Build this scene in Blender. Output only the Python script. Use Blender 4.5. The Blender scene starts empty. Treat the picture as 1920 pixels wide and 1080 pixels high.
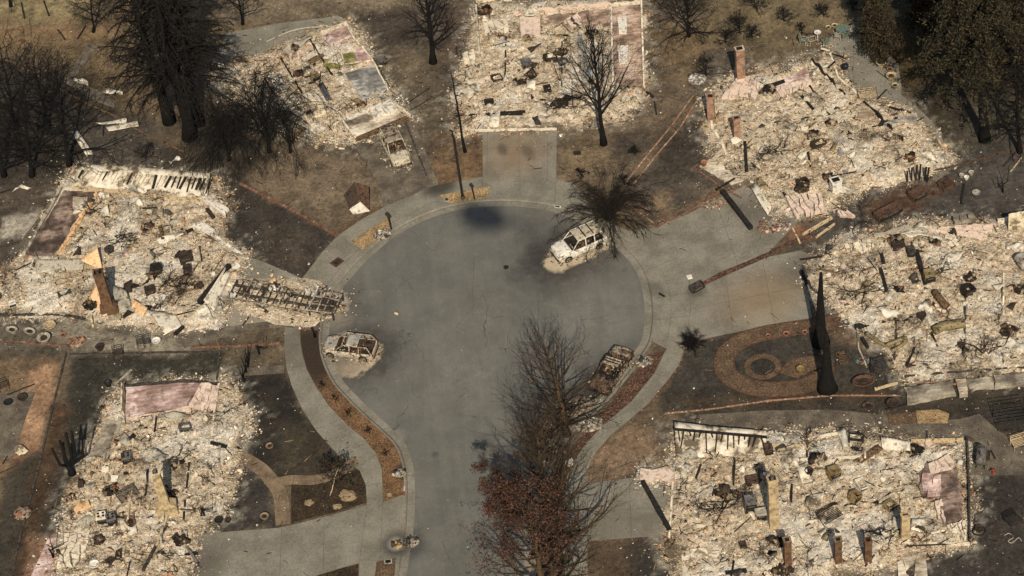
import bpy, bmesh, math, random
import numpy as np
from mathutils import Vector, Matrix

# ------------------------------------------------------------------ camera, sky, sun, exposure
S = bpy.context.scene
COL = S.collection
PITCH, ROLL, FPX, CAMH, CAMY = math.radians(45.5), math.radians(8.0), 4500.0, 142.0, -135.0
_F = Vector((0, math.cos(PITCH), -math.sin(PITCH)))
_R0 = Vector((1, 0, 0)); _U0 = _R0.cross(_F)
_R = (_R0 * math.cos(ROLL) - _U0 * math.sin(ROLL)); _U = _R.cross(_F)
CAM = Vector((0, CAMY, CAMH))
cd = bpy.data.cameras.new('camera'); cam = bpy.data.objects.new('camera', cd); COL.objects.link(cam)
cd.sensor_width = 36; cd.lens = FPX / 1920 * 36; cd.clip_start = 1; cd.clip_end = 3000
cam.matrix_world = Matrix(((_R.x, _U.x, -_F.x, CAM.x), (_R.y, _U.y, -_F.y, CAM.y), (_R.z, _U.z, -_F.z, CAM.z), (0, 0, 0, 1)))
S.camera = cam
SUND = (_F + _R * ((905 - 960) / FPX) + _U * ((540 - 405) / FPX)).normalized()      # the way the light travels
wd = bpy.data.worlds.new('World'); S.world = wd; wd.use_nodes = True
_nt = wd.node_tree; _bg = _nt.nodes['Background']
_sk = _nt.nodes.new('ShaderNodeTexSky'); _sk.sky_type = 'NISHITA'; _sk.sun_disc = False
_sk.sun_elevation = math.asin(-SUND.z); _sk.sun_rotation = math.pi + math.atan2(SUND.x, SUND.y)
_sk.air_density = 1.3; _sk.dust_density = 1.5
_nt.links.new(_sk.outputs[0], _bg.inputs[0]); _bg.inputs[1].default_value = 0.075
sl = bpy.data.lights.new('sun', 'SUN'); sl.energy = 4.3; sl.angle = math.radians(0.42); sl.color = (1, 0.905, 0.78)
so = bpy.data.objects.new('sun', sl); COL.objects.link(so)
so.rotation_euler = SUND.to_track_quat('-Z', 'Y').to_euler(); so.location = (20, -60, 90)
S.view_settings.view_transform = 'Standard'; S.view_settings.look = 'None'
S.view_settings.exposure = 0.23; S.view_settings.gamma = 1.0
S.cycles.max_bounces = 4; S.cycles.diffuse_bounces = 2; S.cycles.glossy_bounces = 2

# ------------------------------------------------------------------ from a spot seen in the photo to its place on the ground
def P(px, py, z=0.0):
    d = _F + _R * ((px - 960) / FPX) + _U * ((540 - py) / FPX)
    return CAM + d * ((z - CAMH) / d.z)
def pix(v):
    q = v - CAM; zz = q.dot(_F)
    return 960 + FPX * q.dot(_R) / zz, 540 - FPX * q.dot(_U) / zz
def HT(bx, by, ty):
    """height of an upright thing standing at (bx,by) whose top shows at row ty"""
    g = P(bx, by); lo, hi = 0.0, 60.0
    for _ in range(40):
        m = (lo + hi) / 2
        if pix(g + Vector((0, 0, m)))[1] > ty: lo = m
        else: hi = m
    return lo
def yaw(a, b):
    d = P(*b) - P(*a); return math.atan2(d.y, d.x)
def mid(a, b): return ((a[0] + b[0]) / 2, (a[1] + b[1]) / 2)
def W(pts, z=0.0): return [P(x, y, z) for x, y in pts]
def lin(c): return c / 12.92 if c <= 0.04045 else ((c + 0.055) / 1.055) ** 2.4
def C(h, k=1.0):
    h = h.lstrip('#'); return tuple(lin(int(h[i:i + 2], 16) / 255) * k for i in (0, 2, 4))
def catmull(pts, n=6, closed=False):
    out = []; m = len(pts)
    rng = range(m if closed else m - 1)
    for i in rng:
        g = (lambda k: pts[k % m]) if closed else (lambda k: pts[min(max(k, 0), m - 1)])
        a, b, c, d = g(i - 1), g(i), g(i + 1), g(i + 2)
        for k in range(n):
            t = k / n
            out.append(tuple(0.5 * (2 * b[j] + (c[j] - a[j]) * t + (2 * a[j] - 5 * b[j] + 4 * c[j] - d[j]) * t * t + (3 * b[j] - a[j] - 3 * c[j] + d[j]) * t ** 3) for j in range(len(b))))
    if not closed: out.append(tuple(pts[-1]))
    return out

# ------------------------------------------------------------------ noise and masks on arrays
def _hash(ix, iy, seed):
    n = (ix * 374761393 + iy * 668265263 + seed * 974711) & 0xffffffff
    n = ((n ^ (n >> 13)) * 1274126177) & 0xffffffff
    return ((n ^ (n >> 16)) & 0xffff) / 65535.0
def vnoise(x, y, seed=0):
    ix = np.floor(x).astype(np.int64); iy = np.floor(y).astype(np.int64)
    fx = x - ix; fy = y - iy; fx = fx * fx * (3 - 2 * fx); fy = fy * fy * (3 - 2 * fy)
    a = _hash(ix, iy, seed); b = _hash(ix + 1, iy, seed); c = _hash(ix, iy + 1, seed); d = _hash(ix + 1, iy + 1, seed)
    return (a * (1 - fx) + b * fx) * (1 - fy) + (c * (1 - fx) + d * fx) * fy
def fbm(x, y, oc=4, seed=0):
    s = 0.0; a = 0.5; t = 0.0
    for o in range(oc):
        s = s + a * vnoise(x * 2 ** o + 17.3 * o, y * 2 ** o - 9.1 * o, seed + o); t += a; a *= 0.55
    return s / t
def sdf(poly, x, y):
    """distance to a polygon edge, positive inside"""
    p = np.array([(q[0], q[1]) for q in poly]); d = np.full(x.shape, 1e9); ins = np.zeros(x.shape, bool)
    for (x0, y0), (x1, y1) in zip(p, np.roll(p, -1, 0)):
        dx, dy = x1 - x0, y1 - y0; L = dx * dx + dy * dy + 1e-12
        t = np.clip(((x - x0) * dx + (y - y0) * dy) / L, 0, 1)
        d = np.minimum(d, (x - x0 - t * dx) ** 2 + (y - y0 - t * dy) ** 2)
        if y0 != y1:
            ins ^= ((y0 > y) != (y1 > y)) & (x < (x1 - x0) * (y - y0) / (y1 - y0) + x0)
    return np.sqrt(d) * np.where(ins, 1, -1)
def sstep(a, b, v):
    t = np.clip((v - a) / (b - a), 0, 1); return t * t * (3 - 2 * t)

# ------------------------------------------------------------------ materials
class N:
    def __init__(s, name, rough=0.9, metal=0.0, spec=0.2):
        s.m = bpy.data.materials.new(name); s.m.use_nodes = True; s.t = s.m.node_tree
        s.b = s.t.nodes['Principled BSDF']; s.b.inputs['Roughness'].default_value = rough
        s.b.inputs['Metallic'].default_value = metal; s.b.inputs['Specular IOR Level'].default_value = spec
        s.pos = s.t.nodes.new('ShaderNodeNewGeometry').outputs['Position']
        s.obj = s.t.nodes.new('ShaderNodeTexCoord').outputs['Object']
    def n(s, kind, **kw):
        q = s.t.nodes.new('ShaderNode' + kind)
        for k, v in kw.items(): setattr(q, k, v)
        return q
    def link(s, a, b): s.t.links.new(a, b)
    def noise(s, scale, detail=4, rough=0.6, vec=None, dist=0.0):
        q = s.n('TexNoise'); q.inputs['Scale'].default_value = scale; q.inputs['Detail'].default_value = detail
        q.inputs['Roughness'].default_value = rough; q.inputs['Distortion'].default_value = dist
        s.link(vec or s.pos, q.inputs['Vector']); return q.outputs['Fac']
    def voro(s, scale, feature='F1', vec=None, rand=1.0):
        q = s.n('TexVoronoi', feature=feature); q.inputs['Scale'].default_value = scale; q.inputs['Randomness'].default_value = rand
        s.link(vec or s.pos, q.inputs['Vector']); return q
    def ramp(s, fac, stops, interp='LINEAR'):
        if fac.node.bl_idname == 'ShaderNodeTexNoise': fac = s.math('MULTIPLY_ADD', fac, 1.75, -0.375)
        q = s.n('ValToRGB'); q.color_ramp.interpolation = interp
        while len(q.color_ramp.elements) < len(stops): q.color_ramp.elements.new(0.5)
        for e, (p, c) in zip(q.color_ramp.elements, stops):
            e.position = p; e.color = (*((c,) * 3 if isinstance(c, (int, float)) else c), 1)
        s.link(fac, q.inputs[0]); return q.outputs[0]
    def mix(s, a, b, fac, mode='MIX'):
        q = s.n('Mix', data_type='RGBA', blend_type=mode)
        for ii, v in ((0, fac), (6, a), (7, b)):
            sock = q.inputs[ii]
            if isinstance(v, (int, float)): sock.default_value = v if ii == 0 else (v, v, v, 1)
            elif isinstance(v, tuple): sock.default_value = (*v, 1)
            else: s.link(v, sock)
        return q.outputs[2]
    def math(s, op, a, b=0.0, c=None):
        q = s.n('Math', operation=op)
        for i, v in enumerate((a, b) if c is None else (a, b, c)):
            if isinstance(v, (int, float)): q.inputs[i].default_value = v
            else: s.link(v, q.inputs[i])
        return q.outputs[0]
    def sm(s, v, a, b, lo=0.0, hi=1.0):
        q = s.n('MapRange', interpolation_type='SMOOTHSTEP')
        s.link(v, q.inputs[0]); q.inputs[1].default_value = a; q.inputs[2].default_value = b; q.inputs[3].default_value = lo; q.inputs[4].default_value = hi
        return q.outputs[0]
    def attr(s, name):
        q = s.n('Attribute'); q.attribute_name = name; return q.outputs['Color']
    def bump(s, h, strength=0.5, dist=0.05):
        q = s.n('Bump'); q.inputs['Strength'].default_value = strength; q.inputs['Distance'].default_value = dist
        s.link(h, q.inputs['Height']); s.link(q.outputs[0], s.b.inputs['Normal'])
    def out(s, col):
        if isinstance(col, tuple): s.b.inputs['Base Color'].default_value = (*col, 1)
        else: s.link(col, s.b.inputs['Base Color'])
        return s.m
    def stain(s, col, cpx, ax_px, ry, colour, strength, soft=0.5, z=0.0, wob=0.25):
        """an oval of soot or ash on the ground: centre, end of its long axis (both as seen), half width in metres"""
        c = P(*cpx, z); a = P(*ax_px, z) - c; rx = a.length; u = a / (rx * rx); v = Vector((-a.y, a.x, 0)) / (rx * ry)
        sub = s.n('VectorMath', operation='SUBTRACT'); s.link(s.pos, sub.inputs[0]); sub.inputs[1].default_value = c
        ds = []
        for w in (u, v):
            q = s.n('VectorMath', operation='DOT_PRODUCT'); s.link(sub.outputs[0], q.inputs[0]); q.inputs[1].default_value = w; ds.append(q.outputs['Value'])
        r = s.math('SQRT', s.math('ADD', s.math('MULTIPLY', ds[0], ds[0]), s.math('MULTIPLY', ds[1], ds[1])))
        r = s.math('ADD', r, s.math('MULTIPLY', s.math('SUBTRACT', s._wob(), 0.5), wob * 2))
        return s.mix(col, colour, s.sm(r, 1.0 - soft, 1.0 + soft * 0.6, strength, 0.0))
    def _wob(s):
        if not hasattr(s, '_w'): s._w = s.noise(1.1, 5, 0.65)
        return s._w

MATS = {}
def simple(name, c, c2=None, scale=3.0, rough=0.9, metal=0.0, bump=0.0, obj=False, c3=None, contrast=0.18, bscale=None):
    q = N(name, rough, metal); v = q.obj if obj else q.pos
    f = q.noise(scale, 6, 0.68, v)
    stops = [(0.5 - contrast, c), (0.5 + contrast, c2 or tuple(x * 0.6 for x in c))]
    if c3: stops = [(0.5 - contrast, c), (0.5, c2), (0.5 + contrast, c3)]
    col = q.ramp(f, stops)
    if bump: q.bump(q.noise(bscale or scale * 5, 4, 0.7, v), bump, 0.03)
    MATS[name] = q.out(col); return MATS[name]
# ------------------------------------------------------------------ mesh builder
ORG = {}                      # where the parts of a thing take their zero from
class MB:
    def __init__(s): s.v = []; s.f = []; s.mi = []; s.c = []; s.m = 0; s.col = (1, 1, 1)
    def face(s, idx): s.f.append(tuple(idx)); s.mi.append(s.m); s.c.append(s.col)
    def add(s, vs, fs):
        o = len(s.v); s.v.extend([tuple(q) for q in vs])
        for f in fs: s.face([o + i for i in f])
    def box(s, size, mat=None, jit=0.0, rng=random):
        x, y, z = (q / 2 for q in size)
        vs = [Vector((a * x, b * y, c * z)) for c in (-1, 1) for b in (-1, 1) for a in (-1, 1)]
        if jit: vs = [Vector((q.x + rng.uniform(-jit, jit) * size[0], q.y + rng.uniform(-jit, jit) * size[1], q.z + rng.uniform(-jit, jit) * size[2])) for q in vs]
        if mat is not None: vs = [mat @ q for q in vs]
        s.add(vs, [(0, 2, 3, 1), (4, 5, 7, 6), (0, 1, 5, 4), (2, 6, 7, 3), (0, 4, 6, 2), (1, 3, 7, 5)])
    def bx(s, x, y, z, sx, sy, sz, rz=0.0):
        s.box((sx, sy, sz), Matrix.Translation((x, y, z)) @ Matrix.Rotation(rz, 4, 'Z'))
    def bar(s, a, b, w, h=None, roll=0.0):
        a = Vector(a); b = Vector(b); d = b - a; h = h or w
        q = d.to_track_quat('X', 'Z').to_matrix().to_4x4()
        s.box((d.length, w, h), Matrix.Translation((a + b) / 2) @ q @ Matrix.Rotation(roll, 4, 'X'))
    def prism(s, poly, z0, z1, bottom=False):
        n = len(poly); poly = [Vector((q[0], q[1], 0)) for q in poly]
        if sum(poly[i].x * poly[(i + 1) % n].y - poly[(i + 1) % n].x * poly[i].y for i in range(n)) < 0: poly = poly[::-1]
        o = len(s.v)
        s.v.extend([(q.x, q.y, z1) for q in poly]); s.v.extend([(q.x, q.y, z0) for q in poly])
        from mathutils.geometry import tessellate_polygon
        for t in tessellate_polygon([poly]):
            a, b, c = (poly[i] for i in t)
            if (b - a).cross(c - a).z < 0: t = t[::-1]
            s.face([o + i for i in t])
            if bottom: s.face([o + n + i for i in t[::-1]])
        for i in range(n):
            j = (i + 1) % n; s.face((o + n + i, o + n + j, o + j, o + i))
    def strip(s, line, w0, w1, z0, z1=None, drop=0.0):
        """a ribbon along a ground line, from offset w0 to w1 to its left, z0 at w0 and z1 at w1"""
        z1 = z0 if z1 is None else z1; n = len(line); o = len(s.v)
        for i, q in enumerate(line):
            a = line[max(i - 1, 0)]; b = line[min(i + 1, n - 1)]
            d = Vector((b[0] - a[0], b[1] - a[1], 0)).normalized(); nn = Vector((-d.y, d.x, 0))
            for w, z in ((w0, z0), (w1, z1)): s.v.append((q[0] + nn.x * w, q[1] + nn.y * w, z))
        for i in range(n - 1):
            k = o + 2 * i; f = (k, k + 2, k + 3, k + 1)
            s.face(f if w1 > w0 else f[::-1])
    def tube(s, path, rad, n=5, cap=True):
        path = [Vector(q) for q in path]; k = len(path); o = len(s.v)
        if isinstance(rad, (int, float)): rad = [rad] * k
        ref = Vector((0.31, 0.17, 0.93))
        for i in range(k):
            d = (path[min(i + 1, k - 1)] - path[max(i - 1, 0)])
            d = d.normalized() if d.length > 1e-9 else Vector((0, 0, 1))
            u = d.cross(ref); u = u.normalized() if u.length > 1e-3 else d.cross(Vector((1, 0, 0))).normalized()
            v = d.cross(u)
            for j in range(n):
                a = 2 * math.pi * j / n; q = path[i] + (u * math.cos(a) + v * math.sin(a)) * rad[i]; s.v.append((q.x, q.y, q.z))
        for i in range(k - 1):
            for j in range(n):
                a = o + i * n + j; b = o + i * n + (j + 1) % n; s.face((a, b, b + n, a + n))
        if cap: s.face([o + j for j in range(n)][::-1]); s.face([o + (k - 1) * n + j for j in range(n)])
    def lathe(s, prof, n=16, M=None, sx=1.0, sy=1.0):
        o = len(s.v); M = M or Matrix.Identity(4)
        for r, z in prof:
            for j in range(n):
                a = 2 * math.pi * j / n; q = M @ Vector((r * sx * math.cos(a), r * sy * math.sin(a), z)); s.v.append((q.x, q.y, q.z))
        for i in range(len(prof) - 1):
            for j in range(n):
                a = o + i * n + j; b = o + i * n + (j + 1) % n; s.face((a, b, b + n, a + n))
        s.face([o + (len(prof) - 1) * n + j for j in range(n)])
    def patch(s, quad, nu, nv, fn, thick=0.012):
        """a bent sheet over four corners a,b,c,d (u along ab, v along ad); fn(u,v) gives the lift; it has a back side and edges"""
        a, b, c, d = (Vector(q) for q in quad); o = len(s.v); nrm = (b - a).cross(d - a).normalized()
        flip = nrm.z < 0
        if flip: nrm = -nrm
        for k in (0, 1):
            for j in range(nv + 1):
                for i in range(nu + 1):
                    u, v = i / nu, j / nv
                    q = (a * (1 - u) + b * u) * (1 - v) + (d * (1 - u) + c * u) * v + nrm * (fn(u, v) - k * thick); s.v.append((q.x, q.y, q.z))
        m = (nu + 1) * (nv + 1); idx = lambda i, j, k=0: o + k * m + j * (nu + 1) + i
        def fc(t): s.face(t[::-1] if flip else t)
        for j in range(nv):
            for i in range(nu):
                fc((idx(i, j), idx(i + 1, j), idx(i + 1, j + 1), idx(i, j + 1))); fc((idx(i, j, 1), idx(i, j + 1, 1), idx(i + 1, j + 1, 1), idx(i + 1, j, 1)))
        for i in range(nu):
            fc((idx(i, 0), idx(i, 0, 1), idx(i + 1, 0, 1), idx(i + 1, 0))); fc((idx(i, nv), idx(i + 1, nv), idx(i + 1, nv, 1), idx(i, nv, 1)))
        for j in range(nv):
            fc((idx(0, j), idx(0, j + 1), idx(0, j + 1, 1), idx(0, j, 1))); fc((idx(nu, j), idx(nu, j, 1), idx(nu, j + 1, 1), idx(nu, j + 1)))
    def build(s, name, mats, parent=None, smooth=False, at=None, **tags):
        org = at if at is not None else ORG.get(parent.name) if parent is not None else None
        if org is not None: s.v = [(q[0] - org[0], q[1] - org[1], q[2] - org[2]) for q in s.v]
        me = bpy.data.meshes.new(name); me.from_pydata(s.v, [], s.f)
        if not isinstance(mats, (list, tuple)): mats = [mats]
        for m in mats: me.materials.append(MATS[m] if isinstance(m, str) else m)
        if len(mats) > 1: me.polygons.foreach_set('material_index', s.mi)
        a = me.attributes.new('col', 'FLOAT_COLOR', 'FACE')
        cc = np.ones((len(s.f), 4), np.float32); cc[:, :3] = np.array(s.c, np.float32); a.data.foreach_set('color', cc.ravel())
        if smooth: me.polygons.foreach_set('use_smooth', [True] * len(s.f))
        me.update()
        o = bpy.data.objects.new(name, me); COL.objects.link(o)
        if at is not None: o.location = at
        if parent is not None:
            o.parent = parent
            if parent.name in ORG: ORG[o.name] = ORG[parent.name]
        for k, v in tags.items():
            if v: o[k] = v
        return o

def arr_mesh(name, V, Fq, mats, col=None, colpt=None, mi=None, parent=None, smooth=False, **tags):
    """a mesh from arrays of quads"""
    me = bpy.data.meshes.new(name); nv, nf = len(V), len(Fq)
    me.vertices.add(nv); me.vertices.foreach_set('co', np.asarray(V, np.float32).ravel())
    me.loops.add(nf * 4); me.loops.foreach_set('vertex_index', np.asarray(Fq, np.int32).ravel())
    me.polygons.add(nf); me.polygons.foreach_set('loop_start', np.arange(nf, dtype=np.int32) * 4)
    for m in mats: me.materials.append(MATS[m])
    if mi is not None: me.polygons.foreach_set('material_index', np.asarray(mi, np.int32))
    me.update(calc_edges=True); me.validate()
    for nm, dom, arr in (('col', 'FACE', col), ('pcol', 'POINT', colpt)):
        if arr is not None:
            a = me.attributes.new(nm, 'FLOAT_COLOR', dom); q = np.ones((len(arr), 4), np.float32); q[:, :3] = arr; a.data.foreach_set('color', q.ravel())
    if smooth: me.polygons.foreach_set('use_smooth', np.ones(nf, bool))
    o = bpy.data.objects.new(name, me); COL.objects.link(o)
    if parent is not None: o.parent = parent
    for k, v in tags.items():
        if v: o[k] = v
    return o

def empty(name, label, cat, loc, rz=0.0, group=None):
    o = bpy.data.objects.new(name, None); COL.objects.link(o); o.location = loc; o.rotation_euler = (0, 0, rz); o.empty_display_size = 0.2
    o['label'] = label; o['category'] = cat
    if group: o['group'] = group
    return o
def wempty(name, label, cat, loc, group=None):
    o = empty(name, label, cat, loc, 0.0, group); ORG[o.name] = Vector(loc); return o
def copy_thing(root, loc, rz, label=None, group=None, scale=None):
    r = root.copy(); COL.objects.link(r); r.location = loc; r.rotation_euler = (0, 0, rz)
    if scale: r.scale = scale
    if label: r['label'] = label
    if group: r['group'] = group
    for ch in list(root.children):
        c = ch.copy(); COL.objects.link(c); c.parent = r
        for g in list(ch.children):
            d = g.copy(); COL.objects.link(d); d.parent = c
    return r

# chunks of broken stuff as arrays: boxes knocked out of shape
_CF = np.array([(0, 2, 3, 1), (4, 5, 7, 6), (0, 1, 5, 4), (2, 6, 7, 3), (0, 4, 6, 2), (1, 3, 7, 5)])
_CV = np.array([(a, b, c) for c in (-.5, .5) for b in (-.5, .5) for a in (-.5, .5)])
def chunks(x, y, z, size, flat, rs, tilt=0.5, jit=0.22, long=None):
    n = len(x); sx = size * rs.uniform(0.7, 1.5, n); sy = size * rs.uniform(0.5, 1.1, n); sz = size * flat
    if long is not None: sx = long; sy = size; sz = size
    v = _CV[None] + rs.uniform(-jit, jit, (n, 8, 3)); v = v * np.stack([sx, sy, sz], 1)[:, None]
    az = rs.uniform(0, 6.283, n); ti = rs.normal(0, tilt, n); tj = rs.normal(0, tilt, n)
    ca, sa = np.cos(ti), np.sin(ti)
    v = np.stack([v[..., 0], v[..., 1] * ca[:, None] - v[..., 2] * sa[:, None], v[..., 1] * sa[:, None] + v[..., 2] * ca[:, None]], -1)
    ca, sa = np.cos(tj), np.sin(tj)
    v = np.stack([v[..., 0] * ca[:, None] + v[..., 2] * sa[:, None], v[..., 1], -v[..., 0] * sa[:, None] + v[..., 2] * ca[:, None]], -1)
    ca, sa = np.cos(az), np.sin(az)
    v = np.stack([v[..., 0] * ca[:, None] - v[..., 1] * sa[:, None], v[..., 0] * sa[:, None] + v[..., 1] * ca[:, None], v[..., 2]], -1)
    v += np.stack([x, y, z], 1)[:, None]
    f = _CF[None] + (np.arange(n) * 8)[:, None, None]
    return v.reshape(-1, 3), f.reshape(-1, 4)
def pick(rs, n, pal):
    """random colours from [(weight, hex)]"""
    w = np.array([q[0] for q in pal], float); i = rs.choice(len(pal), n, p=w / w.sum())
    c = np.array([C(q[1]) for q in pal])[i]; return c * rs.uniform(0.75, 1.2, (n, 1))

# ------------------------------------------------------------------ material set
def make_mats():
    # burned soil: the colour of each patch of yard lies in the mesh, grain and specks come on top
    q = N('soil', 0.95); c = q.attr('pcol')
    g = q.ramp(q.noise(2.6, 12, 0.8), [(0.3, 0.45), (0.42, 0.85), (0.5, 1.0), (0.6, 1.15), (0.7, 1.6)]); c = q.mix(c, g, 1.0, 'MULTIPLY')
    g = q.ramp(q.noise(0.55, 5, 0.6), [(0.3, 0.72), (0.7, 1.25)]); c = q.mix(c, g, 1.0, 'MULTIPLY')
    v = q.voro(5.5); sp = q.math('MULTIPLY', q.sm(v.outputs['Distance'], 0.10, 0.22, 1, 0), q.sm(q.noise(0.9, 4, 0.7), 0.50, 0.66))
    c = q.mix(c, C('#8f8878'), q.math('MULTIPLY', sp, 0.55))
    v2 = q.voro(2.3); sp = q.math('MULTIPLY', q.sm(v2.outputs['Distance'], 0.08, 0.26, 1, 0), q.sm(q.noise(1.3, 4, 0.7), 0.52, 0.6))
    c = q.mix(c, C('#1f1b15'), q.math('MULTIPLY', sp, 0.6))
    g = q.sm(q.noise(5.0, 10, 0.78), 0.53, 0.60); c = q.mix(c, C('#2a241c'), q.math('MULTIPLY', g, 0.45)); g = q.sm(q.noise(7.5, 8, 0.8), 0.60, 0.66); c = q.mix(c, C('#857a66'), q.math('MULTIPLY', g, 0.4))
    q.bump(q.noise(7, 8, 0.8), 0.8, 0.10); MATS['soil'] = q.out(c)
    # asphalt of the court
    q = N('asphalt', 0.85); c = q.attr('pcol')
    c = q.mix(c, q.ramp(q.noise(0.35, 5, 0.62), [(0.3, 0.9), (0.7, 1.08)]), 1.0, 'MULTIPLY')
    sc = q.n('Mapping'); sc.inputs['Scale'].default_value = (1.6, 0.12, 1); q.link(q.pos, sc.inputs[0])
    c = q.mix(c, q.ramp(q.noise(0.6, 6, 0.6, sc.outputs[0], 0.6), [(0.3, 0.94), (0.7, 1.05)]), 1.0, 'MULTIPLY')
    c = q.mix(c, q.ramp(q.noise(14, 4, 0.8), [(0.3, 0.86), (0.7, 1.14)]), 1.0, 'MULTIPLY')
    v = q.voro(2.0); sp = q.math('MULTIPLY', q.sm(v.outputs['Distance'], 0.03, 0.07, 1, 0), q.sm(q.noise(1.7, 3, 0.7), 0.55, 0.6))
    c = q.mix(c, C('#a8a08c'), q.math('MULTIPLY', sp, 0.7))
    vec = q.n('VectorMath', operation='ADD'); q.link(q.pos, vec.inputs[0])
    nz = q.n('TexNoise'); nz.inputs['Scale'].default_value = 0.8; nz.inputs['Detail'].default_value = 5; q.link(q.pos, nz.inputs['Vector']); q.link(nz.outputs['Color'], vec.inputs[1])
    ck = q.voro(0.3, 'DISTANCE_TO_EDGE', vec.outputs[0]); m = q.math('MULTIPLY', q.sm(ck.outputs['Distance'], 0.002, 0.009, 1, 0), q.sm(q.noise(0.25, 3, 0.6), 0.5, 0.6))
    c = q.mix(c, C('#3d3a34'), q.math('MULTIPLY', m, 0.7))
    g = q.sm(q.noise(0.8, 8, 0.72), 0.56, 0.62); c = q.mix(c, C('#59554b'), q.math('MULTIPLY', g, 0.35)); g = q.sm(q.noise(1.4, 8, 0.75), 0.60, 0.66); c = q.mix(c, C('#7d776a'), q.math('MULTIPLY', g, 0.3))
    q.bump(q.noise(30, 3, 0.8), 0.15, 0.01); MATS['asphalt'] = q.out(c)
    # concrete walks and drives
    q = N('concrete', 0.88); c = q.ramp(q.noise(0.45, 6, 0.66), [(0.3, C('#686254')), (0.5, C('#736d5e')), (0.7, C('#7d7667'))])
    c = q.mix(c, q.ramp(q.noise(5, 7, 0.75), [(0.28, 0.82), (0.7, 1.16)]), 1.0, 'MULTIPLY')
    v = q.voro(3.0); sp = q.math('MULTIPLY', q.sm(v.outputs['Distance'], 0.06, 0.14, 1, 0), q.sm(q.noise(1.3, 3, 0.7), 0.54, 0.62))
    c = q.mix(c, C('#3f3a32'), q.math('MULTIPLY', sp, 0.5))
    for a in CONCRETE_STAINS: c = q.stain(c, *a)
    q.bump(q.noise(22, 4, 0.75), 0.2, 0.012); MATS['concrete'] = q.out(c)
    q = N('dark_concrete', 0.9); c = q.ramp(q.noise(0.7, 6, 0.68), [(0.3, C('#4b4338')), (0.5, C('#5b5244')), (0.72, C('#6d6352'))])
    c = q.mix(c, q.ramp(q.noise(6, 7, 0.75), [(0.28, 0.7), (0.72, 1.25)]), 1.0, 'MULTIPLY')
    q.bump(q.noise(22, 4, 0.75), 0.25, 0.012); MATS['dark_concrete'] = q.out(c)
    q = N('paver', 0.9); c = q.ramp(q.noise(0.8, 6, 0.66), [(0.3, C('#5d4e3c')), (0.7, C('#7d6a52'))])
    c = q.mix(c, q.ramp(q.noise(7, 6, 0.75), [(0.28, 0.8), (0.72, 1.18)]), 1.0, 'MULTIPLY'); MATS['paver'] = q.out(c)
    simple('joint', C('#5d564a'), C('#453f35'), 3)
    def gravel(nm, a, b, d, soot=()):
        q = N(nm, 0.95); v = q.voro(13); w = q.n('SeparateColor'); q.link(v.outputs['Color'], w.inputs[0])
        c = q.ramp(w.outputs[0], [(0.0, a), (0.5, b), (0.97, d)])
        c = q.mix(c, q.ramp(q.noise(0.8, 5, 0.65), [(0.3, 0.72), (0.7, 1.15)]), 1.0, 'MULTIPLY')
        c = q.mix(c, q.ramp(q.noise(9, 4, 0.75), [(0.3, 0.65), (0.7, 1.25)]), 1.0, 'MULTIPLY')
        for s_ in soot: c = q.stain(c, *s_)
        q.bump(v.outputs['Distance'], 0.8, 0.03); MATS[nm] = q.out(c)
    gravel('orange_gravel', C('#4d3824'), C('#6b4e33'), C('#806649'), [((585, 665), (600, 735), 2.6, C('#2b241c'), 0.9, 0.6), ((757, 885), (740, 893), 0.9, C('#2b241c'), 0.8, 0.6)])
    gravel('tan_gravel', C('#6f5a3e'), C('#917650'), C('#ab9169'))
    gravel('path_gravel', C('#44362a'), C('#5a4735'), C('#6d5841'))
    gravel('dark_mulch', C('#241d15'), C('#33291d'), C('#4a3c28'))
    gravel('brown_bark', C('#33231a'), C('#4d3526'), C('#735a48'))
    # ash bed of a burned house
    q = N('ash_rubble', 0.95); at = q.n('SeparateColor'); q.link(q.attr('pcol'), at.inputs[0])
    wv = q.n('VectorMath', operation='ADD'); q.link(q.pos, wv.inputs[0])
    nz = q.n('TexNoise'); nz.inputs['Scale'].default_value = 4.0; nz.inputs['Detail'].default_value = 3; q.link(q.pos, nz.inputs['Vector'])
    sc = q.n('VectorMath', operation='SCALE'); q.link(nz.outputs['Color'], sc.inputs[0]); sc.inputs['Scale'].default_value = 0.35; q.link(sc.outputs[0], wv.inputs[1])
    v = q.voro(4.6, vec=wv.outputs[0]); s1 = q.n('SeparateColor'); q.link(v.outputs['Color'], s1.inputs[0])
    v2 = q.voro(11, vec=wv.outputs[0]); s2 = q.n('SeparateColor'); q.link(v2.outputs['Color'], s2.inputs[0])
    pal = [(0.0, C('#7d6b52')), (0.12, C('#a59274')), (0.4, C('#bba88a')), (0.68, C('#cbba9c')), (0.9, C('#dacdb4'))]
    c = q.mix(q.ramp(s1.outputs[0], pal), q.ramp(s2.outputs[0], pal), 0.5)
    c = q.mix(c, C('#d3cab6'), q.math('MULTIPLY', at.outputs[1], 0.75))
    dk = q.math('ADD', at.outputs[0], q.math('MULTIPLY', q.math('SUBTRACT', q.noise(5.5, 6, 0.75), 0.5), 1.5))
    c = q.mix(c, C('#2a2218'), q.math('MULTIPLY', q.sm(dk, 0.46, 0.9), 0.8))
    c = q.mix(c, C('#6e5a3c'), q.math('MULTIPLY', q.sm(q.noise(0.7, 6, 0.75), 0.50, 0.66), 0.55))
    c = q.mix(c, C('#6f5138'), q.math('MULTIPLY', q.sm(q.noise(2.1, 6, 0.78), 0.62, 0.74), 0.5))
    e = q.voro(4.6, 'DISTANCE_TO_EDGE', wv.outputs[0]); c = q.mix(c, C('#4a3e2d'), q.math('MULTIPLY', q.sm(e.outputs['Distance'], 0.0, 0.06, 1, 0), q.sm(q.noise(3.1, 4, .7), 0.42, 0.62)))
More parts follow.
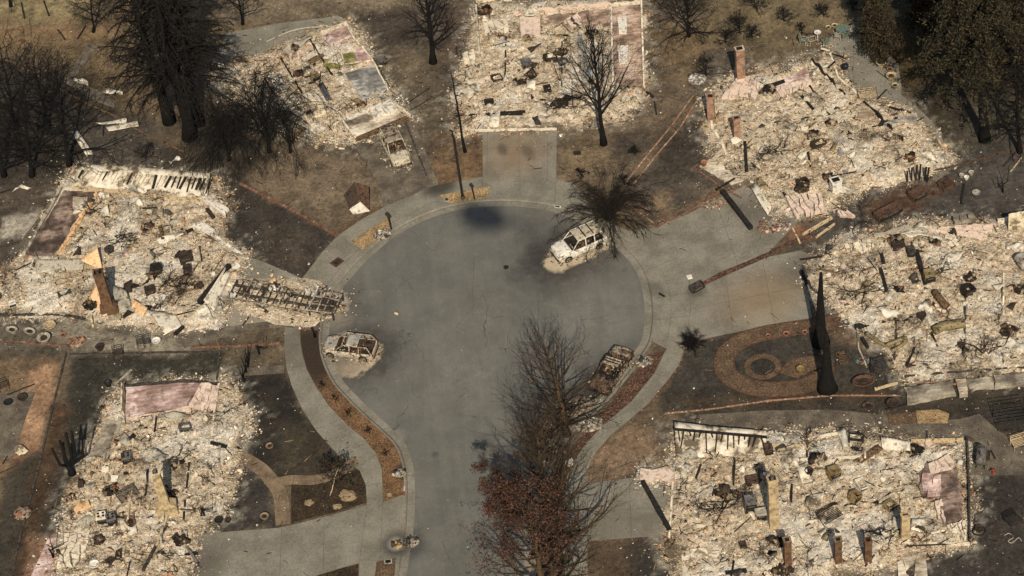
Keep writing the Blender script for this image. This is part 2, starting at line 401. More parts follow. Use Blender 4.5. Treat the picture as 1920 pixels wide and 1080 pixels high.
    c = q.mix(c, q.ramp(q.noise(1.9, 8, 0.75), [(0.2, 0.62), (0.5, 1.0), (0.8, 1.12)]), 1.0, 'MULTIPLY'); c = q.mix(c, C('#1e1811'), q.math('MULTIPLY', q.sm(q.noise(4.2, 6, 0.72), 0.615, 0.66), 0.8))
    h = q.math('ADD', q.math('MULTIPLY', s1.outputs[1], 0.7), q.math('MULTIPLY', q.noise(12, 6, 0.8), 0.9)); q.bump(h, 0.9, 0.10); MATS['ash_rubble'] = q.out(c)
    # loose pieces: each carries its own colour
    q = N('fragments', 0.9); c = q.attr('col'); c = q.mix(c, q.ramp(q.noise(6, 5, 0.75), [(0.28, 0.6), (0.5, 1.0), (0.72, 1.2)]), 1.0, 'MULTIPLY'); MATS['fragments'] = q.out(c)
    # worn surfaces
    simple('char', C('#171411'), C('#2b2722'), 5, 0.85, bump=0.5); simple('char_grey', C('#26231f'), C('#4a453d'), 4, 0.9, bump=0.5)
    simple('pale_wood', C('#a08a66'), C('#c4ad86'), 4, c3=C('#5b4a34'), contrast=0.2); simple('scorched_wood', C('#3f3022'), C('#6f573c'), 3, c3=C('#20180f'), contrast=0.2)
    simple('rust', C('#3a2a20'), C('#5b4333'), 3, 0.85, c3=C('#29201a'), bump=0.3); simple('rust_dark', C('#28211b'), C('#3f3327'), 4, 0.85, c3=C('#191613'))
    simple('bare_metal', C('#8f8a80'), C('#b5ac9a'), 2.2, 0.55, 0.35, c3=C('#5f4b38'), contrast=0.22); simple('grey_metal', C('#4d4b49'), C('#77726a'), 2.4, 0.6, 0.3, c3=C('#3a2c21'), contrast=0.2)
    simple('blue_metal', C('#3f4246'), C('#5f605f'), 2.4, 0.6, 0.3, c3=C('#4b4038')); simple('white_sheet', C('#b3a994'), C('#cfc5ae'), 1.6, 0.8, c3=C('#8c8068'), contrast=0.2)
    simple('ash_white', C('#bdb4a2'), C('#d6cebc'), 3, c3=C('#8f8473')); simple('plaster', C('#b9ab90'), C('#d8cbb1'), 1.8, c3=C('#8a7a60'), contrast=0.2, bump=0.3)
    simple('peach_plaster', C('#c49a6c'), C('#d4b48a'), 1.6, c3=C('#a3774a')); simple('pink_plaster', C('#bfa68f'), C('#d0bba6'), 1.6, c3=C('#a08a76'))
    simple('yellow_metal', C('#705a32'), C('#8a7550'), 3, 0.7, 0.2, c3=C('#3a2e1e')); simple('olive_metal', C('#6d5d3d'), C('#8a7a58'), 3, 0.7, 0.2, c3=C('#3a3222'))
    simple('terracotta', C('#7a523d'), C('#94684e'), 3, c3=C('#523a2c')); simple('pot_tan', C('#93805f'), C('#ad9a78'), 3, c3=C('#6d5d44'))
    simple('galvanised', C('#8a8270'), C('#a39a86'), 2, 0.7, c3=C('#5d5545')); simple('green_metal', C('#465547'), C('#637265'), 3, 0.6, c3=C('#3a4038'))
    simple('rock', C('#6d5c47'), C('#8a7759'), 2.5, c3=C('#4a3d2e'), bump=0.5); simple('bark_black', C('#0c0b09'), C('#181511'), 5, 0.95, bump=0.6)
    simple('bark_brown', C('#3d3122'), C('#5f4c34'), 5, 0.95, c3=C('#241c13'), bump=0.6); simple('twig_brown', C('#2b2319'), C('#443727'), 2, 0.95, c3=C('#1a150f'))
    simple('twig_black', C('#0c0a08'), C('#1a1611'), 3, 0.95); simple('twig_dark', C('#14110d'), C('#261f17'), 3, 0.95)
    simple('red_leaf', C('#3f2a21'), C('#644033'), 1.0, 0.9, c3=C('#291c16')); simple('olive_needles', C('#28261a'), C('#444026'), 1.2, 0.9, c3=C('#1c1a12')); simple('brown_needles', C('#2e2518'), C('#473826'), 1.2, 0.9, c3=C('#1e180f'))
    simple('black_needles', C('#171511'), C('#29241c'), 1.5, 0.95); simple('dark_glass', C('#1b2026'), C('#2c3238'), 3, 0.35); simple('red_paint', C('#7a2f22'), C('#93402c'), 3)
    simple('teal', C('#3d7a80'), C('#5b9499'), 3); simple('cream_paint', C('#ad9e80'), C('#c5b89a'), 1.3, c3=C('#6d5b42'), contrast=0.16); simple('sooty_panel', C('#5d5140'), C('#b5a88e'), 0.9, c3=C('#cfc4ae'), contrast=0.14); simple('black_plastic', C('#131314'), C('#232325'), 3, 0.5)
    # burned paint of the vehicles
    def burnt(nm, a, b, d, e):
        q = N(nm, 0.75, 0.15); f = q.noise(2.2, 7, 0.72, q.obj); c = q.ramp(f, [(0.3, a), (0.45, b), (0.56, d), (0.68, e)])
        c = q.mix(c, q.ramp(q.noise(14, 4, 0.7, q.obj), [(0.3, 0.75), (0.7, 1.15)]), 1.0, 'MULTIPLY'); MATS[nm] = q.out(c)
    burnt('burnt_white', C('#6e5a42'), C('#b3a991'), C('#d5cfc0'), C('#c0b7a6')); burnt('burnt_tan', C('#3f2f22'), C('#9c8a72'), C('#c0b29a'), C('#6d5238'))
    burnt('burnt_beige', C('#4b4031'), C('#a0947a'), C('#bfb399'), C('#80725a')); burnt('burnt_dark', C('#1d1a18'), C('#3b322b'), C('#7d6348'), C('#2b2522')); burnt('burnt_ash', C('#2b251d'), C('#6b5e4b'), C('#a39680'), C('#4a3b2a'))
    # masonry
    def brick(nm, a, b, mo, fac=0.5, sc=1.0):
        q = N(nm, 0.9); mp = q.n('Mapping'); mp.inputs['Rotation'].default_value = (math.radians(90), 0, 0); q.link(q.obj, mp.inputs[0])
        t = q.n('TexBrick'); t.inputs['Scale'].default_value = 4.0 * sc; t.inputs['Color1'].default_value = (*a, 1); t.inputs['Color2'].default_value = (*b, 1); t.inputs['Mortar'].default_value = (*mo, 1)
        t.inputs['Mortar Size'].default_value = 0.02; q.link(mp.outputs[0], t.inputs['Vector'])
        c = q.mix(t.outputs['Color'], q.ramp(q.noise(2.5, 6, 0.7, q.obj), [(0.3, 0.55), (0.5, 1.0), (0.7, 1.25)]), 1.0, 'MULTIPLY'); MATS[nm] = q.out(c)
    brick('red_brick', C('#6f4936'), C('#5a3c2d'), C('#80705c')); brick('brown_brick', C('#5c3f2a'), C('#4a3222'), C('#7a664e')); brick('tan_brick', C('#a58f68'), C('#98825d'), C('#bba98a'))
    brick('old_brick', C('#8a6650'), C('#76543f'), C('#a8957d'))
    # bare floors left between the ruins
    def floor(nm, a, b, d):
        q = N(nm, 0.85); f = q.noise(0.55, 7, 0.7); c = q.ramp(f, [(0.34, a), (0.5, b), (0.63, d)])
        mp = q.n('Mapping'); mp.inputs['Scale'].default_value = (0.5, 3.0, 1); q.link(q.pos, mp.inputs[0])
        c = q.mix(c, q.ramp(q.noise(1.6, 6, 0.7, mp.outputs[0]), [(0.3, 0.66), (0.7, 1.28)]), 1.0, 'MULTIPLY')
        c = q.mix(c, C('#2c231c'), q.math('MULTIPLY', q.sm(q.noise(1.1, 5, 0.7), 0.58, 0.7), 0.6)); MATS[nm] = q.out(c)
    floor('pink_floor', C('#6b5847'), C('#967d69'), C('#bda58f')); floor('dark_pink_floor', C('#3f342b'), C('#68564a'), C('#93806f')); floor('rose_floor', C('#836a5c'), C('#a98d80'), C('#d0b8ab'))
    floor('grey_floor', C('#5b5246'), C('#7f7562'), C('#a0947f')); floor('blue_floor', C('#646059'), C('#878279'), C('#aaa496')); floor('pale_floor', C('#85755e'), C('#b0a188'), C('#d0c3aa')); floor('moss_floor', C('#55542e'), C('#74733f'), C('#8f8450'))
# ------------------------------------------------------------------ the court: kerb line and the outlines of the burned houses (spots read off the photo)
CURB = catmull([(735, 1110), (745, 1050), (754, 994), (757, 945), (757, 900), (752, 865), (738, 833), (708, 803), (677, 775), (646, 744), (625, 720), (611, 695), (602, 670), (598, 645), (598, 620), (603, 585), (613, 556), (628, 531), (664, 489), (711, 446), (748, 421), (790, 400), (840, 383), (895, 374), (960, 372), (1027, 379), (1073, 393), (1118, 416), (1158, 445), (1193, 477), (1215, 512), (1226, 555), (1228, 597), (1222, 637), (1209, 661), (1192, 686), (1164, 722), (1137, 752), (1100, 792), (1062, 840), (1030, 890), (1012, 945), (1005, 1010), (1003, 1110)], 5)
CURBW = W(CURB)                          # runs clockwise seen from above: the road lies on its right
HOUSES = {
 'A': [(400, 128), (500, 96), (560, 70), (648, 42), (676, 70), (700, 108), (728, 160), (765, 205), (777, 222), (720, 248), (668, 268), (620, 262), (575, 262), (520, 235), (440, 190)],
 'B': [(893, 4), (960, 2), (1205, 2), (1208, 163), (1202, 200), (1160, 222), (1105, 232), (1045, 242), (905, 244), (862, 252), (848, 190), (868, 130), (880, 90)],
 'C': [(1325, 190), (1350, 150), (1440, 133), (1500, 112), (1545, 92), (1582, 108), (1572, 150), (1612, 182), (1660, 188), (1705, 208), (1745, 255), (1785, 298), (1745, 322), (1700, 338), (1640, 348), (1560, 388), (1490, 412), (1452, 402), (1400, 345), (1360, 318), (1330, 270)],
 'D': [(1530, 480), (1578, 448), (1640, 432), (1760, 412), (1880, 420), (1990, 400), (2000, 700), (1920, 700), (1780, 706), (1700, 714), (1686, 690), (1650, 640), (1590, 600), (1552, 565), (1512, 530)],
 'E': [(1266, 806), (1440, 818), (1560, 806), (1812, 830), (1816, 1020), (1740, 1030), (1680, 1062), (1480, 1110), (1270, 1110), (1252, 1020), (1262, 910), (1204, 898), (1210, 880), (1262, 884)],
 'G': [(226, 725), (412, 714), (436, 722), (470, 790), (432, 900), (425, 960), (375, 1000), (350, 1110), (85, 1110), (118, 990), (150, 880), (190, 800), (212, 742)],
 'H': [(140, 318), (395, 334), (432, 388), (404, 440), (458, 482), (445, 545), (402, 612), (330, 624), (230, 604), (120, 592), (-40, 592), (-40, 545), (42, 488), (110, 368)],
}
HPH = {'A': 'behind the beige burned van', 'B': 'at the head of the court', 'C': 'with the brick chimneys beside the patio', 'D': 'behind the two black trunks', 'E': 'with the three brick piers',
       'G': 'with the tall tan chimney', 'H': 'beside the burned motorhome'}
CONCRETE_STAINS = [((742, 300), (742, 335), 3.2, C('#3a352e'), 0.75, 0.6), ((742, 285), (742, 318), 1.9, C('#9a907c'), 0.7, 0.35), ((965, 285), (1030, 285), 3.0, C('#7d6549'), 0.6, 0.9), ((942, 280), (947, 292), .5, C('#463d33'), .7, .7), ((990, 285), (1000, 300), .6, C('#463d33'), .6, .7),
  ((1430, 555), (1510, 525), 2.6, C('#7d664a'), 0.6, 0.9), ((1450, 590), (1400, 610), 1.2, C('#8f8068'), 0.4, 0.8), ((1505, 500), (1540, 470), 1.6, C('#4d463c'), 0.6, 0.7), ((1150, 990), (1230, 985), 2.5, C('#5d564a'), 0.5, 0.7), ((745, 1022), (715, 1035), 1.4, C('#2c2a28'), 0.8, 0.7), ((742, 1020), (728, 1028), .7, C('#8d8678'), 0.6, 0.4),
  ((480, 575), (590, 560), 3.2, C('#8f8573'), 0.6, 0.4), ((560, 640), (600, 600), 2.0, C('#4a433a'), 0.5, 0.6), ((825, 352), (860, 342), 1.1, C('#2f2c26'), 0.85, 0.7), ((370, 1060), (420, 1010), 2.0, C('#4a443a'), 0.6, 0.6), ((1430, 400), (1480, 430), 2.0, C('#4c463c'), .6, .7), ((1230, 545), (1245, 560), .8, C('#4a463d'), .6, .6), ((1305, 545), (1325, 545), .8, C('#3c382f'), .7, .7), ((1600, 800), (1700, 790), 2, C('#575044'), .4, .8), ((430, 480), (480, 490), 2.0, C('#57524a'), .5, .7)]
make_mats()

PAINT = [  # burned yards: outline, colour, softness in metres
 ([(-60, -90), (720, -90), (640, 40), (420, 60), (330, 230), (240, 220), (0, 110), (-60, 100)], '#544632', 2),
 ([(-50, -80), (170, -80), (165, 35), (100, 50), (-50, 55)], '#6f6246', 1),
 ([(-60, 50), (180, 42), (205, 66), (90, 82), (-60, 88)], '#66533b', 1.2),
 ([(-60, 90), (120, 140), (240, 225), (330, 300), (140, 335), (60, 430), (-60, 490)], '#3a332a', 2),
 ([(150, 240), (290, 225), (330, 300), (300, 330), (150, 320)], '#443d34', 1.5),
 ([(350, 220), (460, 230), (500, 330), (430, 360), (340, 310)], '#3b342a', 2),
 ([(460, 335), (560, 250), (690, 280), (722, 388), (630, 440)], '#544838', 1), ([(540, 300), (640, 270), (680, 340), (600, 380)], '#5c4f3e', 2),
 ([(430, 355), (455, 348), (628, 443), (567, 522), (490, 492), (440, 462), (400, 440), (425, 390)], '#3c362e', .5), ([(500, 430), (570, 430), (560, 500), (505, 480)], '#453c31', 1.5),
 ([(690, -40), (890, -40), (893, 90), (850, 180), (860, 330), (815, 352), (770, 215), (700, 110)], '#4d4335', 1), ([(655, 18), (770, 12), (790, 60), (730, 85)], '#453b31', .8), ([(826, 10), (884, 10), (884, 110), (836, 120)], '#514336', .5),
 ([(720, 110), (800, 100), (830, 220), (790, 260), (745, 190)], '#5a4e3c', 1.5), ([(815, 250), (905, 245), (905, 332), (820, 346)], '#594631', .8),
 ([(1208, 30), (1345, 30), (1332, 190), (1200, 332), (1170, 345), (1045, 336), (1045, 240), (1205, 200)], '#554837', 1), ([(1215, 40), (1330, 60), (1300, 140), (1215, 130)], '#5a4b36', 1.5), ([(1060, 250), (1130, 240), (1140, 300), (1060, 320)], '#60513c', 1.2), ([(1140, 270), (1240, 240), (1180, 330)], '#453c30', 1.2),
 ([(1200, 335), (1335, 180), (1312, 300), (1342, 345), (1237, 420), (1175, 368)], '#4c4337', .6), ([(1240, 270), (1300, 240), (1300, 330), (1230, 350)], '#3f382e', 1.6), ([(1220, 360), (1260, 360), (1240, 410)], '#5c4d3a', 1),
 ([(1400, -80), (1620, -80), (1600, 40), (1540, 90), (1440, 130), (1400, 90), (1300, 60)], '#584c37', 1.5), ([(1330, 100), (1400, 90), (1380, 170), (1330, 190)], '#4c4438', 1),
 ([(1600, -80), (2010, -80), (2010, 290), (1800, 285), (1742, 215), (1690, 130), (1640, 50)], '#3a3223', 1), ([(1670, 50), (1740, 30), (1745, 160), (1700, 150)], '#44371f', 1.2), ([(1820, 200), (2000, 180), (2000, 290), (1800, 285)], '#453f33', 2),
 ([(1785, 295), (1990, 240), (1990, 425), (1900, 412), (1700, 412), (1580, 442), (1490, 470), (1560, 388), (1700, 340)], '#433e37', 1), ([(1620, 385), (1760, 330), (1800, 345), (1640, 415)], '#553c2b', .8), ([(1440, 410), (1500, 412), (1530, 450), (1450, 440)], '#6b4a35', .8),
 ([(1270, 645), (1310, 636), (1522, 596), (1560, 570), (1650, 640), (1692, 712), (1640, 750), (1240, 770), (1235, 740), (1290, 660)], '#403b32', .6), ([(1560, 590), (1640, 640), (1640, 660), (1560, 640)], '#5d4a37', .8),
 ([(1235, 745), (1690, 716), (1980, 705), (1980, 778), (1270, 788)], '#40392d', .8), ([(1290, 745), (1680, 725), (1680, 745), (1300, 765)], '#473b2c', .6), ([(1800, 770), (2000, 770), (2000, 830), (1860, 800)], '#37322a', .5),
 ([(1103, 860), (1190, 786), (1272, 780), (1264, 882), (1208, 892), (1102, 906)], '#6b5843', .8), ([(1120, 860), (1200, 840), (1190, 895), (1105, 902)], '#675440', 1.2), ([(1190, 790), (1270, 782), (1260, 830)], '#554838', 1),
 ([(1102, 1014), (1255, 1004), (1260, 1110), (1102, 1110)], '#4b3d2e', .8), ([(1190, 1030), (1260, 1020), (1260, 1100), (1190, 1100)], '#38322a', 1.2),
 ([(1818, 890), (1990, 890), (1990, 1110), (1640, 1110), (1740, 1032), (1816, 1020)], '#413b33', .8), ([(1830, 890), (1960, 900), (1950, 960), (1830, 950)], '#35302a', 1.2),
 ([(440, 700), (530, 690), (562, 770), (652, 878), (600, 922), (540, 902), (440, 852), (430, 760)], '#322d26', .5), ([(450, 710), (530, 700), (540, 780), (450, 780)], '#2d2821', 1.5), ([(520, 800), (600, 810), (600, 880), (520, 880)], '#423a2c', 1.8),
 ([(425, 862), (500, 902), (518, 985), (365, 1002), (420, 960)], '#3d3831', .6),
 ([(140, 668), (412, 661), (406, 712), (226, 722), (195, 800), (150, 890), (100, 900), (128, 740)], '#38342a', .4), ([(330, 672), (410, 668), (400, 705), (330, 705)], '#3a3628', .6),
 ([(-40, 680), (105, 671), (62, 850), (22, 890), (-40, 890)], '#62503b', .5), ([(62, 690), (106, 690), (82, 790), (78, 870), (28, 880)], '#80644a', .7), ([(40, 830), (90, 830), (70, 890), (20, 890)], '#5d4633', .8), ([(-40, 735), (60, 735), (25, 850), (-40, 850)], '#5f584b', .3),
 ([(20, 888), (100, 815), (152, 880), (112, 990), (70, 1110), (-50, 1110)], '#3f392e', .8), ([(95, 760), (130, 770), (60, 1080), (20, 1080)], '#4c3a28', .6), ([(60, 1000), (110, 1000), (85, 1110), (40, 1110)], '#71553f', .5),
 ([(-50, 600), (120, 598), (345, 640), (345, 662), (120, 664), (-50, 658)], '#4c4438', .5), ([(110, 600), (330, 630), (330, 660), (120, 640)], '#7a705d', 1.2),
 ([(0, 350), (110, 330), (60, 470), (0, 530)], '#4a4135', 1), ([(10, 410), (75, 400), (50, 450), (0, 450)], '#8a8170', .8),
 ([(400, -60), (900, -60), (880, 0), (660, 20), (480, 40), (400, 30)], '#5f5341', 1),
]
def make_ground():
    xs = np.concatenate([[-400, -250, -160, -100, -75], np.arange(-60, 64, 0.24), [75, 100, 160, 250, 400]])
    ys = np.concatenate([[-400, -220, -120, -70], np.arange(-40, 58, 0.24), [70, 100, 160, 300, 700]])
    X, Y = np.meshgrid(xs, ys); base = np.array(C('#5f523f'))
    w1 = (fbm(X * 0.7, Y * 0.7, 5, 3) - 0.5); w2 = fbm(X * 0.25, Y * 0.25, 4, 9)
    col = base[None, None] * (0.75 + 0.5 * w2)[..., None]
    for poly, hx, soft in PAINT:
        pw = W(poly); bx = [q.x for q in pw]; by = [q.y for q in pw]
        ix = np.where((xs > min(bx) - 6) & (xs < max(bx) + 6))[0]; iy = np.where((ys > min(by) - 6) & (ys < max(by) + 6))[0]
        if not len(ix) or not len(iy): continue
        sl_ = (slice(iy[0], iy[-1] + 1), slice(ix[0], ix[-1] + 1))
        d = sdf(pw, X[sl_], Y[sl_]) + w1[sl_] * min(3.0, soft * 2.5)
        m = sstep(-soft, soft * 0.6, d)[..., None]
        hl_ = 1.45 if int(hx[3:5], 16) > 0x43 else 1.15 if int(hx[3:5], 16) > 0x3b else 0.9
        col[sl_] = col[sl_] * (1 - m) + np.array(C(hx)) * hl_ * (0.82 + 0.36 * w2[sl_])[..., None] * m
    wn = fbm(X * 1.9, Y * 1.9, 5, 21)
    for k, poly in HOUSES.items():                       # ash blown out round each house, with a dark scorched band
        d = sdf(W(poly), X, Y)
        m = (sstep(-4.5, -0.2, d + (wn - 0.5) * 4) * 0.35)[..., None]; col = col * (1 - m) + np.array(C('#2f2a22')) * m
        m = (sstep(-1.6, 0.5, d + (wn - 0.5) * 5) * 0.6)[..., None]; col = col * (1 - m) + np.array(C('#a39a86')) * m
    m = (sstep(0.58, 0.72, fbm(X * 0.4, Y * 0.4, 5, 47)) * 0.35)[..., None]; col = col * (1 - m) + np.array(C('#2a251d')) * m
    Z = -0.06 * fbm(X * 1.3, Y * 1.3, 4, 5)
    road = [(q.x, q.y) for q in CURBW]; s = sdf(road + [(road[-1][0], -60), (road[0][0], -60)], X, Y)
    Z = np.where(s > 0.1, -0.32, Z)
    ny, nx = X.shape; idx = np.arange(nx * ny).reshape(ny, nx)
    F = np.stack([idx[:-1, :-1], idx[:-1, 1:], idx[1:, 1:], idx[1:, :-1]], -1).reshape(-1, 4)
    arr_mesh('ground', np.stack([X, Y, Z], -1).reshape(-1, 3), F, ['soil'], colpt=col.reshape(-1, 3), smooth=True, kind='structure')
    # the asphalt inside the kerb: soot and pale ash lie round each burned vehicle
    xs = np.arange(-17, 13, 0.15); ys = np.arange(-42, 16, 0.15); X, Y = np.meshgrid(xs, ys)
    s = sdf(road + [(road[-1][0], -60), (road[0][0], -60)], X, Y)
    col = np.array(C('#605d54'))[None, None] * (0.9 + 0.2 * fbm(X * 0.15, Y * 0.15, 4, 71))[..., None]
    wv = fbm(X * 0.9, Y * 0.9, 5, 12) - 0.5; wf = fbm(X * 4, Y * 4, 4, 13) - 0.5
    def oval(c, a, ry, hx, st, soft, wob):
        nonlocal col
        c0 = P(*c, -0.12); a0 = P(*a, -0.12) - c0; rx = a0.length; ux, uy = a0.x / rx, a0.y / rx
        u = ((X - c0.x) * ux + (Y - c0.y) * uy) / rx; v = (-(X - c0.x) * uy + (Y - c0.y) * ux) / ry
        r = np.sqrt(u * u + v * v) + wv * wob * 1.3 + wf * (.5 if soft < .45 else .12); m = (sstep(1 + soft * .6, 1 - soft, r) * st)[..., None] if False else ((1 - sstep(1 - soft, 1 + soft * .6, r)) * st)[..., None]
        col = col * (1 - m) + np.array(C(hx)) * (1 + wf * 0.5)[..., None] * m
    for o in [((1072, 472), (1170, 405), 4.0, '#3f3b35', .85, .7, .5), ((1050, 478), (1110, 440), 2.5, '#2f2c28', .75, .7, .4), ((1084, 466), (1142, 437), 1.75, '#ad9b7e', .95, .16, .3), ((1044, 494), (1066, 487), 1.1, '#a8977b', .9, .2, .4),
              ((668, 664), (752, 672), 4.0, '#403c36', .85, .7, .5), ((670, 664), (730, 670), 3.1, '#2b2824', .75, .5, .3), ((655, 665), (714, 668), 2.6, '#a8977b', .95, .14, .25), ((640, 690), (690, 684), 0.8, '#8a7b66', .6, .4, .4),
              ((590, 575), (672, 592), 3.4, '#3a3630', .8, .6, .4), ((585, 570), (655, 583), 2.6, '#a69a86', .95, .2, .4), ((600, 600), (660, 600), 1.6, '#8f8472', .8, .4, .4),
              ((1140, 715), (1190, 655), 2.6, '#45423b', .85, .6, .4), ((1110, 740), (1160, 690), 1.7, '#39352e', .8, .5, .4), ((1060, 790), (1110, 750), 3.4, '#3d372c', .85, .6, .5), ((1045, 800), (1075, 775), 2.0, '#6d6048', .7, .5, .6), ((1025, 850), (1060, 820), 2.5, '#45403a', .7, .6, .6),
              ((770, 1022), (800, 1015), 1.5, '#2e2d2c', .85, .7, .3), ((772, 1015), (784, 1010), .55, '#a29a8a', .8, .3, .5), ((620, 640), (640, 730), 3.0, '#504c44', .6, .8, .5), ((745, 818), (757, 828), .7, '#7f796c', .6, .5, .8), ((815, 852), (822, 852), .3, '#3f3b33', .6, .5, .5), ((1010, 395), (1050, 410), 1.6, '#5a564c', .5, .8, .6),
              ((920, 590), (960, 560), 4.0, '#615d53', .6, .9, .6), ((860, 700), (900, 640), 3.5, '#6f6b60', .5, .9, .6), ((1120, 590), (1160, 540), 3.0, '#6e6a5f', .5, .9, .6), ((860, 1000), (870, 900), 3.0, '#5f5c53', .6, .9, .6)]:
        oval(*o)
    inside = s > 0.45; ny, nx = X.shape; idx = np.arange(nx * ny).reshape(ny, nx)
    ok = (inside[:-1, :-1] & inside[:-1, 1:] & inside[1:, 1:] & inside[1:, :-1])
    F = np.stack([idx[:-1, :-1], idx[:-1, 1:], idx[1:, 1:], idx[1:, :-1]], -1)[ok]
    used = np.zeros(nx * ny, bool); used[F.ravel()] = True; re = np.cumsum(used) - 1
    V = np.stack([X, Y, np.full_like(X, -0.12)], -1).reshape(-1, 3)[used]
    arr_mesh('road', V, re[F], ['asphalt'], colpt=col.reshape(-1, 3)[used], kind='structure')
    # gutter pan and rolled kerb
    b = MB(); n = len(CURBW)
    b.strip(CURBW, -0.85, -0.24, -0.112, -0.105); b.strip(CURBW, -0.24, -0.14, -0.105, 0.0); b.strip(CURBW, -0.14, 0.06, 0.0, 0.014); b.strip(CURBW, 0.06, 0.10, 0.014, -0.1)
    b.m = 1; b.strip(CURBW, -0.275, -0.24, -0.101, -0.098)
    acc = 0.0
    for i in range(n - 1):
        acc += (CURBW[i + 1] - CURBW[i]).length
        if acc > 2.6:
            acc = 0; d = (CURBW[i + 1] - CURBW[i]).normalized(); b.strip([CURBW[i], CURBW[i] + d * 0.03], -0.84, -0.25, -0.106, -0.099)
    b.build('kerb', ['concrete', 'joint'], kind='structure')
make_ground()

CURB_PART = lambda a, c: [q for q in CURB[a:c]]
def near(px, py): return min(range(len(CURB)), key=lambda i: (CURB[i][0] - px) ** 2 + (CURB[i][1] - py) ** 2)
def kerb_between(a, c):
    i, j = near(*a), near(*c); return CURB[i:j + 1] if i < j else CURB[j:i + 1][::-1]
def pave(name, px, mat, z, joints=(), jw=0.026, smooth=False, **tags):
    b = MB(); b.prism(W(catmull(px, 6, True) if smooth else px), -0.12, z)
    b.m = 1
    for ln in joints:
        b.strip(W(catmull(ln, 5) if len(ln) > 2 else ln), -jw / 2, jw / 2, z + 0.004)
    return b.build(name, [mat, 'joint'], kind='structure', **tags)
L1 = kerb_between((628, 531), (840, 383))
pave('pavement', [(567, 522), (585, 498), (605, 472), (630, 445), (672, 415), (720, 388), (770, 368), (800, 352)] + [(842, 366)] + L1[::-1] + [(600, 560), (555, 545)], 'concrete', 0.016,
     [[(600, 556), (640, 500), (700, 445), (740, 415), (800, 385), (835, 370)], [(610, 476), (640, 507)], [(640, 443), (668, 470)], [(720, 390), (742, 422)], [(770, 370), (787, 400)], [(577, 512), (612, 545)]])
L2 = kerb_between((845, 383), (1118, 416))
pave('pavement', [(800, 352), (905, 331), (1043, 335), (1075, 345), (1092, 362), (1108, 388)] + L2[::-1], 'concrete', 0.013, [[(905, 332), (905, 372)], [(1043, 336), (1040, 380)], [(842, 345), (852, 380)], [(975, 333), (975, 372)]])
pave('driveway', [(905, 243), (1044, 241), (1043, 335), (905, 331)], 'concrete', 0.019, [[(973, 243), (973, 333)], [(906, 279), (1043, 274)], [(1027, 242), (1027, 334)], [(914, 244), (913, 331)]])
pave('driveway', [(660, 268), (772, 222), (790, 262), (808, 310), (822, 345), (800, 352), (770, 368), (718, 388), (712, 350), (690, 310)], 'dark_concrete', 0.020, [[(690, 300), (792, 268)], [(712, 345), (818, 318)], [(722, 245), (765, 368)], [(702, 298), (716, 306), (722, 322), (735, 318), (752, 335), (760, 362)]], 0.03)
L3 = kerb_between((1118, 416), (1228, 600))
pave('pavement', [(1130, 410), (1176, 432), (1233, 427), (1270, 470), (1290, 515), (1297, 560), (1294, 600), (1285, 642), (1252, 655), (1224, 640)] + L3[::-1], 'concrete', 0.013,
     [[(1262, 440), (1283, 480), (1292, 530), (1294, 585), (1283, 640)], [(1215, 505), (1285, 478)], [(1228, 560), (1294, 548)], [(1228, 600), (1293, 592)], [(1192, 475), (1240, 430)], [(1240, 505), (1255, 545), (1258, 590), (1250, 640)]])
pave('driveway', [(1233, 427), (1310, 385), (1395, 345), (1425, 352), (1455, 402), (1500, 412), (1438, 476), (1370, 508), (1313, 535), (1296, 548), (1290, 515), (1270, 470)], 'concrete', 0.018, [[(1270, 470), (1420, 395)], [(1340, 372), (1385, 500)], [(1290, 515), (1450, 440)]])
pave('driveway', [(1296, 550), (1315, 537), (1440, 482), (1500, 470), (1528, 482), (1512, 530), (1522, 596), (1400, 618), (1310, 637), (1286, 641), (1294, 600)], 'concrete', 0.018, [[(1360, 517), (1375, 623)], [(1430, 490), (1452, 606)], [(1294, 580), (1515, 535)]])
pave('pavement', [(1248, 657), (1270, 645), (1289, 642), (1276, 680), (1255, 709), (1217, 755), (1164, 800), (1147, 814), (1122, 842), (1108, 862), (1102, 892), (1101, 960), (1102, 1110), (1056, 1110), (1056, 960), (1062, 890), (1085, 850), (1110, 820), (1140, 790), (1183, 754), (1227, 701)], 'concrete', 0.018,
     [[(1227, 701), (1256, 708)], [(1183, 754), (1216, 756)], [(1137, 793), (1165, 800)], [(1085, 850), (1110, 858)], [(1058, 920), (1101, 925)], [(1056, 1000), (1101, 1000)]])
pave('driveway', [(1102, 906), (1205, 893), (1258, 902), (1262, 1002), (1102, 1014)], 'concrete', 0.020, [[(1102, 960), (1260, 950)], [(1180, 897), (1184, 1008)]])
pave('pavement', [(534, 612), (562, 616), (563, 640), (567, 665), (575, 692), (592, 724), (616, 760), (650, 795), (685, 825), (705, 850), (716, 880), (718, 941), (688, 946), (686, 910), (674, 882), (650, 868), (620, 838), (592, 806), (566, 766), (548, 726), (537, 690), (533, 650)], 'concrete', 0.018,
     [[(534, 648), (564, 645)], [(548, 724), (588, 716)], [(592, 806), (640, 786)], [(668, 878), (708, 850)], [(540, 690), (573, 686)], [(620, 838), (662, 806)], [(686, 912), (718, 905)]])
L4 = kerb_between((758, 930), (738, 1100))
pave('driveway', [(352, 1004), (440, 996), (520, 990), (546, 985), (620, 966), (690, 946), (718, 941)] + L4 + [(708, 1110), (672, 1110), (674, 1055), (640, 1064), (590, 1080), (560, 1110), (340, 1110)], 'concrete', 0.014,
     [[(688, 946), (674, 1055)], [(718, 941), (712, 1050), (706, 1100)], [(608, 970), (606, 1070)], [(528, 990), (524, 1105)], [(676, 1050), (740, 1052)], [(715, 996), (752, 994)]])
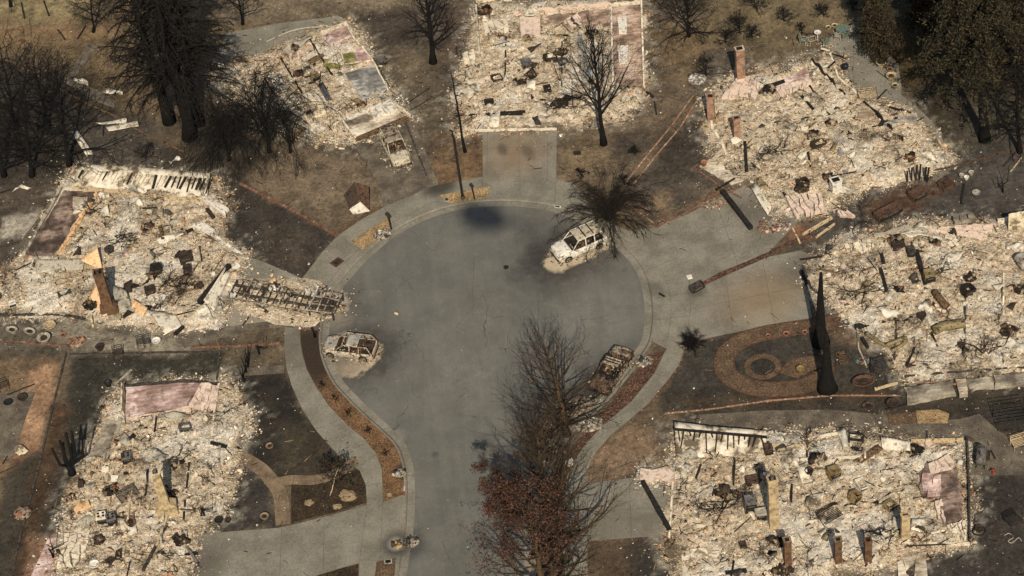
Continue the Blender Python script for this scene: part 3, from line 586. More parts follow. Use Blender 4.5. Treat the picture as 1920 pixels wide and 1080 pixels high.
pave('garden_path', [(336, 628), (430, 612), (500, 603), (600, 598), (600, 622), (562, 618), (534, 613), (480, 617), (420, 632), (345, 652)], 'dark_concrete', 0.022, [[(430, 612), (424, 630)], [(534, 602), (534, 613)]])
pave('driveway', [(405, 445), (455, 478), (492, 490), (566, 522), (600, 548), (612, 560), (600, 600), (440, 612), (400, 600), (440, 540)], 'concrete', 0.012, [[(520, 505), (500, 600)], [(430, 520), (600, 560)]])
pave('garden_path', [(112, 352), (138, 338), (112, 368), (45, 488), (0, 545), (-30, 560), (-30, 530), (20, 480)], 'dark_concrete', 0.012, [[(60, 430), (80, 432)], [(90, 385), (104, 390)]])
pave('patio', [(400, 118), (425, 62), (520, 44), (636, 30), (652, 40), (500, 96)], 'concrete', 0.012, [[(520, 44), (510, 92)]])
pave('patio', [(1540, 92), (1565, 60), (1600, 46), (1640, 66), (1684, 122), (1690, 160), (1690, 178), (1735, 215), (1764, 250), (1772, 280), (1745, 258), (1705, 208), (1612, 182), (1570, 150), (1582, 108)], 'concrete', 0.012, [[(1600, 47), (1600, 170)], [(1575, 120), (1690, 150)]])
pave('patio', [(1310, 778), (1430, 770), (1560, 768), (1660, 778), (1740, 790), (1800, 786), (1836, 776), (1870, 806), (1910, 836), (1990, 850), (1990, 890), (1820, 890), (1812, 832), (1560, 810), (1440, 820), (1300, 804)], 'dark_concrete', 0.012, [[(1440, 770), (1440, 818)], [(1585, 770), (1590, 812)], [(1735, 788), (1738, 824)], [(1862, 800), (1872, 888)], [(1510, 769), (1512, 812)], [(1310, 795), (1720, 798)], [(1815, 846), (1990, 842)], [(1664, 780), (1668, 818)]])
pave('patio', [(895, -40), (1200, -40), (1195, 2), (960, 2), (895, 4)], 'dark_concrete', 0.012, [[(976, -30), (976, 2)], [(1004, -30), (1006, 2)]])
pave('garden_path', [(165, 82), (186, 80), (160, 120), (138, 146), (180, 168), (216, 188), (214, 202), (180, 190), (118, 152)], 'dark_concrete', 0.012, [[(160, 104), (172, 106)], [(140, 140), (128, 150)]])
pave('patio', [(-40, 742), (66, 735), (42, 800), (22, 860), (-40, 862)], 'dark_concrete', 0.014, [[(20, 738), (-5, 860)], [(-40, 800), (44, 792)]])
pave('patio', [(90, 1010), (125, 1005), (105, 1110), (45, 1110)], 'rose_floor', 0.014)
# gravel beds between walk and kerb
LK = kerb_between((599, 622), (758, 925))
pave('gravel_bed', [(563, 618)] + LK + [(758, 927), (719, 941), (717, 880), (706, 850), (686, 825), (651, 795), (617, 760), (593, 724), (576, 692), (568, 665), (564, 640)], 'orange_gravel', 0.0225)
pave('gravel_bed', [(657, 453), (728, 408), (730, 428), (712, 446), (680, 468)], 'tan_gravel', 0.024)
pave('gravel_bed', [(824, 366), (918, 350), (912, 372), (868, 378), (843, 382)], 'tan_gravel', 0.024)
pave('planting_bed', [(1245, 660), (1225, 701), (1182, 753), (1138, 789), (1108, 820), (1082, 850), (1060, 888), (1054, 960), (1054, 1110), (1012, 1110), (1014, 1010), (1022, 945), (1040, 890), (1072, 842), (1110, 794), (1147, 754), (1172, 724), (1200, 687), (1215, 666)], 'brown_bark', 0.0225)
pave('planting_bed', [(546, 908), (600, 908), (640, 892), (676, 876), (686, 905), (688, 942), (620, 962), (546, 980)], 'dark_mulch', 0.016)
pave('planting_bed', [(590, 1082), (640, 1066), (672, 1058), (670, 1110), (566, 1110)], 'dark_mulch', 0.018)
pave('planting_bed', [(706, 1054), (742, 1046), (738, 1110), (700, 1110)], 'path_gravel', 0.022)
pave('gravel_bed', [(610, 440), (672, 408), (700, 390), (716, 386), (700, 396), (640, 436)], 'path_gravel', 0.024)
pave('gravel_bed', [(1718, 770), (1760, 768), (1780, 776), (1776, 794), (1720, 794)], 'tan_gravel', 0.02)
pave('gravel_bed', [(1660, 778), (1718, 772), (1720, 794), (1668, 798)], 'path_gravel', 0.019)
def ribbon(name, px, w, mat, z, smooth=8, edge=None, joints=0):
    ln = W(catmull(px, smooth)); b = MB(); b.strip(ln, -w / 2, w / 2, z)
    b.m = 1
    if edge:
        b.strip(ln, -w / 2 - 0.06, -w / 2 + 0.05, z + 0.03); b.strip(ln, w / 2 - 0.05, w / 2 + 0.06, z + 0.03)
    if joints:
        acc = 0
        for i in range(len(ln) - 1):
            acc += (ln[i + 1] - ln[i]).length
            if acc > joints:
                acc = 0; d = (ln[i + 1] - ln[i]).normalized(); b.strip([ln[i], ln[i] + d * 0.05], -w / 2, w / 2, z + 0.004)
    return b.build(name, [mat, edge or 'joint'], kind='structure')
ribbon('garden_path', [(436, 852), (462, 862), (490, 880), (512, 905), (526, 930), (531, 984)], 1.15, 'paver', 0.016, joints=1.4)
ribbon('garden_path', [(516, 906), (545, 900), (590, 900), (630, 888), (670, 862)], 0.95, 'paver', 0.024, joints=1.5)
ribbon('garden_path', [(436, 698), (480, 696), (533, 692)], 0.9, 'dark_concrete', 0.016, joints=1.3)
ribbon('garden_path', [(1585, 600), (1530, 610), (1440, 624), (1390, 640), (1362, 664), (1360, 695), (1385, 718), (1430, 730), (1490, 728), (1535, 712), (1545, 690), (1520, 682), (1490, 690), (1480, 705)], 1.5, 'path_gravel', 0.016, 10, 'brown_brick')
_c = [(1430 + 29 * math.cos(a), 688 + 20 * math.sin(a)) for a in np.linspace(0, 6.283, 25)]
ribbon('garden_path', _c, 0.5, 'path_gravel', 0.03, 2)
_c = [(1499 + 16 * math.cos(a), 690 + 11 * math.sin(a)) for a in np.linspace(0, 6.283, 19)]
ribbon('garden_path', _c, 0.45, 'path_gravel', 0.05, 2)
# ------------------------------------------------------------------ the burned houses
RUBBLE = [(30, '#bca98a'), (24, '#ac997c'), (14, '#cbbb9f'), (5, '#d8ccb6'), (10, '#93816a'), (4, '#bf9c7a'), (4, '#c4a693'), (4, '#857c6c'), (5, '#6d5a45'), (4, '#3d3226'), (1, '#7a5038')]
BED = {}
def bed_height(k, x, y):
    pw, seed, h = BED[k]; d = sdf(pw, x, y) + (fbm(x * 0.8, y * 0.8, 4, seed + 7) - 0.5) * 1.6
    e = sstep(-0.4, 1.3, d)
    z = h * e * (0.25 + 1.3 * fbm(x * 0.45, y * 0.45, 4, seed) ** 1.5) + 0.45 * e * (fbm(x * 2.2, y * 2.2, 3, seed + 1) - 0.40) + 0.12 * e * (fbm(x * 7, y * 7, 2, seed + 2) - 0.4)
    for poly in CLEAR.get(k, []): z = z * (1 - 0.97 * sstep(-0.35, 0.15, sdf(W(poly), x, y)))
    return np.where(d > -0.4, np.maximum(z, 0.005) + 0.012, 0.0), d
def bz(k, p):
    return float(bed_height(k, np.array([p.x]), np.array([p.y]))[0][0])
CLEAR = {}              # bare slabs: no loose pieces on top
def ruin(k, label, seed, h, n, cx, cy):
    pw = W(HOUSES[k]); BED[k] = (pw, seed, h)
    root = wempty('burned_house', label, 'house ruin', P(cx, cy))
    org = ORG[root.name]; rs = np.random.RandomState(seed); n = int(n * 1.7)
    bx = [q.x for q in pw]; by = [q.y for q in pw]
    xs = np.arange(max(min(bx) - 1.5, -52), min(max(bx) + 1.5, 58), 0.14); ys = np.arange(max(min(by) - 1.5, -42), max(by) + 1.5, 0.14); X, Y = np.meshgrid(xs, ys)
    Z, d = bed_height(k, X, Y); ok = d > -0.35
    dark = np.clip(0.30 + (fbm(X * 0.55, Y * 0.55, 4, seed + 3) - 0.5) * 1.5 + 0.35 * sstep(0.9, 0.1, d) , 0, 1); white = sstep(0.52, 0.72, fbm(X * 0.4, Y * 0.4, 4, seed + 4))
    pc = np.stack([dark, white, np.zeros_like(dark)], -1)
    ny, nx = X.shape; idx = np.arange(nx * ny).reshape(ny, nx); m = ok[:-1, :-1] & ok[:-1, 1:] & ok[1:, 1:] & ok[1:, :-1]
    F = np.stack([idx[:-1, :-1], idx[:-1, 1:], idx[1:, 1:], idx[1:, :-1]], -1)[m]
    used = np.zeros(nx * ny, bool); used[F.ravel()] = True; re = np.cumsum(used) - 1
    V = np.stack([X, Y, Z], -1).reshape(-1, 3)[used]; PC = pc.reshape(-1, 3)[used]; F = re[F]; mi = np.zeros(len(F), int); FC = np.ones((len(F), 3))
    # loose pieces
    x = rs.uniform(xs[0], xs[-1], n * 3); y = rs.uniform(ys[0], ys[-1], n * 3); z, dd = bed_height(k, x, y)
    keep = (dd > -0.9 + 0.6 * rs.rand(len(x)))
    for poly in CLEAR.get(k, []): keep &= (sdf(W(poly), x, y) < 0.1) | (rs.rand(len(x)) < 0.05)
    x, y, z = x[keep], y[keep], z[keep]; clump = fbm(x * 0.7, y * 0.7, 4, seed + 5)
    keep = rs.rand(len(x)) < sstep(0.25, 0.6, clump) + 0.25; x, y, z = x[keep][:n], y[keep][:n], z[keep][:n]
    size = np.clip(np.exp(rs.normal(-2.7, 0.55, len(x))), 0.035, 0.4)
    v, f = chunks(x, y, z + size * 0.06, size, rs.uniform(0.1, 0.45, len(x)), rs, 0.3)
    c0 = pick(rs, len(x), RUBBLE); zd = sstep(.40, .78, 0.30 + (fbm(x * 0.55, y * 0.55, 4, seed + 3) - 0.5) * 1.5)[:, None]; zw = sstep(0.52, 0.72, fbm(x * 0.4, y * 0.4, 4, seed + 4))[:, None]; zt = sstep(.5, .68, fbm(x * .3 + 9, y * .3, 4, seed + 6))[:, None]
    c0 = c0 * (1 - .6 * zd); c0 = c0 * (1 - .5 * zw) + np.array(C('#d3cab6')) * .5 * zw; c0 = c0 * (1 - zt * np.array([.22, .34, .45])); c = np.repeat(c0, 6, 0)
    V2, F2, C2 = [V, v], [F, f + len(V)], [FC, c]; PC2 = [PC, np.zeros((len(v), 3))]; o = len(V) + len(v)
    ns = n // 70; i = rs.randint(0, len(x), ns); ln = np.clip(np.exp(rs.normal(-0.8, 0.45, ns)), 0.15, 1.4)
    v, f = chunks(x[i], y[i], z[i] + 0.10, rs.uniform(0.02, 0.06, ns), 1, rs, 0.18, 0.1, long=ln)
    c = np.repeat(pick(rs, ns, [(5, '#221c15'), (3, '#3d3226'), (2, '#6b5a42'), (2, '#b5a17a'), (1, '#6d4128')]), 6, 0)
    V2.append(v); F2.append(f + o); C2.append(c); PC2.append(np.zeros((len(v), 3)))
    V = np.concatenate(V2) - np.array(org); F = np.concatenate(F2); FC = np.concatenate(C2); PC = np.concatenate(PC2); mi = np.concatenate([mi, np.ones(len(F) - len(mi), int)])
    ob = arr_mesh('rubble', V, F, ['ash_rubble', 'fragments'], col=FC, colpt=PC, mi=mi, parent=root, kind='stuff')
    return root
def slab(root, px, z0, z1, mat, name='floor_slab', rag=0.0, seed=1, label=None):
    pts = W(px, z1)
    if rag:
        r = random.Random(seed); out = []
        for i in range(len(pts)):
            a, b = pts[i], pts[(i + 1) % len(pts)]; m = max(1, int((b - a).length / 0.5))
            for j in range(m):
                q = a.lerp(b, j / m); out.append(q + Vector((r.uniform(-rag, rag), r.uniform(-rag, rag), 0)))
        pts = out
    b = MB(); b.prism(pts, z0, z1); o = b.build(name, mat, root)
    if label: o['label'] = label
    return o
def wall(root, line, h, t, mat, name='wall_remnant', rag=0.25, seed=3, label=None, z0=0.0):
    """what is left standing of a wall, broken along the top"""
    r = random.Random(seed); b = MB(); ln = W(line, 0); pts = []
    for a, c in zip(ln, ln[1:]):
        m = max(1, int((c - a).length / 0.45)); pts += [a.lerp(c, j / m) for j in range(m)]
    pts.append(ln[-1]); hs = [h * (1 - rag * r.random() * 1.6) for _ in pts]; o = len(b.v)
    for i, q in enumerate(pts):
        a, c = pts[max(i - 1, 0)], pts[min(i + 1, len(pts) - 1)]; d = (c - a).normalized(); nn = Vector((-d.y, d.x, 0)) * t / 2
        for s_, zz in ((1, z0), (1, z0 + hs[i]), (-1, z0 + hs[i]), (-1, z0)): b.v.append((q.x + nn.x * s_, q.y + nn.y * s_, zz))
    for i in range(len(pts) - 1):
        k = o + 4 * i
        for j in range(3): b.face((k + j, k + j + 1, k + j + 5, k + j + 4)[::-1])
    b.face((o, o + 1, o + 2, o + 3)); k = o + 4 * (len(pts) - 1); b.face((k + 3, k + 2, k + 1, k))
    ob = b.build(name, mat, root)
    if label: ob['label'] = label
    return ob
def stack(root, base, topy, w, d, rz, mat, name='chimney', taper=1.0, cap='char', shoulder=None, label=None):
    """an upright masonry shaft with an open flue; shoulder=(width, depth, height) is its wider foot"""
    h = HT(base[0], base[1], topy); g = P(*base); b = MB(); M = Matrix.Translation(g) @ Matrix.Rotation(rz, 4, 'Z'); r = random.Random(int(base[0]))
    def ring(hw, hd, z): return [M @ Vector((sx * hw, sy * hd, z)) for sx, sy in ((-1, -1), (1, -1), (1, 1), (-1, 1))]
    prof = []
    if shoulder:
        sw, sd, sh = shoulder; prof += [(sw / 2, sd / 2, 0), (sw / 2, sd / 2, sh), (w / 2 * 1.05, d / 2 * 1.05, sh + 0.35)]
    else: prof += [(w / 2, d / 2, 0)]
    k = 7; z1 = prof[-1][2]
    for i in range(1, k + 1):
        t = i / k; s_ = 1 + (taper - 1) * t; prof.append((w / 2 * s_, d / 2 * s_, z1 + (h - z1) * t))
    prof += [(w / 2 * taper + .04, d / 2 * taper + .04, h), (w / 2 * taper + .04, d / 2 * taper + .04, h + .09), (w / 2 * taper - .1, d / 2 * taper - .1, h + .09), (w / 2 * taper - .1, d / 2 * taper - .1, h - .5)]
    o = len(b.v)
    for hw, hd, z in prof:
        for q in ring(hw, hd, z): b.v.append(tuple(q + Vector((r.uniform(-.012, .012), r.uniform(-.012, .012), 0))))
    for i in range(len(prof) - 1):
        b.m = 1 if i == len(prof) - 2 else 0
        for j in range(4):
            a = o + 4 * i + j; c = o + 4 * i + (j + 1) % 4; b.face((a, c, c + 4, a + 4))
    b.m = 1; b.face([o + 4 * (len(prof) - 1) + j for j in range(4)])
    ob = b.build(name, [mat, 'char'], root)
    if label: ob['label'] = label
    if cap == 'flue':
        c = MB(); c.lathe([(0.14, h), (0.14, h + 0.35), (0.10, h + 0.35), (0.10, h)], 10, M); c.build('flue', 'grey_metal', ob)
    return ob
def cracked(root, quad, z, nu, nv, mat, seed, name='fallen_plaster', thick=0.09, gap=0.05, tilt=0.12):
    """a wall face that fell flat and broke into slabs, all still lying together"""
    r = random.Random(seed); b = MB(); a, c, d, e = W(quad, z)
    gp = {}
    for j in range(nv + 1):
        for i in range(nu + 1):
            u, v = i / nu + (r.uniform(-.42, .42) / nu if 0 < i < nu else r.uniform(-.12, .12) / nu), j / nv + (r.uniform(-.42, .42) / nv if 0 < j < nv else r.uniform(-.2, .2) / nv)
            gp[i, j] = (a * (1 - u) + c * u) * (1 - v) + (e * (1 - u) + d * u) * v
    for j in range(nv):
        for i in range(nu):
            if r.random() < 0.06: continue
            q = [gp[i, j], gp[i + 1, j], gp[i + 1, j + 1], gp[i, j + 1]]; m = sum(q, Vector()) / 4
            if r.random() < 0.5: q.insert(2, (q[1] + q[2]) / 2 + Vector((r.uniform(-.1, .1), r.uniform(-.1, .1), 0)))
            q = [m + (p - m) * (1 - gap / max((p - m).length, .1)) for p in q]; dz = r.uniform(0, tilt); tx, ty = r.uniform(-.14, .14), r.uniform(-.14, .14)
            n0 = len(b.v); b.prism(q, z - 0.25, z + thick)
            for ii in range(n0, len(b.v)):
                x, y, zz = b.v[ii]; b.v[ii] = (x, y, zz + dz + (x - m.x) * tx + (y - m.y) * ty)
    return b.build(name, mat, root)
def bent(root, quad, z, mat, amp=0.2, nu=10, nv=5, seed=1, name='fallen_sheet', ribs=0, lift=(0, 0, 0, 0), label=None, thing=None):
    """a sheet buckled by the fire; lift raises its four corners"""
    r = np.random.RandomState(seed); ph = r.uniform(0, 6.28, 6); b = MB(); q = W(quad, z)
    q = [p + Vector((0, 0, l)) for p, l in zip(q, lift)]
    def fn(u, v): return amp * (0.5 * math.sin(3.1 * u + ph[0]) * math.sin(2.3 * v + ph[1]) + 0.3 * math.sin(7 * u + 3 * v + ph[2]) + 0.2 * math.sin(5 * v - 4 * u + ph[3])) + (0.025 * math.cos(2 * math.pi * ribs * u) if ribs else 0)
    if ribs: nu = ribs * 4
    b.patch(q, nu, nv, fn)
    if thing:
        at = sum(q, Vector()) / 4; at.z = max(at.z, 0); o = b.build(name, mat, None, True, at=at, **thing)
    else: o = b.build(name, mat, root, True)
    if label: o['label'] = label
    return o

CLEAR['A'] = [[(603, 65), (650, 47), (661, 72), (623, 90)], [(648, 137), (702, 120), (728, 173), (680, 187)], [(640, 103), (682, 85), (698, 116), (647, 125)], [(643, 230), (733, 195), (763, 220), (667, 260)]]
CLEAR['B'] = [[(1147, 13), (1203, 8), (1208, 163), (1150, 163)], [(975, 32), (1013, 32), (1013, 67), (977, 67)], [(1015, 28), (1146, 15), (1147, 48), (1030, 45)]]
CLEAR['C'] = [[(1440, 160), (1512, 128), (1522, 153), (1460, 180)], [(1470, 367), (1540, 365), (1547, 393), (1493, 412)]]
CLEAR['D'] = [[(1697, 725), (1787, 710), (1920, 697), (1920, 720), (1702, 756)]]
CLEAR['E'] = [[(1739, 870), (1783, 853), (1800, 902), (1809, 978), (1768, 984), (1765, 932), (1727, 935), (1725, 888)], [(1265, 805), (1437, 820), (1437, 845), (1265, 854)]]
CLEAR['G'] = [[(235, 725), (347, 716), (410, 722), (404, 770), (300, 777), (236, 784)], [(200, 783), (219, 788), (203, 860), (164, 860)]]
CLEAR['H'] = [[(120, 357), (182, 360), (100, 483), (45, 483)], [(147, 317), (397, 333), (389, 370), (141, 345)], [(277, 580), (343, 600), (343, 625), (300, 605)]]

# --- behind the beige van
R_ = ruin('A', 'burned house reduced to ash and bare grey floor slabs behind the beige van', 11, 0.32, 5200, 600, 160)
slab(R_, CLEAR['A'][0], 0, 0.34, 'rose_floor', rag=.05); slab(R_, CLEAR['A'][1], 0, 0.30, 'blue_floor', rag=.06, label='blue grey floor slab')
slab(R_, [(640, 103), (660, 97), (671, 118), (647, 125)], 0, 0.31, 'moss_floor'); slab(R_, [(662, 97), (682, 85), (698, 115), (673, 118)], 0, 0.32, 'rose_floor')
slab(R_, [(600, 112), (632, 106), (640, 126), (612, 132)], 0, 0.28, 'moss_floor', rag=.1); slab(R_, [(528, 102), (600, 72), (612, 88), (545, 112)], 0, 0.30, 'pink_floor', rag=.12); slab(R_, [(484, 116), (522, 100), (535, 112), (490, 128)], 0, 0.29, 'pink_floor', rag=.12)
slab(R_, CLEAR['A'][3], 0, 0.16, 'pale_floor', rag=.05, label='pale garage floor'); slab(R_, [(646, 228), (690, 212), (700, 222), (655, 240)], 0.1, 0.19, 'grey_floor', rag=.1)
wall(R_, [(603, 65), (650, 47), (661, 72), (698, 115), (728, 173)], 0.5, .12, 'plaster', seed=1); wall(R_, [(623, 90), (661, 72)], 0.45, .1, 'plaster', seed=2); wall(R_, [(647, 126), (700, 117)], .5, .1, 'pink_plaster', seed=3)
wall(R_, [(640, 103), (647, 125)], .5, .1, 'plaster', seed=4); wall(R_, [(643, 230), (667, 262)], 0.45, .15, 'plaster', seed=5); wall(R_, [(733, 195), (770, 222)], 0.6, .15, 'plaster', seed=6); wall(R_, [(643, 229), (733, 194)], 0.5, .12, 'ash_white', seed=7)
slab(R_, [(668, 264), (664, 258), (762, 216), (768, 223)], 0.02, 0.2, 'scorched_wood', 'door_sill'); cracked(R_, [(690, 205), (735, 192), (748, 205), (700, 225)], 0.28, 4, 2, 'ash_white', 5)
bent(R_, [(540, 98), (560, 92), (562, 116), (545, 118)], .35, 'pink_plaster', .25, seed=4, name='curved_wall_panel'); bent(R_, [(576, 112), (606, 100), (608, 106), (580, 120)], .5, 'scorched_wood', .15, seed=6)
bent(R_, [(595, 158), (606, 154), (622, 185), (612, 190)], .5, 'blue_metal', .2, seed=7); cracked(R_, [(520, 190), (600, 170), (620, 195), (540, 225)], .3, 6, 3, 'plaster', 8, gap=.12)
# --- at the head of the court
R_ = ruin('B', 'burned house at the head of the court with a bare pink garage floor', 12, 0.36, 7000, 1020, 130)
slab(R_, CLEAR['B'][0], 0, 0.2, 'pink_floor', rag=.03, label='bare pink garage floor'); slab(R_, CLEAR['B'][1], 0, 0.4, 'pink_plaster', rag=.04, label='pale pink floor square')
for q in ([(1158, 33), (1175, 31), (1176, 54), (1159, 56)], [(1158, 86), (1177, 84), (1178, 110), (1159, 112)]): slab(R_, q, 0.15, 0.75, 'ash_white', 'concrete_pad', rag=.07)
wall(R_, [(1203, 8), (1208, 165)], 0.7, .16, 'plaster', seed=11); wall(R_, [(1146, 14), (1150, 164)], 0.35, .15, 'ash_white', seed=12); wall(R_, [(962, 30), (1030, 24), (1146, 13)], .7, .15, 'pink_plaster', seed=13); wall(R_, [(895, 30), (899, 90), (905, 150)], 1.5, .16, 'galvanised', rag=.3, seed=14, label='tall grey side wall')
wall(R_, [(1146, 13), (1203, 7)], .5, .16, 'plaster', seed=15); wall(R_, [(893, 5), (960, 3)], .6, .15, 'plaster', seed=16)
slab(R_, [(1016, 29), (1144, 16), (1146, 46), (1100, 50), (1060, 42), (1032, 45)], 0, .33, 'pink_floor', rag=.15); cracked(R_, [(1062, 38), (1084, 28), (1092, 42), (1072, 52)], .5, 2, 2, 'pink_plaster', 3, gap=.02)
cracked(R_, [(905, 40), (950, 38), (955, 60), (910, 66)], .45, 4, 2, 'plaster', 4); cracked(R_, [(868, 100), (890, 92), (895, 122), (870, 128)], .35, 2, 3, 'plaster', 6)
bent(R_, [(877, 128), (901, 122), (904, 175), (876, 186)], .4, 'sooty_panel', .3, nu=6, nv=24, seed=5, name='slatted_shutter'); wall(R_, [(870, 243), (905, 246), (1044, 243)], .22, .2, 'plaster', seed=17)
slab(R_, [(905, 212), (980, 209), (980, 214), (905, 217)], .3, .42, 'char', 'fallen_joist'); slab(R_, [(905, 222), (1000, 222), (1040, 232), (910, 236)], 0, .22, 'pale_floor', rag=.25)
# --- with brick chimneys beside the patio
R_ = ruin('C', 'burned house with tall and short brick chimneys beside the grey patio', 13, 0.42, 9000, 1560, 260)
stack(R_, (1389, 160), 92, .75, .62, 0.1, 'old_brick', label='tallest brick chimney'); stack(R_, (1333, 226), 180, .58, .58, -.3, 'old_brick', 'brick_pier'.replace('_pier', '_pier')) if False else None
stack(R_, (1334, 227), 181, .62, .55, -.25, 'old_brick', name='brick_pier'); stack(R_, (1382, 264), 222, .6, .5, .1, 'old_brick', name='brick_pier')
cracked(R_, [(1352, 185), (1384, 148), (1408, 148), (1400, 182)], .7, 4, 3, 'pink_plaster', 21, gap=.02, tilt=.25); cracked(R_, [(1398, 178), (1410, 150), (1425, 162), (1418, 192)], .6, 3, 2, 'pink_plaster', 22, gap=.04, tilt=.3)
slab(R_, CLEAR['C'][0], 0, .45, 'rose_floor', rag=.1); cracked(R_, [(1452, 168), (1518, 146), (1524, 158), (1462, 182)], .48, 7, 2, 'pink_plaster', 23, gap=.04); slab(R_, [(1440, 158), (1470, 148), (1472, 153), (1442, 164)], .45, .6, 'char', 'fallen_joist')
cracked(R_, CLEAR['C'][1], .5, 6, 5, 'peach_plaster' if False else 'pink_plaster', 24, gap=.07); cracked(R_, [(1568, 396), (1590, 396), (1606, 408), (1575, 406)], .1, 4, 1, 'pink_plaster', 25)
b = stack(R_, (1567, 362), 338, .85, .7, .2, 'ash_white', name='furnace_block'); slab(R_, [(1312, 312), (1372, 346), (1395, 338), (1355, 300), (1330, 297)], 0, .1, 'pale_floor', 'porch_floor', rag=.05)
bent(R_, [(1406, 348), (1420, 342), (1446, 388), (1440, 402)], .5, 'white_sheet', .35, seed=9, name='buckled_garage_door'); wall(R_, [(1330, 200), (1336, 245), (1352, 268), (1365, 300)], .35, .2, 'plaster', seed=31)
for i, (x, y, t) in enumerate([(1701, 341, 322), (1709, 338, 316), (1717, 337, 314), (1724, 336, 310), (1734, 338, 315), (1738, 341, 316)]):
    m = MB(); h = HT(x, y, t); g = P(x, y); m.bar(g, g + Vector((.03 * i, .1, h)), .14, .10); m.build('wall_stud', 'char', R_)
slab(R_, [(1565, 255), (1572, 252), (1590, 325), (1583, 328)], .2, .5, 'blue_floor', 'pipe_trench', rag=.12); slab(R_, [(1655, 228), (1715, 214), (1717, 222), (1660, 234)], .2, .46, 'blue_floor', 'pipe_trench', rag=.1)
wall(R_, [(1540, 95), (1555, 100), (1572, 150), (1612, 182)], .4, .15, 'plaster', seed=33); slab(R_, [(1605, 205), (1650, 195), (1660, 210), (1610, 222)], .2, .5, 'pale_floor', rag=.25)
# --- behind the two black trunks
R_ = ruin('D', 'burned house behind the two black trunks with cracked cream walls along its far side', 14, 0.45, 9500, 1760, 580)
cracked(R_, [(1592, 462), (1630, 450), (1640, 466), (1615, 475)], .4, 5, 3, 'peach_plaster' if False else 'plaster', 41, tilt=.3); cracked(R_, [(1745, 434), (1800, 424), (1870, 420), (1840, 450)], .35, 9, 3, 'pink_plaster', 42, gap=.03); cracked(R_, [(1748, 446), (1790, 440), (1800, 462), (1756, 462)], .4, 4, 3, 'plaster', 43)
wall(R_, [(1638, 450), (1694, 437), (1740, 440)], .8, .2, 'galvanised', seed=44); wall(R_, [(1870, 420), (1990, 400)], .6, .2, 'plaster', seed=45); bent(R_, [(1688, 440), (1730, 414), (1742, 440), (1706, 446)], .6, 'white_sheet', .35, seed=46, name='roof_sheet')
cracked(R_, [(1786, 408), (1826, 402), (1830, 414), (1790, 420)], .4, 3, 2, 'grey_floor', 47)
slab(R_, [(1697, 727), (1787, 712), (1790, 738), (1703, 756)], 0, .28, 'grey_floor', rag=.12); slab(R_, [(1812, 712), (1860, 705), (1862, 724), (1818, 730)], 0, .3, 'grey_floor', rag=.12); slab(R_, [(1866, 704), (1940, 692), (1940, 718), (1868, 724)], 0, .32, 'grey_floor', rag=.15); slab(R_, [(1793, 712), (1810, 709), (1816, 738), (1798, 741)], .1, .42, 'pale_floor', rag=.08)
wall(R_, [(1696, 709), (1780, 701), (1920, 692)], .3, .15, 'char_grey', seed=48); wall(R_, [(1556, 462), (1546, 510)], .25, .5, 'char_grey', seed=49); wall(R_, [(1606, 600), (1610, 655), (1625, 690)], .22, .12, 'galvanised', seed=50)
wall(R_, [(1505, 500), (1520, 540), (1548, 562)], .2, .2, 'char_grey', seed=51)
# --- with three brick piers
R_ = ruin('E', 'burned house with three short brick piers in a row and a fallen studded wall', 15, 0.36, 9500, 1540, 940)
stack(R_, (1451, 990), 898, .72, .62, .05, 'tan_brick', cap='flue', label='tan brick chimney')
for x, y, t in ((1477, 1060, 1013), (1571, 1058, 1012), (1627, 1056, 1013)): stack(R_, (x, y), t, .52, .5, .04, 'brown_brick', name='brick_pier')
stack(R_, (1696, 1015), 966, .62, .35, .1, 'tan_brick', name='wall_pier'); slab(R_, CLEAR['E'][0], 0, .3, 'dark_pink_floor', rag=.15); cracked(R_, [(1740, 872), (1778, 854), (1792, 876), (1745, 890)], .36, 4, 3, 'pink_plaster', 61, gap=.02); cracked(R_, [(1728, 890), (1765, 890), (1764, 930), (1730, 932)], .32, 3, 4, 'rose_floor', 62, gap=.02)
cracked(R_, [(1752, 942), (1768, 938), (1772, 985), (1758, 975)], .45, 2, 5, 'pink_plaster', 63, tilt=.25); cracked(R_, [(1772, 984), (1812, 975), (1812, 1014), (1790, 1010)], .35, 5, 4, 'plaster', 64, gap=.08)
q = bent(R_, [(1266, 806), (1437, 821), (1437, 851), (1268, 862)], .3, 'sooty_panel', .16, nu=20, nv=6, seed=65, name='fallen_wall', lift=(.9, .8, .06, .06), label='fallen cream wall with black studs')
for i in range(16):
    x = 1272 + i * 10.4; m = MB(); a = P(x, 807 + i * .95, 1.32); c = P(x + random.Random(i).uniform(-9, 7), 850 - random.Random(i + 50).uniform(0, 24), .5); m.bar(a, c, .09, .07); m.build('wall_stud', 'char', q)
m = MB(); m.bar(P(1265, 805, 1.34), P(1438, 820, 1.28), .16, .12); m.build('top_plate', 'char', q)
wall(R_, [(1813, 828), (1817, 925), (1818, 1022)], .55, .14, 'char_grey', rag=.1, seed=66); wall(R_, [(1818, 1022), (1740, 1022), (1640, 1021), (1484, 1024)], .35, .15, 'plaster', rag=.3, seed=67); wall(R_, [(1470, 1024), (1270, 1014)], .25, .15, 'plaster', seed=68); wall(R_, [(1262, 905), (1255, 1010)], .3, .15, 'plaster', seed=69)
wall(R_, [(1708, 832), (1806, 829)], .5, .12, 'pale_wood', rag=.05, seed=70); bent(R_, [(1652, 824), (1706, 832), (1707, 846), (1654, 842)], .5, 'white_sheet', .12, ribs=9, seed=71, name='corrugated_sheet', lift=(.3, .3, 0, 0))
m = MB(); g0, g1 = P(1592, 836), P(1618, 838); h = 1.5
for a, c in ((g0, g0 + Vector((0, 0, h))), (g1, g1 + Vector((0, 0, h))), (g0 + Vector((0, 0, h)), g1 + Vector((0, 0, h))), (g0 + Vector((0, 0, .75)), g1 + Vector((0, 0, .75)))): m.bar(a, c, .12)
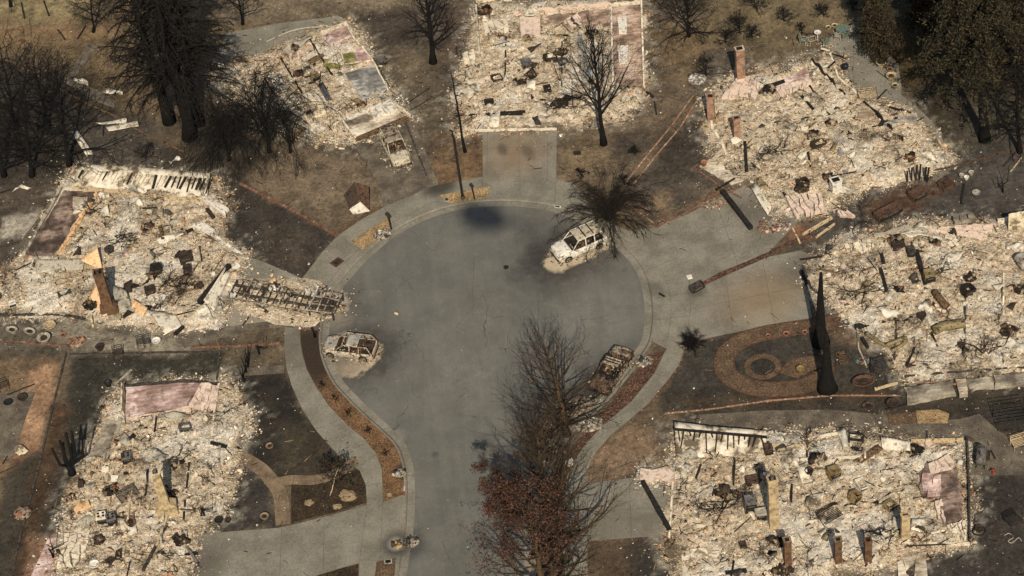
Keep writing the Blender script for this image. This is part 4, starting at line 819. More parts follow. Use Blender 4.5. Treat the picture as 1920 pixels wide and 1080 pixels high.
m.build('door_frame', 'char', R_); slab(R_, [(1596, 838), (1617, 838), (1617, 846), (1596, 845)], .1, .5, 'char', 'threshold', rag=.1)
bent(R_, [(1598, 864), (1646, 833), (1657, 842), (1616, 869)], .55, 'scorched_wood', .1, seed=72, name='fallen_door'); bent(R_, [(1570, 806), (1588, 803), (1598, 835), (1582, 845)], .6, 'white_sheet', .35, seed=73); wall(R_, [(1525, 826), (1570, 818), (1590, 845)], .5, .15, 'plaster', seed=74)
cracked(R_, [(1680, 1040), (1738, 1036), (1740, 1110), (1684, 1110)], .08, 3, 3, 'pale_floor', 75, gap=.02, tilt=.04); cracked(R_, [(1278, 1035), (1350, 1030), (1345, 1110), (1280, 1110)], .1, 3, 3, 'plaster', 76, gap=.02, tilt=.04)
slab(R_, [(1206, 880), (1262, 876), (1260, 900), (1205, 897)], 0, .35, 'pink_plaster', 'fallen_wall', rag=.25); wall(R_, [(1484, 1026), (1620, 1034)], .25, .3, 'peach_plaster', rag=.8, seed=77)
# --- tall tan chimney
R_ = ruin('G', 'burned house with a tall tan chimney and a bare rose floor at its far end', 16, 0.36, 9000, 270, 900)
stack(R_, (316, 964), 886, .72, .7, .08, 'tan_brick', taper=.85, shoulder=(1.65, .95, 1.15), label='tall tan chimney with a wide foot', cap='flue')
slab(R_, [(236, 726), (347, 717), (378, 718), (356, 748), (348, 762), (300, 777), (237, 783)], 0, .3, 'rose_floor', rag=.04, label='bare rose floor'); cracked(R_, [(378, 720), (412, 723), (404, 770), (352, 764)], .34, 5, 5, 'pink_plaster', 81, gap=.025); cracked(R_, [(236, 784), (300, 778), (352, 764), (350, 772)], .35, 8, 2, 'pink_plaster', 82)
wall(R_, [(236, 727), (347, 718), (412, 723)], .4, .15, 'char_grey', seed=83); wall(R_, [(412, 723), (400, 800), (398, 835)], .5, .16, 'plaster', seed=84); wall(R_, [(234, 784), (235, 740)], 1.5, .12, 'cream_paint', rag=.1, seed=85, label='upright cream wall'); wall(R_, [(228, 785), (215, 840), (192, 944), (185, 960)], .32, .28, 'galvanised', rag=.15, seed=86)
slab(R_, [(200, 786), (222, 790), (206, 862), (164, 862)], 0, .14, 'grey_floor', rag=.05); cracked(R_, [(162, 862), (200, 852), (195, 880), (160, 888)], .2, 4, 3, 'grey_floor', 87); cracked(R_, [(120, 1000), (170, 985), (160, 1060), (105, 1065)], .3, 4, 6, 'plaster', 88, gap=.1); slab(R_, [(290, 1030), (345, 1020), (335, 1100), (288, 1100)], 0, .22, 'ash_white', rag=.2)
wall(R_, [(385, 890), (376, 960)], .4, .3, 'peach_plaster', rag=.9, seed=89); wall(R_, [(178, 1000), (160, 1075)], .25, .15, 'galvanised', seed=90)
# --- beside the burned motorhome
R_ = ruin('H', 'burned house with a brown brick chimney and a dark pink floor beside the burned motorhome', 17, 0.42, 9500, 230, 480)
slab(R_, CLEAR['H'][0], 0, .3, 'dark_pink_floor', rag=.04, label='bare dark pink floor'); wall(R_, [(115, 357), (80, 420), (45, 484)], .45, .22, 'galvanised', rag=.3, seed=91); wall(R_, [(45, 486), (102, 487)], .35, .12, 'terracotta', seed=92); cracked(R_, [(176, 362), (184, 362), (122, 470), (104, 484)], .4, 2, 12, 'peach_plaster', 93, gap=.05, tilt=.3); slab(R_, [(140, 370), (165, 368), (155, 392), (135, 395)], .2, .5, 'pale_floor', rag=.2)
q = bent(R_, [(148, 318), (396, 334), (388, 374), (142, 348)], .4, 'sooty_panel', .18, nu=24, nv=6, seed=94, name='fallen_roof', lift=(.7, .7, .0, .0), label='fallen strip of roof laid bare to its rafters')
for i in range(27):
    rr = random.Random(i); x = 150 + i * 9.2; a = P(x + 5, 319 + i * .6, 1.22); c = P(x - 5 + rr.uniform(-3, 3), 340 + i * .95 - rr.uniform(0, 8), .68); m = MB(); m.bar(a, c, .1 if i % 3 else .2, .08); m.build('rafter', 'char' if i > 17 or i % 5 == 0 else 'sooty_panel', q)
m = MB(); m.bar(P(138, 351, .5), P(388, 378, .5), .22, .2); m.build('eave_board', 'pale_wood', q)
cracked(R_, [(380, 378), (400, 378), (428, 392), (420, 402)], .6, 4, 2, 'ash_white', 95, gap=.02); cracked(R_, [(360, 424), (385, 420), (404, 432), (396, 440)], .5, 4, 2, 'ash_white', 96, gap=.02)
stack(R_, (208, 588), 511, .8, .7, .05, 'brown_brick', shoulder=(1.5, .8, .9), cap='flue', label='brown brick chimney')
bent(R_, [(66, 494), (160, 492), (156, 506), (68, 511)], .45, 'galvanised', .08, seed=97, name='tiled_wall', lift=(.5, .5, 0, 0)); bent(R_, [(152, 494), (188, 482), (192, 506), (184, 504)], .5, 'peach_plaster', .1, seed=98, name='wall_panel', lift=(.4, 1.3, .3, 0))
bent(R_, [(162, 572), (186, 542), (192, 585), (175, 584)], .2, 'peach_plaster', .1, seed=99, name='wall_panel', lift=(.1, 1.2, .2, 0)); bent(R_, [(208, 542), (240, 556), (252, 588), (226, 590)], .4, 'galvanised', .3, seed=100, name='tiled_wall', lift=(1.0, .6, .0, .2)); bent(R_, [(250, 566), (278, 580), (268, 594), (246, 580)], .5, 'peach_plaster', .2, seed=101, name='wall_panel', lift=(.4, .2, .0, 0))
bent(R_, [(277, 580), (330, 590), (342, 612), (310, 626)], .3, 'white_sheet', .15, seed=102, name='tiled_wall'); bent(R_, [(424, 508), (432, 512), (402, 585), (384, 568)], .5, 'white_sheet', .25, nu=5, nv=10, seed=103, name='wall_sheet', lift=(.5, .1, 0, .4)); bent(R_, [(292, 450), (340, 432), (345, 440), (300, 458)], .5, 'white_sheet', .2, seed=104)
wall(R_, [(400, 442), (458, 484)], .3, .3, 'ash_white', rag=.6, seed=105); wall(R_, [(330, 624), (402, 610), (445, 548)], .25, .2, 'plaster', rag=.6, seed=106); wall(R_, [(0, 592), (120, 592), (160, 600)], .3, .2, 'char_grey', rag=.5, seed=107)
slab(R_, [(30, 572), (140, 572), (138, 590), (28, 592)], 0, .12, 'grey_floor', rag=.1)

# low sill plates and partition stubs still in line with the rooms
AX = {'A': ((400, 128), (648, 42), (768, 222)), 'B': ((893, 4), (1146, 2), (1150, 235)), 'C': ((1345, 175), (1560, 110), (1745, 290)), 'D': ((1560, 470), (1920, 425), (1920, 690)), 'E': ((1270, 860), (1810, 840), (1815, 1018)), 'G': ((230, 785), (410, 775), (380, 1080)), 'H': ((120, 480), (390, 380), (420, 560))}
for k, (a, b_, c) in AX.items():
    r = random.Random(ord(k)); rt = [o for o in bpy.data.objects if o.get('category') == 'house ruin'][list(HOUSES).index(k)]; A, B_, C_ = P(*a), P(*b_), P(*c); D_ = A + (C_ - B_)
    for i in range(9):
        u = r.uniform(.08, .92); t0 = r.uniform(0, .6); t1 = min(1, t0 + r.uniform(.15, .45))
        f = (lambda t: A.lerp(B_, t).lerp(D_.lerp(C_, t), u)) if i % 2 else (lambda t: A.lerp(B_, u).lerp(D_.lerp(C_, u), t))
        p, q = pix(f(t0)), pix(f(t1))
        if any(float(sdf(W(cl), np.array([f(tt).x]), np.array([f(tt).y]))[0]) > -.2 for cl in CLEAR.get(k, []) for tt in (t0, (t0 + t1) / 2, t1)): continue
        wall(rt, [p, q], r.uniform(.6, 1.0), .13, r.choice(['char_grey', 'char', 'plaster', 'galvanised', 'pale_wood', 'char']), 'wall_stub', .55, 400 + i)
# ------------------------------------------------------------------ burned vehicles
def car(name, label, cat, c, front, L, Wd, H, kind, mats, zg=-0.12, seed=1, group='burned vehicles on the court'):
    """x forward, y left; body tub, bonnet, roof, pillars, doors, wheels without tyres, seat frames"""
    r = random.Random(seed); rz = yaw(c, front); g = P(*c, zg); root = empty(name, label, cat, g, rz, None)
    bm_, bm2, dk = mats[:3]; hw = Wd / 2; hl = L / 2
    belt = 0.56 * H if kind != 'sedan' else 0.62 * H; floor_ = 0.22
    if kind == 'sedan': tail, rear, cowl = -0.30, -0.16, 0.20
    else: tail, rear, cowl = -0.49, -0.40, 0.22
    # stations along the length: x, half width, lower edge, shoulder height, inside height (deck when above shoulder)
    st = [(-0.5, .84, .30, belt * .84, None), (-.485, .95, .16, belt * .97, None)]
    if kind == 'sedan': st += [(-.40, 1, .12, belt, None), (tail, 1, .12, belt * 1.02, None), (tail + .015, 1, .12, belt * 1.02, floor_)]
    else: st += [(-.47, 1, .14, belt, floor_ + .25), (-.40, 1, .12, belt, floor_ + .2)]
    st += [(-.1, 1, .12, belt, floor_), (cowl - .015, 1, .12, belt, floor_), (cowl, .99, .12, belt, None), (.36, .97, .12, belt * .95, None), (.46, .92, .15, belt * .86, None), (.495, .78, .26, belt * .62, None), (.5, .7, .3, belt * .5, None)]
    b = MB(); o = 0; secs = []
    for fx, w, zl, zb, zi in st:
        x = fx * L; y = w * hw
        if zi is None: pts = [(y * .92, zl), (y, zl + .14), (y * 1.0, zb - .14), (y * .94, zb), (y * .85, zb + .015), (y * .5, zb + .045), (0, zb + .055)]
        else: pts = [(y * .92, zl), (y, zl + .14), (y * 1.0, zb - .14), (y * .94, zb), (y * .87, zb - .03), (y * .84, zi), (0, zi)]
        full = [(-a, z) for a, z in pts] + [(a, z) for a, z in pts[:-1][::-1]]
        secs.append([(x, a + r.uniform(-.012, .012), z + r.uniform(-.012, .012)) for a, z in full])
    n = len(secs[0]); b.v = [q for s_ in secs for q in s_]
    for i in range(len(secs) - 1):
        for j in range(n - 1):
            fx = st[i][0]; b.m = 1 if (3 < j < 8 and st[i][4] is not None) else 0
            b.face((i * n + j, i * n + j + 1, (i + 1) * n + j + 1, (i + 1) * n + j)[::-1])
    b.m = 0; b.face(list(range(n))); b.face([(len(secs) - 1) * n + j for j in range(n)][::-1])
    b.build('body', [bm_, dk], root, True)
    # dark wheel openings and bare rims
    for fx in (-.31, .32):
        for s_ in (-1, 1):
            w = MB(); M = Matrix.Translation((fx * L, s_ * (hw * .80), .30)) @ Matrix.Rotation(-s_ * math.pi / 2, 4, 'X')
            w.lathe([(.0, -.02), (.36, -.02), (.36, hw * .22)], 18, M); w.build('wheel_arch', 'char', root)
            k = MB(); M = Matrix.Translation((fx * L, s_ * (hw * .90), .24)) @ Matrix.Rotation(-s_ * math.pi / 2, 4, 'X')
            k.lathe([(.10, 0), (.25, -.03), (.25, .17), (.20, .17), (.19, .10), (.06, .10), (.05, .15)], 18, M)
            for q in range(5): a = q * 1.2566; k.bar(M @ Vector((.05 * math.cos(a), .05 * math.sin(a), .13)), M @ Vector((.22 * math.cos(a), .22 * math.sin(a), .145)), .05, .03)
            k.build('wheel_rim', 'burnt_ash', root)
    # bonnet, and boot lid on a saloon
    def panel(nm, x0, x1, w0, w1, z0, z1, mat, amp=.03, sd=1):
        q = MB(); ph = r.uniform(0, 6); q.patch([(x0 * L, -w0 * hw, z0), (x1 * L, -w1 * hw, z1), (x1 * L, w1 * hw, z1), (x0 * L, w0 * hw, z0)], 8, 8, lambda u, v: amp * math.sin(5 * u + ph) * math.sin(4 * v + ph * 2) + .05 * (1 - (2 * v - 1) ** 2), .02); return q.build(nm, mat, root, True)
    panel('bonnet', cowl + .01, .455, .86, .80, belt + .05, belt * .88 + .02, bm2 if kind != 'sedan' else bm_, .04)
    if kind == 'sedan': panel('boot_lid', -.485, tail, .8, .84, belt * .98 + .03, belt * 1.02 + .04, bm2, .06)
    # roof and pillars
    rx0, rx1 = (rear, .07) if kind != 'sedan' else (-.10, .06); rw = .76
    if kind == 'sedan': rx0, rx1 = -.13, .04
    sag = .02 if kind != 'wagon' else .05
    if kind != 'wagon':
        q = MB(); q.patch([(rx0 * L, -rw * hw, H - .04), (rx1 * L, -rw * hw, H - .03), (rx1 * L, rw * hw, H - .03), (rx0 * L, rw * hw, H - .04)], 10, 8, lambda u, v: .06 * (1 - (2 * v - 1) ** 2) * (1 - .3 * abs(2 * u - 1)) + (sag * math.sin(9 * u) * math.sin(3.1 * v) if kind != 'sedan' else -.12 * math.sin(3.14 * u) * math.sin(3.14 * v)), .02); rf = q.build('roof', mats[3] if len(mats) > 3 else bm_, root, True)
        for u in (.33, .66):
            m = MB(); xx = (rx0 + (rx1 - rx0) * u) * L; m.bar((xx, -rw * hw * .95, H + .045), (xx, rw * hw * .95, H + .045), .10, .03); m.build('roof_rib', dk, rf)
    else:
        q = MB(); q.patch([(-.22 * L, -rw * hw, H - .04), (rx1 * L - .3, -rw * hw, H - .03), (rx1 * L - .3, rw * hw, H - .03), (-.22 * L, rw * hw, H - .04)], 10, 8, lambda u, v: .05 * (1 - (2 * v - 1) ** 2) + .04 * math.sin(9 * u) * math.sin(3.1 * v), .02); q.build('roof', bm2, root, True)
    for s_ in (-1, 1):
        m = MB(); m.tube([((tail + .02) * L, s_ * .88 * hw, belt - .02), (rx0 * L, s_ * rw * hw, H - .05), (rx1 * L, s_ * rw * hw, H - .04), ((cowl - .01) * L, s_ * .86 * hw, belt - .02)], .045, 6); m.build('roof_rail', bm_, root)
        for fx in ((-.06, -.24) if kind != 'sedan' else (-.05,)):
            m = MB(); m.bar((fx * L, s_ * .92 * hw, belt - .05), (fx * L - .03, s_ * rw * hw, H - .05), .09, .05); m.build('pillar', bm_, root)
        for a, c2 in (((cowl - .03), -.055), (-.065, -.25)):
            m = MB(); m.patch([(a * L, s_ * (hw + .012), .26), (c2 * L, s_ * (hw + .012), .26), (c2 * L, s_ * (hw + .004), belt - .15), (a * L, s_ * (hw + .004), belt - .15)], 6, 3, lambda u, v: .015 * math.sin(9 * u + s_), .02); d = m.build('door', bm2 if s_ > 0 else bm_, root, True)
            m = MB(); m.bar((c2 * L + .12, s_ * (hw + .02), belt - .24), (c2 * L + .28, s_ * (hw + .02), belt - .24), .03, .03); m.build('door_handle', dk, d)
        m = MB(); m.bx(.478 * L, s_ * .62 * hw, belt * .66, .10, .3, .14); m.build('headlight', 'char', root)
        m = MB(); m.bx(-.495 * L, s_ * .78 * hw, belt * .78, .06, .22, .2); m.build('tail_light', 'rust', root)
    for nm, x in (('front_bumper', .497), ('rear_bumper', -.503)):
        m = MB(); m.tube([(x * L - math.copysign(.14, x), -.88 * hw, .3), (x * L, -.7 * hw, .3), (x * L, .7 * hw, .3), (x * L - math.copysign(.14, x), .88 * hw, .3)], .075, 6); m.build(nm, dk, root)
    m = MB(); m.bar((rx1 * L, -rw * hw, H - .03), (rx1 * L, rw * hw, H - .03), .07, .05); m.build('windscreen_frame', bm_, root)
    m = MB(); m.bar(((cowl - .02) * L, -.84 * hw, belt * .9), ((cowl - .02) * L, .84 * hw, belt * .9), .16, .16); m.build('dashboard', dk, root)
    # seat frames, springs bare
    for fx in ((.02, -.20) if kind != 'sedan' else (.0, -.2)):
        for s_ in (-1, 1):
            q = MB(); x = fx * L; y = s_ * .42 * hw; t = .22
            q.tube([(x - .25, y - t, .35), (x - .42, y - t, 1.0), (x - .42, y + t, 1.0), (x - .25, y + t, .35), (x + .25, y + t, .42), (x + .25, y - t, .42), (x - .25, y - t, .35)], .035, 5)
            for j in range(5):
                z = .45 + j * .11; q.bar((x - .27 - j * .03, y - t, z), (x - .27 - j * .03, y + t, z), .02)
                q.bar((x - .2 + j * .1, y - t, .42), (x - .2 + j * .1, y + t, .42), .02)
            q.build('seat_frame', dk if r.random() < .5 else 'rust', root)
    m = MB(); m.tube([((cowl - .09) * L + .12 * math.cos(a) * .4, .42 * hw + .18 * math.sin(a), belt + .02 + .18 * math.cos(a) * .8) for a in np.linspace(0, 6.283, 13)], .02, 4); m.build('steering_wheel', dk, root)
    # fallen ash and trim inside the shell
    rs = np.random.RandomState(seed); n = 150; x = rs.uniform(tail * L + .1, cowl * L - .15, n); y = rs.uniform(-.75 * hw, .75 * hw, n); v, f = chunks(x, y, np.full(n, floor_ + .06), np.clip(np.exp(rs.normal(-2.0, .5, n)), .05, .35), rs.uniform(.2, .7, n), rs)
    arr_mesh('ash_inside', v, f, ['fragments'], col=np.repeat(pick(rs, n, [(4, '#8f836c'), (3, '#b5aa92'), (3, '#2b241c'), (3, '#5d4a33'), (2, '#8a6a44')]), 6, 0), parent=root, kind='stuff')
    n = 260; a = rs.uniform(0, 6.283, n); q = rs.uniform(.55, 1.12, n); v, f = chunks(q * hl * 1.15 * np.cos(a), q * hw * 1.5 * np.sin(a), np.full(n, .02), np.clip(np.exp(rs.normal(-2.5, .5, n)), .04, .22), rs.uniform(.15, .5, n), rs)
    arr_mesh('ash_round_it', v, f, ['fragments'], col=np.repeat(pick(rs, n, [(5, '#9a8d76'), (3, '#b5aa95'), (2, '#2b241c'), (2, '#6d5d48')]), 6, 0), parent=root, kind='stuff')
    return root
car('burned_suv', 'white burned-out sport utility vehicle with bare roof ribs at the far right of the court', 'burned car', (1086, 466), (1052, 481), 4.65, 1.95, 1.72, 'suv', ('burnt_white', 'ash_white', 'char', 'burnt_beige'), seed=3)
car('burned_wagon', 'tan burned-out estate car with an open roof against the left kerb', 'burned car', (657, 659), (622, 655), 4.45, 1.85, 1.50, 'wagon', ('burnt_tan', 'bare_metal', 'rust_dark', 'burnt_tan'), seed=5)
car('burned_sedan', 'dark burned-out saloon car with a caved-in roof beside the right kerb', 'burned car', (1147, 702), (1124, 738), 4.8, 1.85, 1.35, 'sedan', ('burnt_dark', 'burnt_ash', 'char', 'burnt_tan'), seed=7)
car('burned_van', 'beige burned-out people carrier standing in the driveway of the left far house', 'burned car', (743, 286), (756, 312), 4.5, 1.85, 1.70, 'suv', ('burnt_beige', 'burnt_beige', 'burnt_dark', 'burnt_ash'), zg=0.02, seed=9)
# the wreck under the bare tree: only floor pan, ribs and engine are left
def wreck():
    c, f = (1042, 796), (1092, 752); rz = yaw(c, f); g = P(*c, -0.12); root = empty('collapsed_car', 'collapsed car wreck of ribs and scrap under the bare brown tree', 'burned car', g, rz)
    r = random.Random(4); q = MB(); q.patch([(-2.2, -.8, .25), (2.2, -.8, .25), (2.2, .8, .25), (-2.2, .8, .25)], 14, 6, lambda u, v: .12 * math.sin(7 * u + 3 * v) + .06 * math.sin(17 * u), .03); q.build('floor_pan', 'burnt_dark', root)
    for s_ in (-1, 1):
        m = MB(); m.tube([(-2.2, s_ * .8, .3), (-1.6, s_ * .85, .7), (-.9, s_ * .7, 1.0), (.3, s_ * .7, .95), (1.0, s_ * .82, .6), (2.1, s_ * .75, .45)], .06, 6); m.build('side_rail', 'burnt_dark', root)
    for x in np.linspace(-1.5, .6, 7):
        m = MB(); z = .75 + r.uniform(0, .25); m.tube([(x, -.75, z - .1), (x + r.uniform(-.1, .1), 0, z + .12), (x, .75, z - .1)], .04, 5); m.build('roof_rib', r.choice(['burnt_ash', 'char', 'bare_metal']), root)
    m = MB(); m.box((.8, .7, .5), Matrix.Translation((1.5, 0, .55)) @ Matrix.Rotation(.2, 4, 'X'), .15, r); m.build('engine_block', 'rust_dark', root)
    for fx in (-1.4, 1.4):
        for s_ in (-1, 1):
            k = MB(); M = Matrix.Translation((fx, s_ * .72, .22)) @ Matrix.Rotation(-s_ * 1.4, 4, 'X'); k.lathe([(.08, 0), (.27, -.03), (.27, .16), (.2, .16), (.06, .1)], 16, M); k.build('wheel_rim', 'burnt_ash', root)
    for s_ in (-1, 1):
        q = MB(); q.patch([(.9, s_ * .2, .75), (2.1, s_ * .2, .6), (2.1, s_ * .95, .5), (.9, s_ * .95, .6)], 6, 4, lambda u, v: .1 * math.sin(6 * u + 5 * v), .02); q.build('wing', 'burnt_ash', root)
wreck()
# burned motorhome: the chassis and scrap of the coach body
def motorhome():
    c, f = (535, 565), (620, 583); a, b_ = P(438, 548), P(634, 582); rz = yaw((440, 545), (634, 578)); g = P(536, 567, 0.02); L = (b_ - a).length
    root = empty('burned_motorhome', 'burned motorhome reduced to a bare pale ladder frame on the left driveway', 'motorhome', g, rz); r = random.Random(8); hl = L / 2
    for s_ in (-1, 1):
        m = MB(); m.bar((-hl, s_ * .45, .55), (hl, s_ * .45, .6), .12, .2); m.build('frame_rail', 'char_grey', root)
        m = MB(); m.tube([(-hl, s_ * 1.15, .5), (-hl * .5, s_ * 1.2, .7), (0, s_ * 1.12, .45), (hl * .55, s_ * 1.15, .6)], .07, 5); m.build('side_sill', 'burnt_ash', root)
    for x in np.linspace(-hl + .1, hl - .3, 17):
        m = MB(); m.bar((x, -1.1 * r.uniform(.8, 1), .68 + r.uniform(-.06, .06)), (x + r.uniform(-.15, .15), 1.1 * r.uniform(.8, 1), .68 + r.uniform(-.06, .06)), .07, .07); m.build('cross_member', r.choice(['burnt_ash', 'char_grey', 'bare_metal', 'rust_dark']), root)
    # the cab end: a square pale frame with bars
    x0, x1, w = hl - 2.1, hl, 1.12
    ab = MB(); rs = np.random.RandomState(3); m = 40; ab.v = [(0, .2, .16)]
    for rr_, zz in ((.55, .2), (.85, .12), (1.0, .0)):
        for j in range(m): a_ = 6.283 * j / m; k_ = 1 + .05 * math.sin(5 * a_ + 1) + .05 * math.sin(11 * a_) - .10 * math.cos(2 * a_); ab.v.append((hl * 1.12 * rr_ * k_ * math.cos(a_), .2 + 2.5 * rr_ * k_ * math.sin(a_), zz))
    for j in range(m): ab.face((0, 1 + j, 1 + (j + 1) % m))
    for q_ in range(2):
        for j in range(m): ab.face((1 + q_ * m + j, 1 + (q_ + 1) * m + j, 1 + (q_ + 1) * m + (j + 1) % m, 1 + q_ * m + (j + 1) % m))
    ab.build('ash_bed', 'ash_rubble', root, True)
    n_ = 900; x_ = rs.normal(0, hl * .55, n_); y_ = rs.normal(.2, 1.2, n_); v_, f_ = chunks(x_, y_, np.full(n_, .17), np.clip(np.exp(rs.normal(-2.2, .5, n_)), .05, .4), rs.uniform(.15, .6, n_), rs, .4); arr_mesh('fragments', v_, f_, ['fragments'], col=np.repeat(pick(rs, n_, RUBBLE), 6, 0), parent=root, kind='stuff')
    for p, q in (((x0, -w, .95), (x1, -w, .95)), ((x0, w, .95), (x1, w, .95)), ((x0, -w, .95), (x0, w, .95)), ((x1, -w, .95), (x1, w, .95)), ((x0 + .7, -w, 1.0), (x0 + .7, w, 1.0)), ((x0 + 1.4, -w, 1.0), (x0 + 1.4, w, 1.0)), ((x0, -.4, 1.02), (x1, -.4, 1.02)), ((x0, .4, 1.02), (x1, .4, 1.02))):
        m = MB(); m.bar(Vector(p) + Vector((r.uniform(-.1, .1), r.uniform(-.08, .08), r.uniform(-.12, .05))), Vector(q) + Vector((r.uniform(-.1, .1), r.uniform(-.08, .08), r.uniform(-.12, .05))), .09, .09); m.build('cab_frame', r.choice(['burnt_white', 'bare_metal', 'burnt_ash']), root)
    for xx in (x0, x1):
        for yy in (-w, w): m = MB(); m.bar((xx, yy, .1), (xx, yy, .95), .12); m.build('cab_post', 'char_grey', root)
    q = MB(); q.patch([(x0, -1, .45), (x1, -1, .45), (x1, 1, .45), (x0, 1, .45)], 8, 6, lambda u, v: .1 * math.sin(8 * u + 5 * v), .03); q.build('cab_floor', 'burnt_dark', root)
    m = MB(); m.box((.9, .8, .55), Matrix.Translation((x0 + 1.2, 0, .7)), .12, r); m.build('engine_block', 'rust_dark', root)
    for fx in (-hl * .45, hl - 1.0):
        m = MB(); m.tube([(fx, -1.05, .35), (fx, 1.05, .35)], .07, 6); m.build('axle', 'rust_dark', root)
        for s_ in (-1, 1):
            k = MB(); M = Matrix.Translation((fx, s_ * .95, .33)) @ Matrix.Rotation(-s_ * math.pi / 2, 4, 'X'); k.lathe([(.08, 0), (.30, -.03), (.30, .2), (.24, .2), (.07, .12)], 16, M); k.build('wheel_rim', 'burnt_ash', root)
    for i in range(34):
        x = r.uniform(-hl, hl - 2); y = r.uniform(-1.3, 1.3); a_ = r.uniform(0, 6.28); l = r.uniform(.4, 1.6); m = MB(); m.bar((x, y, r.uniform(.3, .8)), (x + l * math.cos(a_), y + l * .6 * math.sin(a_), r.uniform(.3, .9)), r.uniform(.03, .07)); m.build('coach_strut', r.choice(['char', 'char_grey', 'burnt_ash', 'bare_metal', 'rust']), root)
    for i in range(12):
        x = r.uniform(-hl, hl - 2.2); y = r.uniform(-1, 1); q = MB(); s_ = r.uniform(.3, .7); q.patch([(x, y, .6), (x + s_, y, .65), (x + s_, y + s_, .6), (x, y + s_, .7)], 4, 4, lambda u, v: .12 * math.sin(7 * u + 6 * v + i), .02); q.build('body_panel', r.choice(['burnt_ash', 'bare_metal', 'ash_white', 'rust_dark']), root)
motorhome()
# ------------------------------------------------------------------ trees and shrubs, burned
def rvec(r, s=1.0): return Vector((r.gauss(0, s), r.gauss(0, s), r.gauss(0, s)))
def grow(mb, p, d, L, rad, lv, r, cfg, tips):
    """one limb and, along it, its smaller ones"""
    n = cfg.get('seg', 4); path = [p.copy()]; rr = [rad]; d = d.normalized()
    for i in range(n):
        d = (d + rvec(r, cfg.get('wig', .12)) + Vector((0, 0, cfg.get('up', .05) * (1 if lv else .5)))).normalized()
        if 'droop' in cfg: d = (d + Vector((0, 0, -cfg['droop'] * (i + 1) / n))).normalized()
        p = p + d * (L / n); path.append(p.copy()); rr.append(max(rad * (1 - .75 * (i + 1) / n), cfg.get('minr', .008)))
    mb.tube(path, rr, 6 if rad > .12 else 4 if rad > .035 else 3, cap=False)
    if lv <= 0: tips.append((path[-1], d)); return
    k = cfg['kids'][-lv] if lv <= len(cfg['kids']) else cfg['kids'][0]
    for j in range(k):
        t = cfg.get('t0', .25) + (1 - cfg.get('t0', .25)) * (j + r.random()) / k; f = t * n; i = min(int(f), n - 1); q = path[i].lerp(path[i + 1], f - i)
        ax = (path[i + 1] - path[i]).normalized(); side = ax.cross(rvec(r)).normalized(); a = r.uniform(*cfg.get('ang', (.45, .95)))
        grow(mb, q, ax * math.cos(a) + side * math.sin(a), L * r.uniform(.4, .68) * (1.1 - .35 * t), rr[i] * r.uniform(.42, .6), lv - 1, r, cfg, tips)
def trunk_tube(path, r0, r1, root, mat, n=9, flare=1.6, seed=0):
    b = MB(); k = len(path); rad = [r0 + (r1 - r0) * i / (k - 1) for i in range(k)]; rad[0] *= flare; b.tube(path, rad, n); return b.build('trunk', mat, root, True)
def ttop(base, top):
    """a point above base that shows at pixel top, keeping the thing near upright: leans only sideways"""
    g = P(*base); h = HT(base[0], base[1], top[1]); v = g + Vector((0, 0, h)); m = 0.0
    x, _ = pix(v); s = (pix(v + Vector((1, 0, 0)))[0] - x); return v + Vector(((top[0] - x) / s, 0, 0))
def bare_tree(label, base, top, r0, nl, spread, cfg, seed, mats=('bark_black', 'twig_black'), name='burned_tree', group=None, clear=.3, lf=None, crown='crown', zg=0.0, lvl=3):
    r = random.Random(seed); g = P(*base, zg); root = wempty(name, label, 'tree', g, group); v = ttop(base, top); H = (v - g).length; k = 9
    path = [g.lerp(v, i / k) + Vector((r.gauss(0, .05 * H / 10), r.gauss(0, .05 * H / 10), 0)) * (i > 0) for i in range(k + 1)]
    trunk_tube(path, r0, max(.02, r0 * .15), root, mats[0])
    b = MB(); tips = []
    for j in range(nl):
        t = clear + (1 - clear) * (j + r.random()) / nl; f = t * k; i = min(int(f), k - 1); q = path[i].lerp(path[i + 1], f - i); az = j * 2.399 + r.uniform(-.4, .4)
        el = cfg.get('el', .7) + .5 * t; d = Vector((math.cos(az) * math.cos(el), math.sin(az) * math.cos(el), math.sin(el)))
        grow(b, q, d, spread * H * (1.15 - .75 * (t - clear) / (1 - clear)) * r.uniform(.75, 1.15), r0 * (1 - t * .8) * .5 + .015, lvl - 1, r, cfg, tips)
    b.build(crown, mats[1], root)
    return root, tips, path, H
def leaves(root, tips, mat, n, size, r, spread=.3, name='foliage', keep=None, slim=.55):
    rs = np.random.RandomState(r.randint(0, 9999)); T = [t[0] for t in tips if keep is None or r.random() < keep(t[0])]
    if not T: return
    T = np.array([(q.x, q.y, q.z) for q in T]); i = rs.randint(0, len(T), n); c = T[i] + rs.normal(0, spread, (n, 3)); s = size * rs.uniform(.6, 1.5, n)
    u = rs.normal(0, 1, (n, 3)); u /= np.linalg.norm(u, axis=1)[:, None]; w = rs.normal(0, 1, (n, 3)); w -= u * (u * w).sum(1)[:, None]; w /= np.linalg.norm(w, axis=1)[:, None]
    u = u * s[:, None]; w = w * (s * slim)[:, None]; V = np.stack([c - u, c + w, c + u, c - w], 1).reshape(-1, 3) - np.array(ORG[root.name]); F = np.arange(4 * n).reshape(-1, 4)
    arr_mesh(name, V, F, [mat] if isinstance(mat, str) else mat, mi=None if isinstance(mat, str) else rs.randint(0, len(mat), n), parent=root)
UPR = dict(kids=(4, 4, 4), wig=.10, up=.10, ang=(.35, .75), minr=.010)
BUSH = dict(kids=(5, 5, 4), wig=.14, up=.03, ang=(.4, 1.0), minr=.010)
bare_tree('tall bare black tree with upswept branches before the head house of the court', (1132, 270), (1112, 72), .22, 26, .40, dict(UPR, kids=(5, 5)), 1, clear=.28)
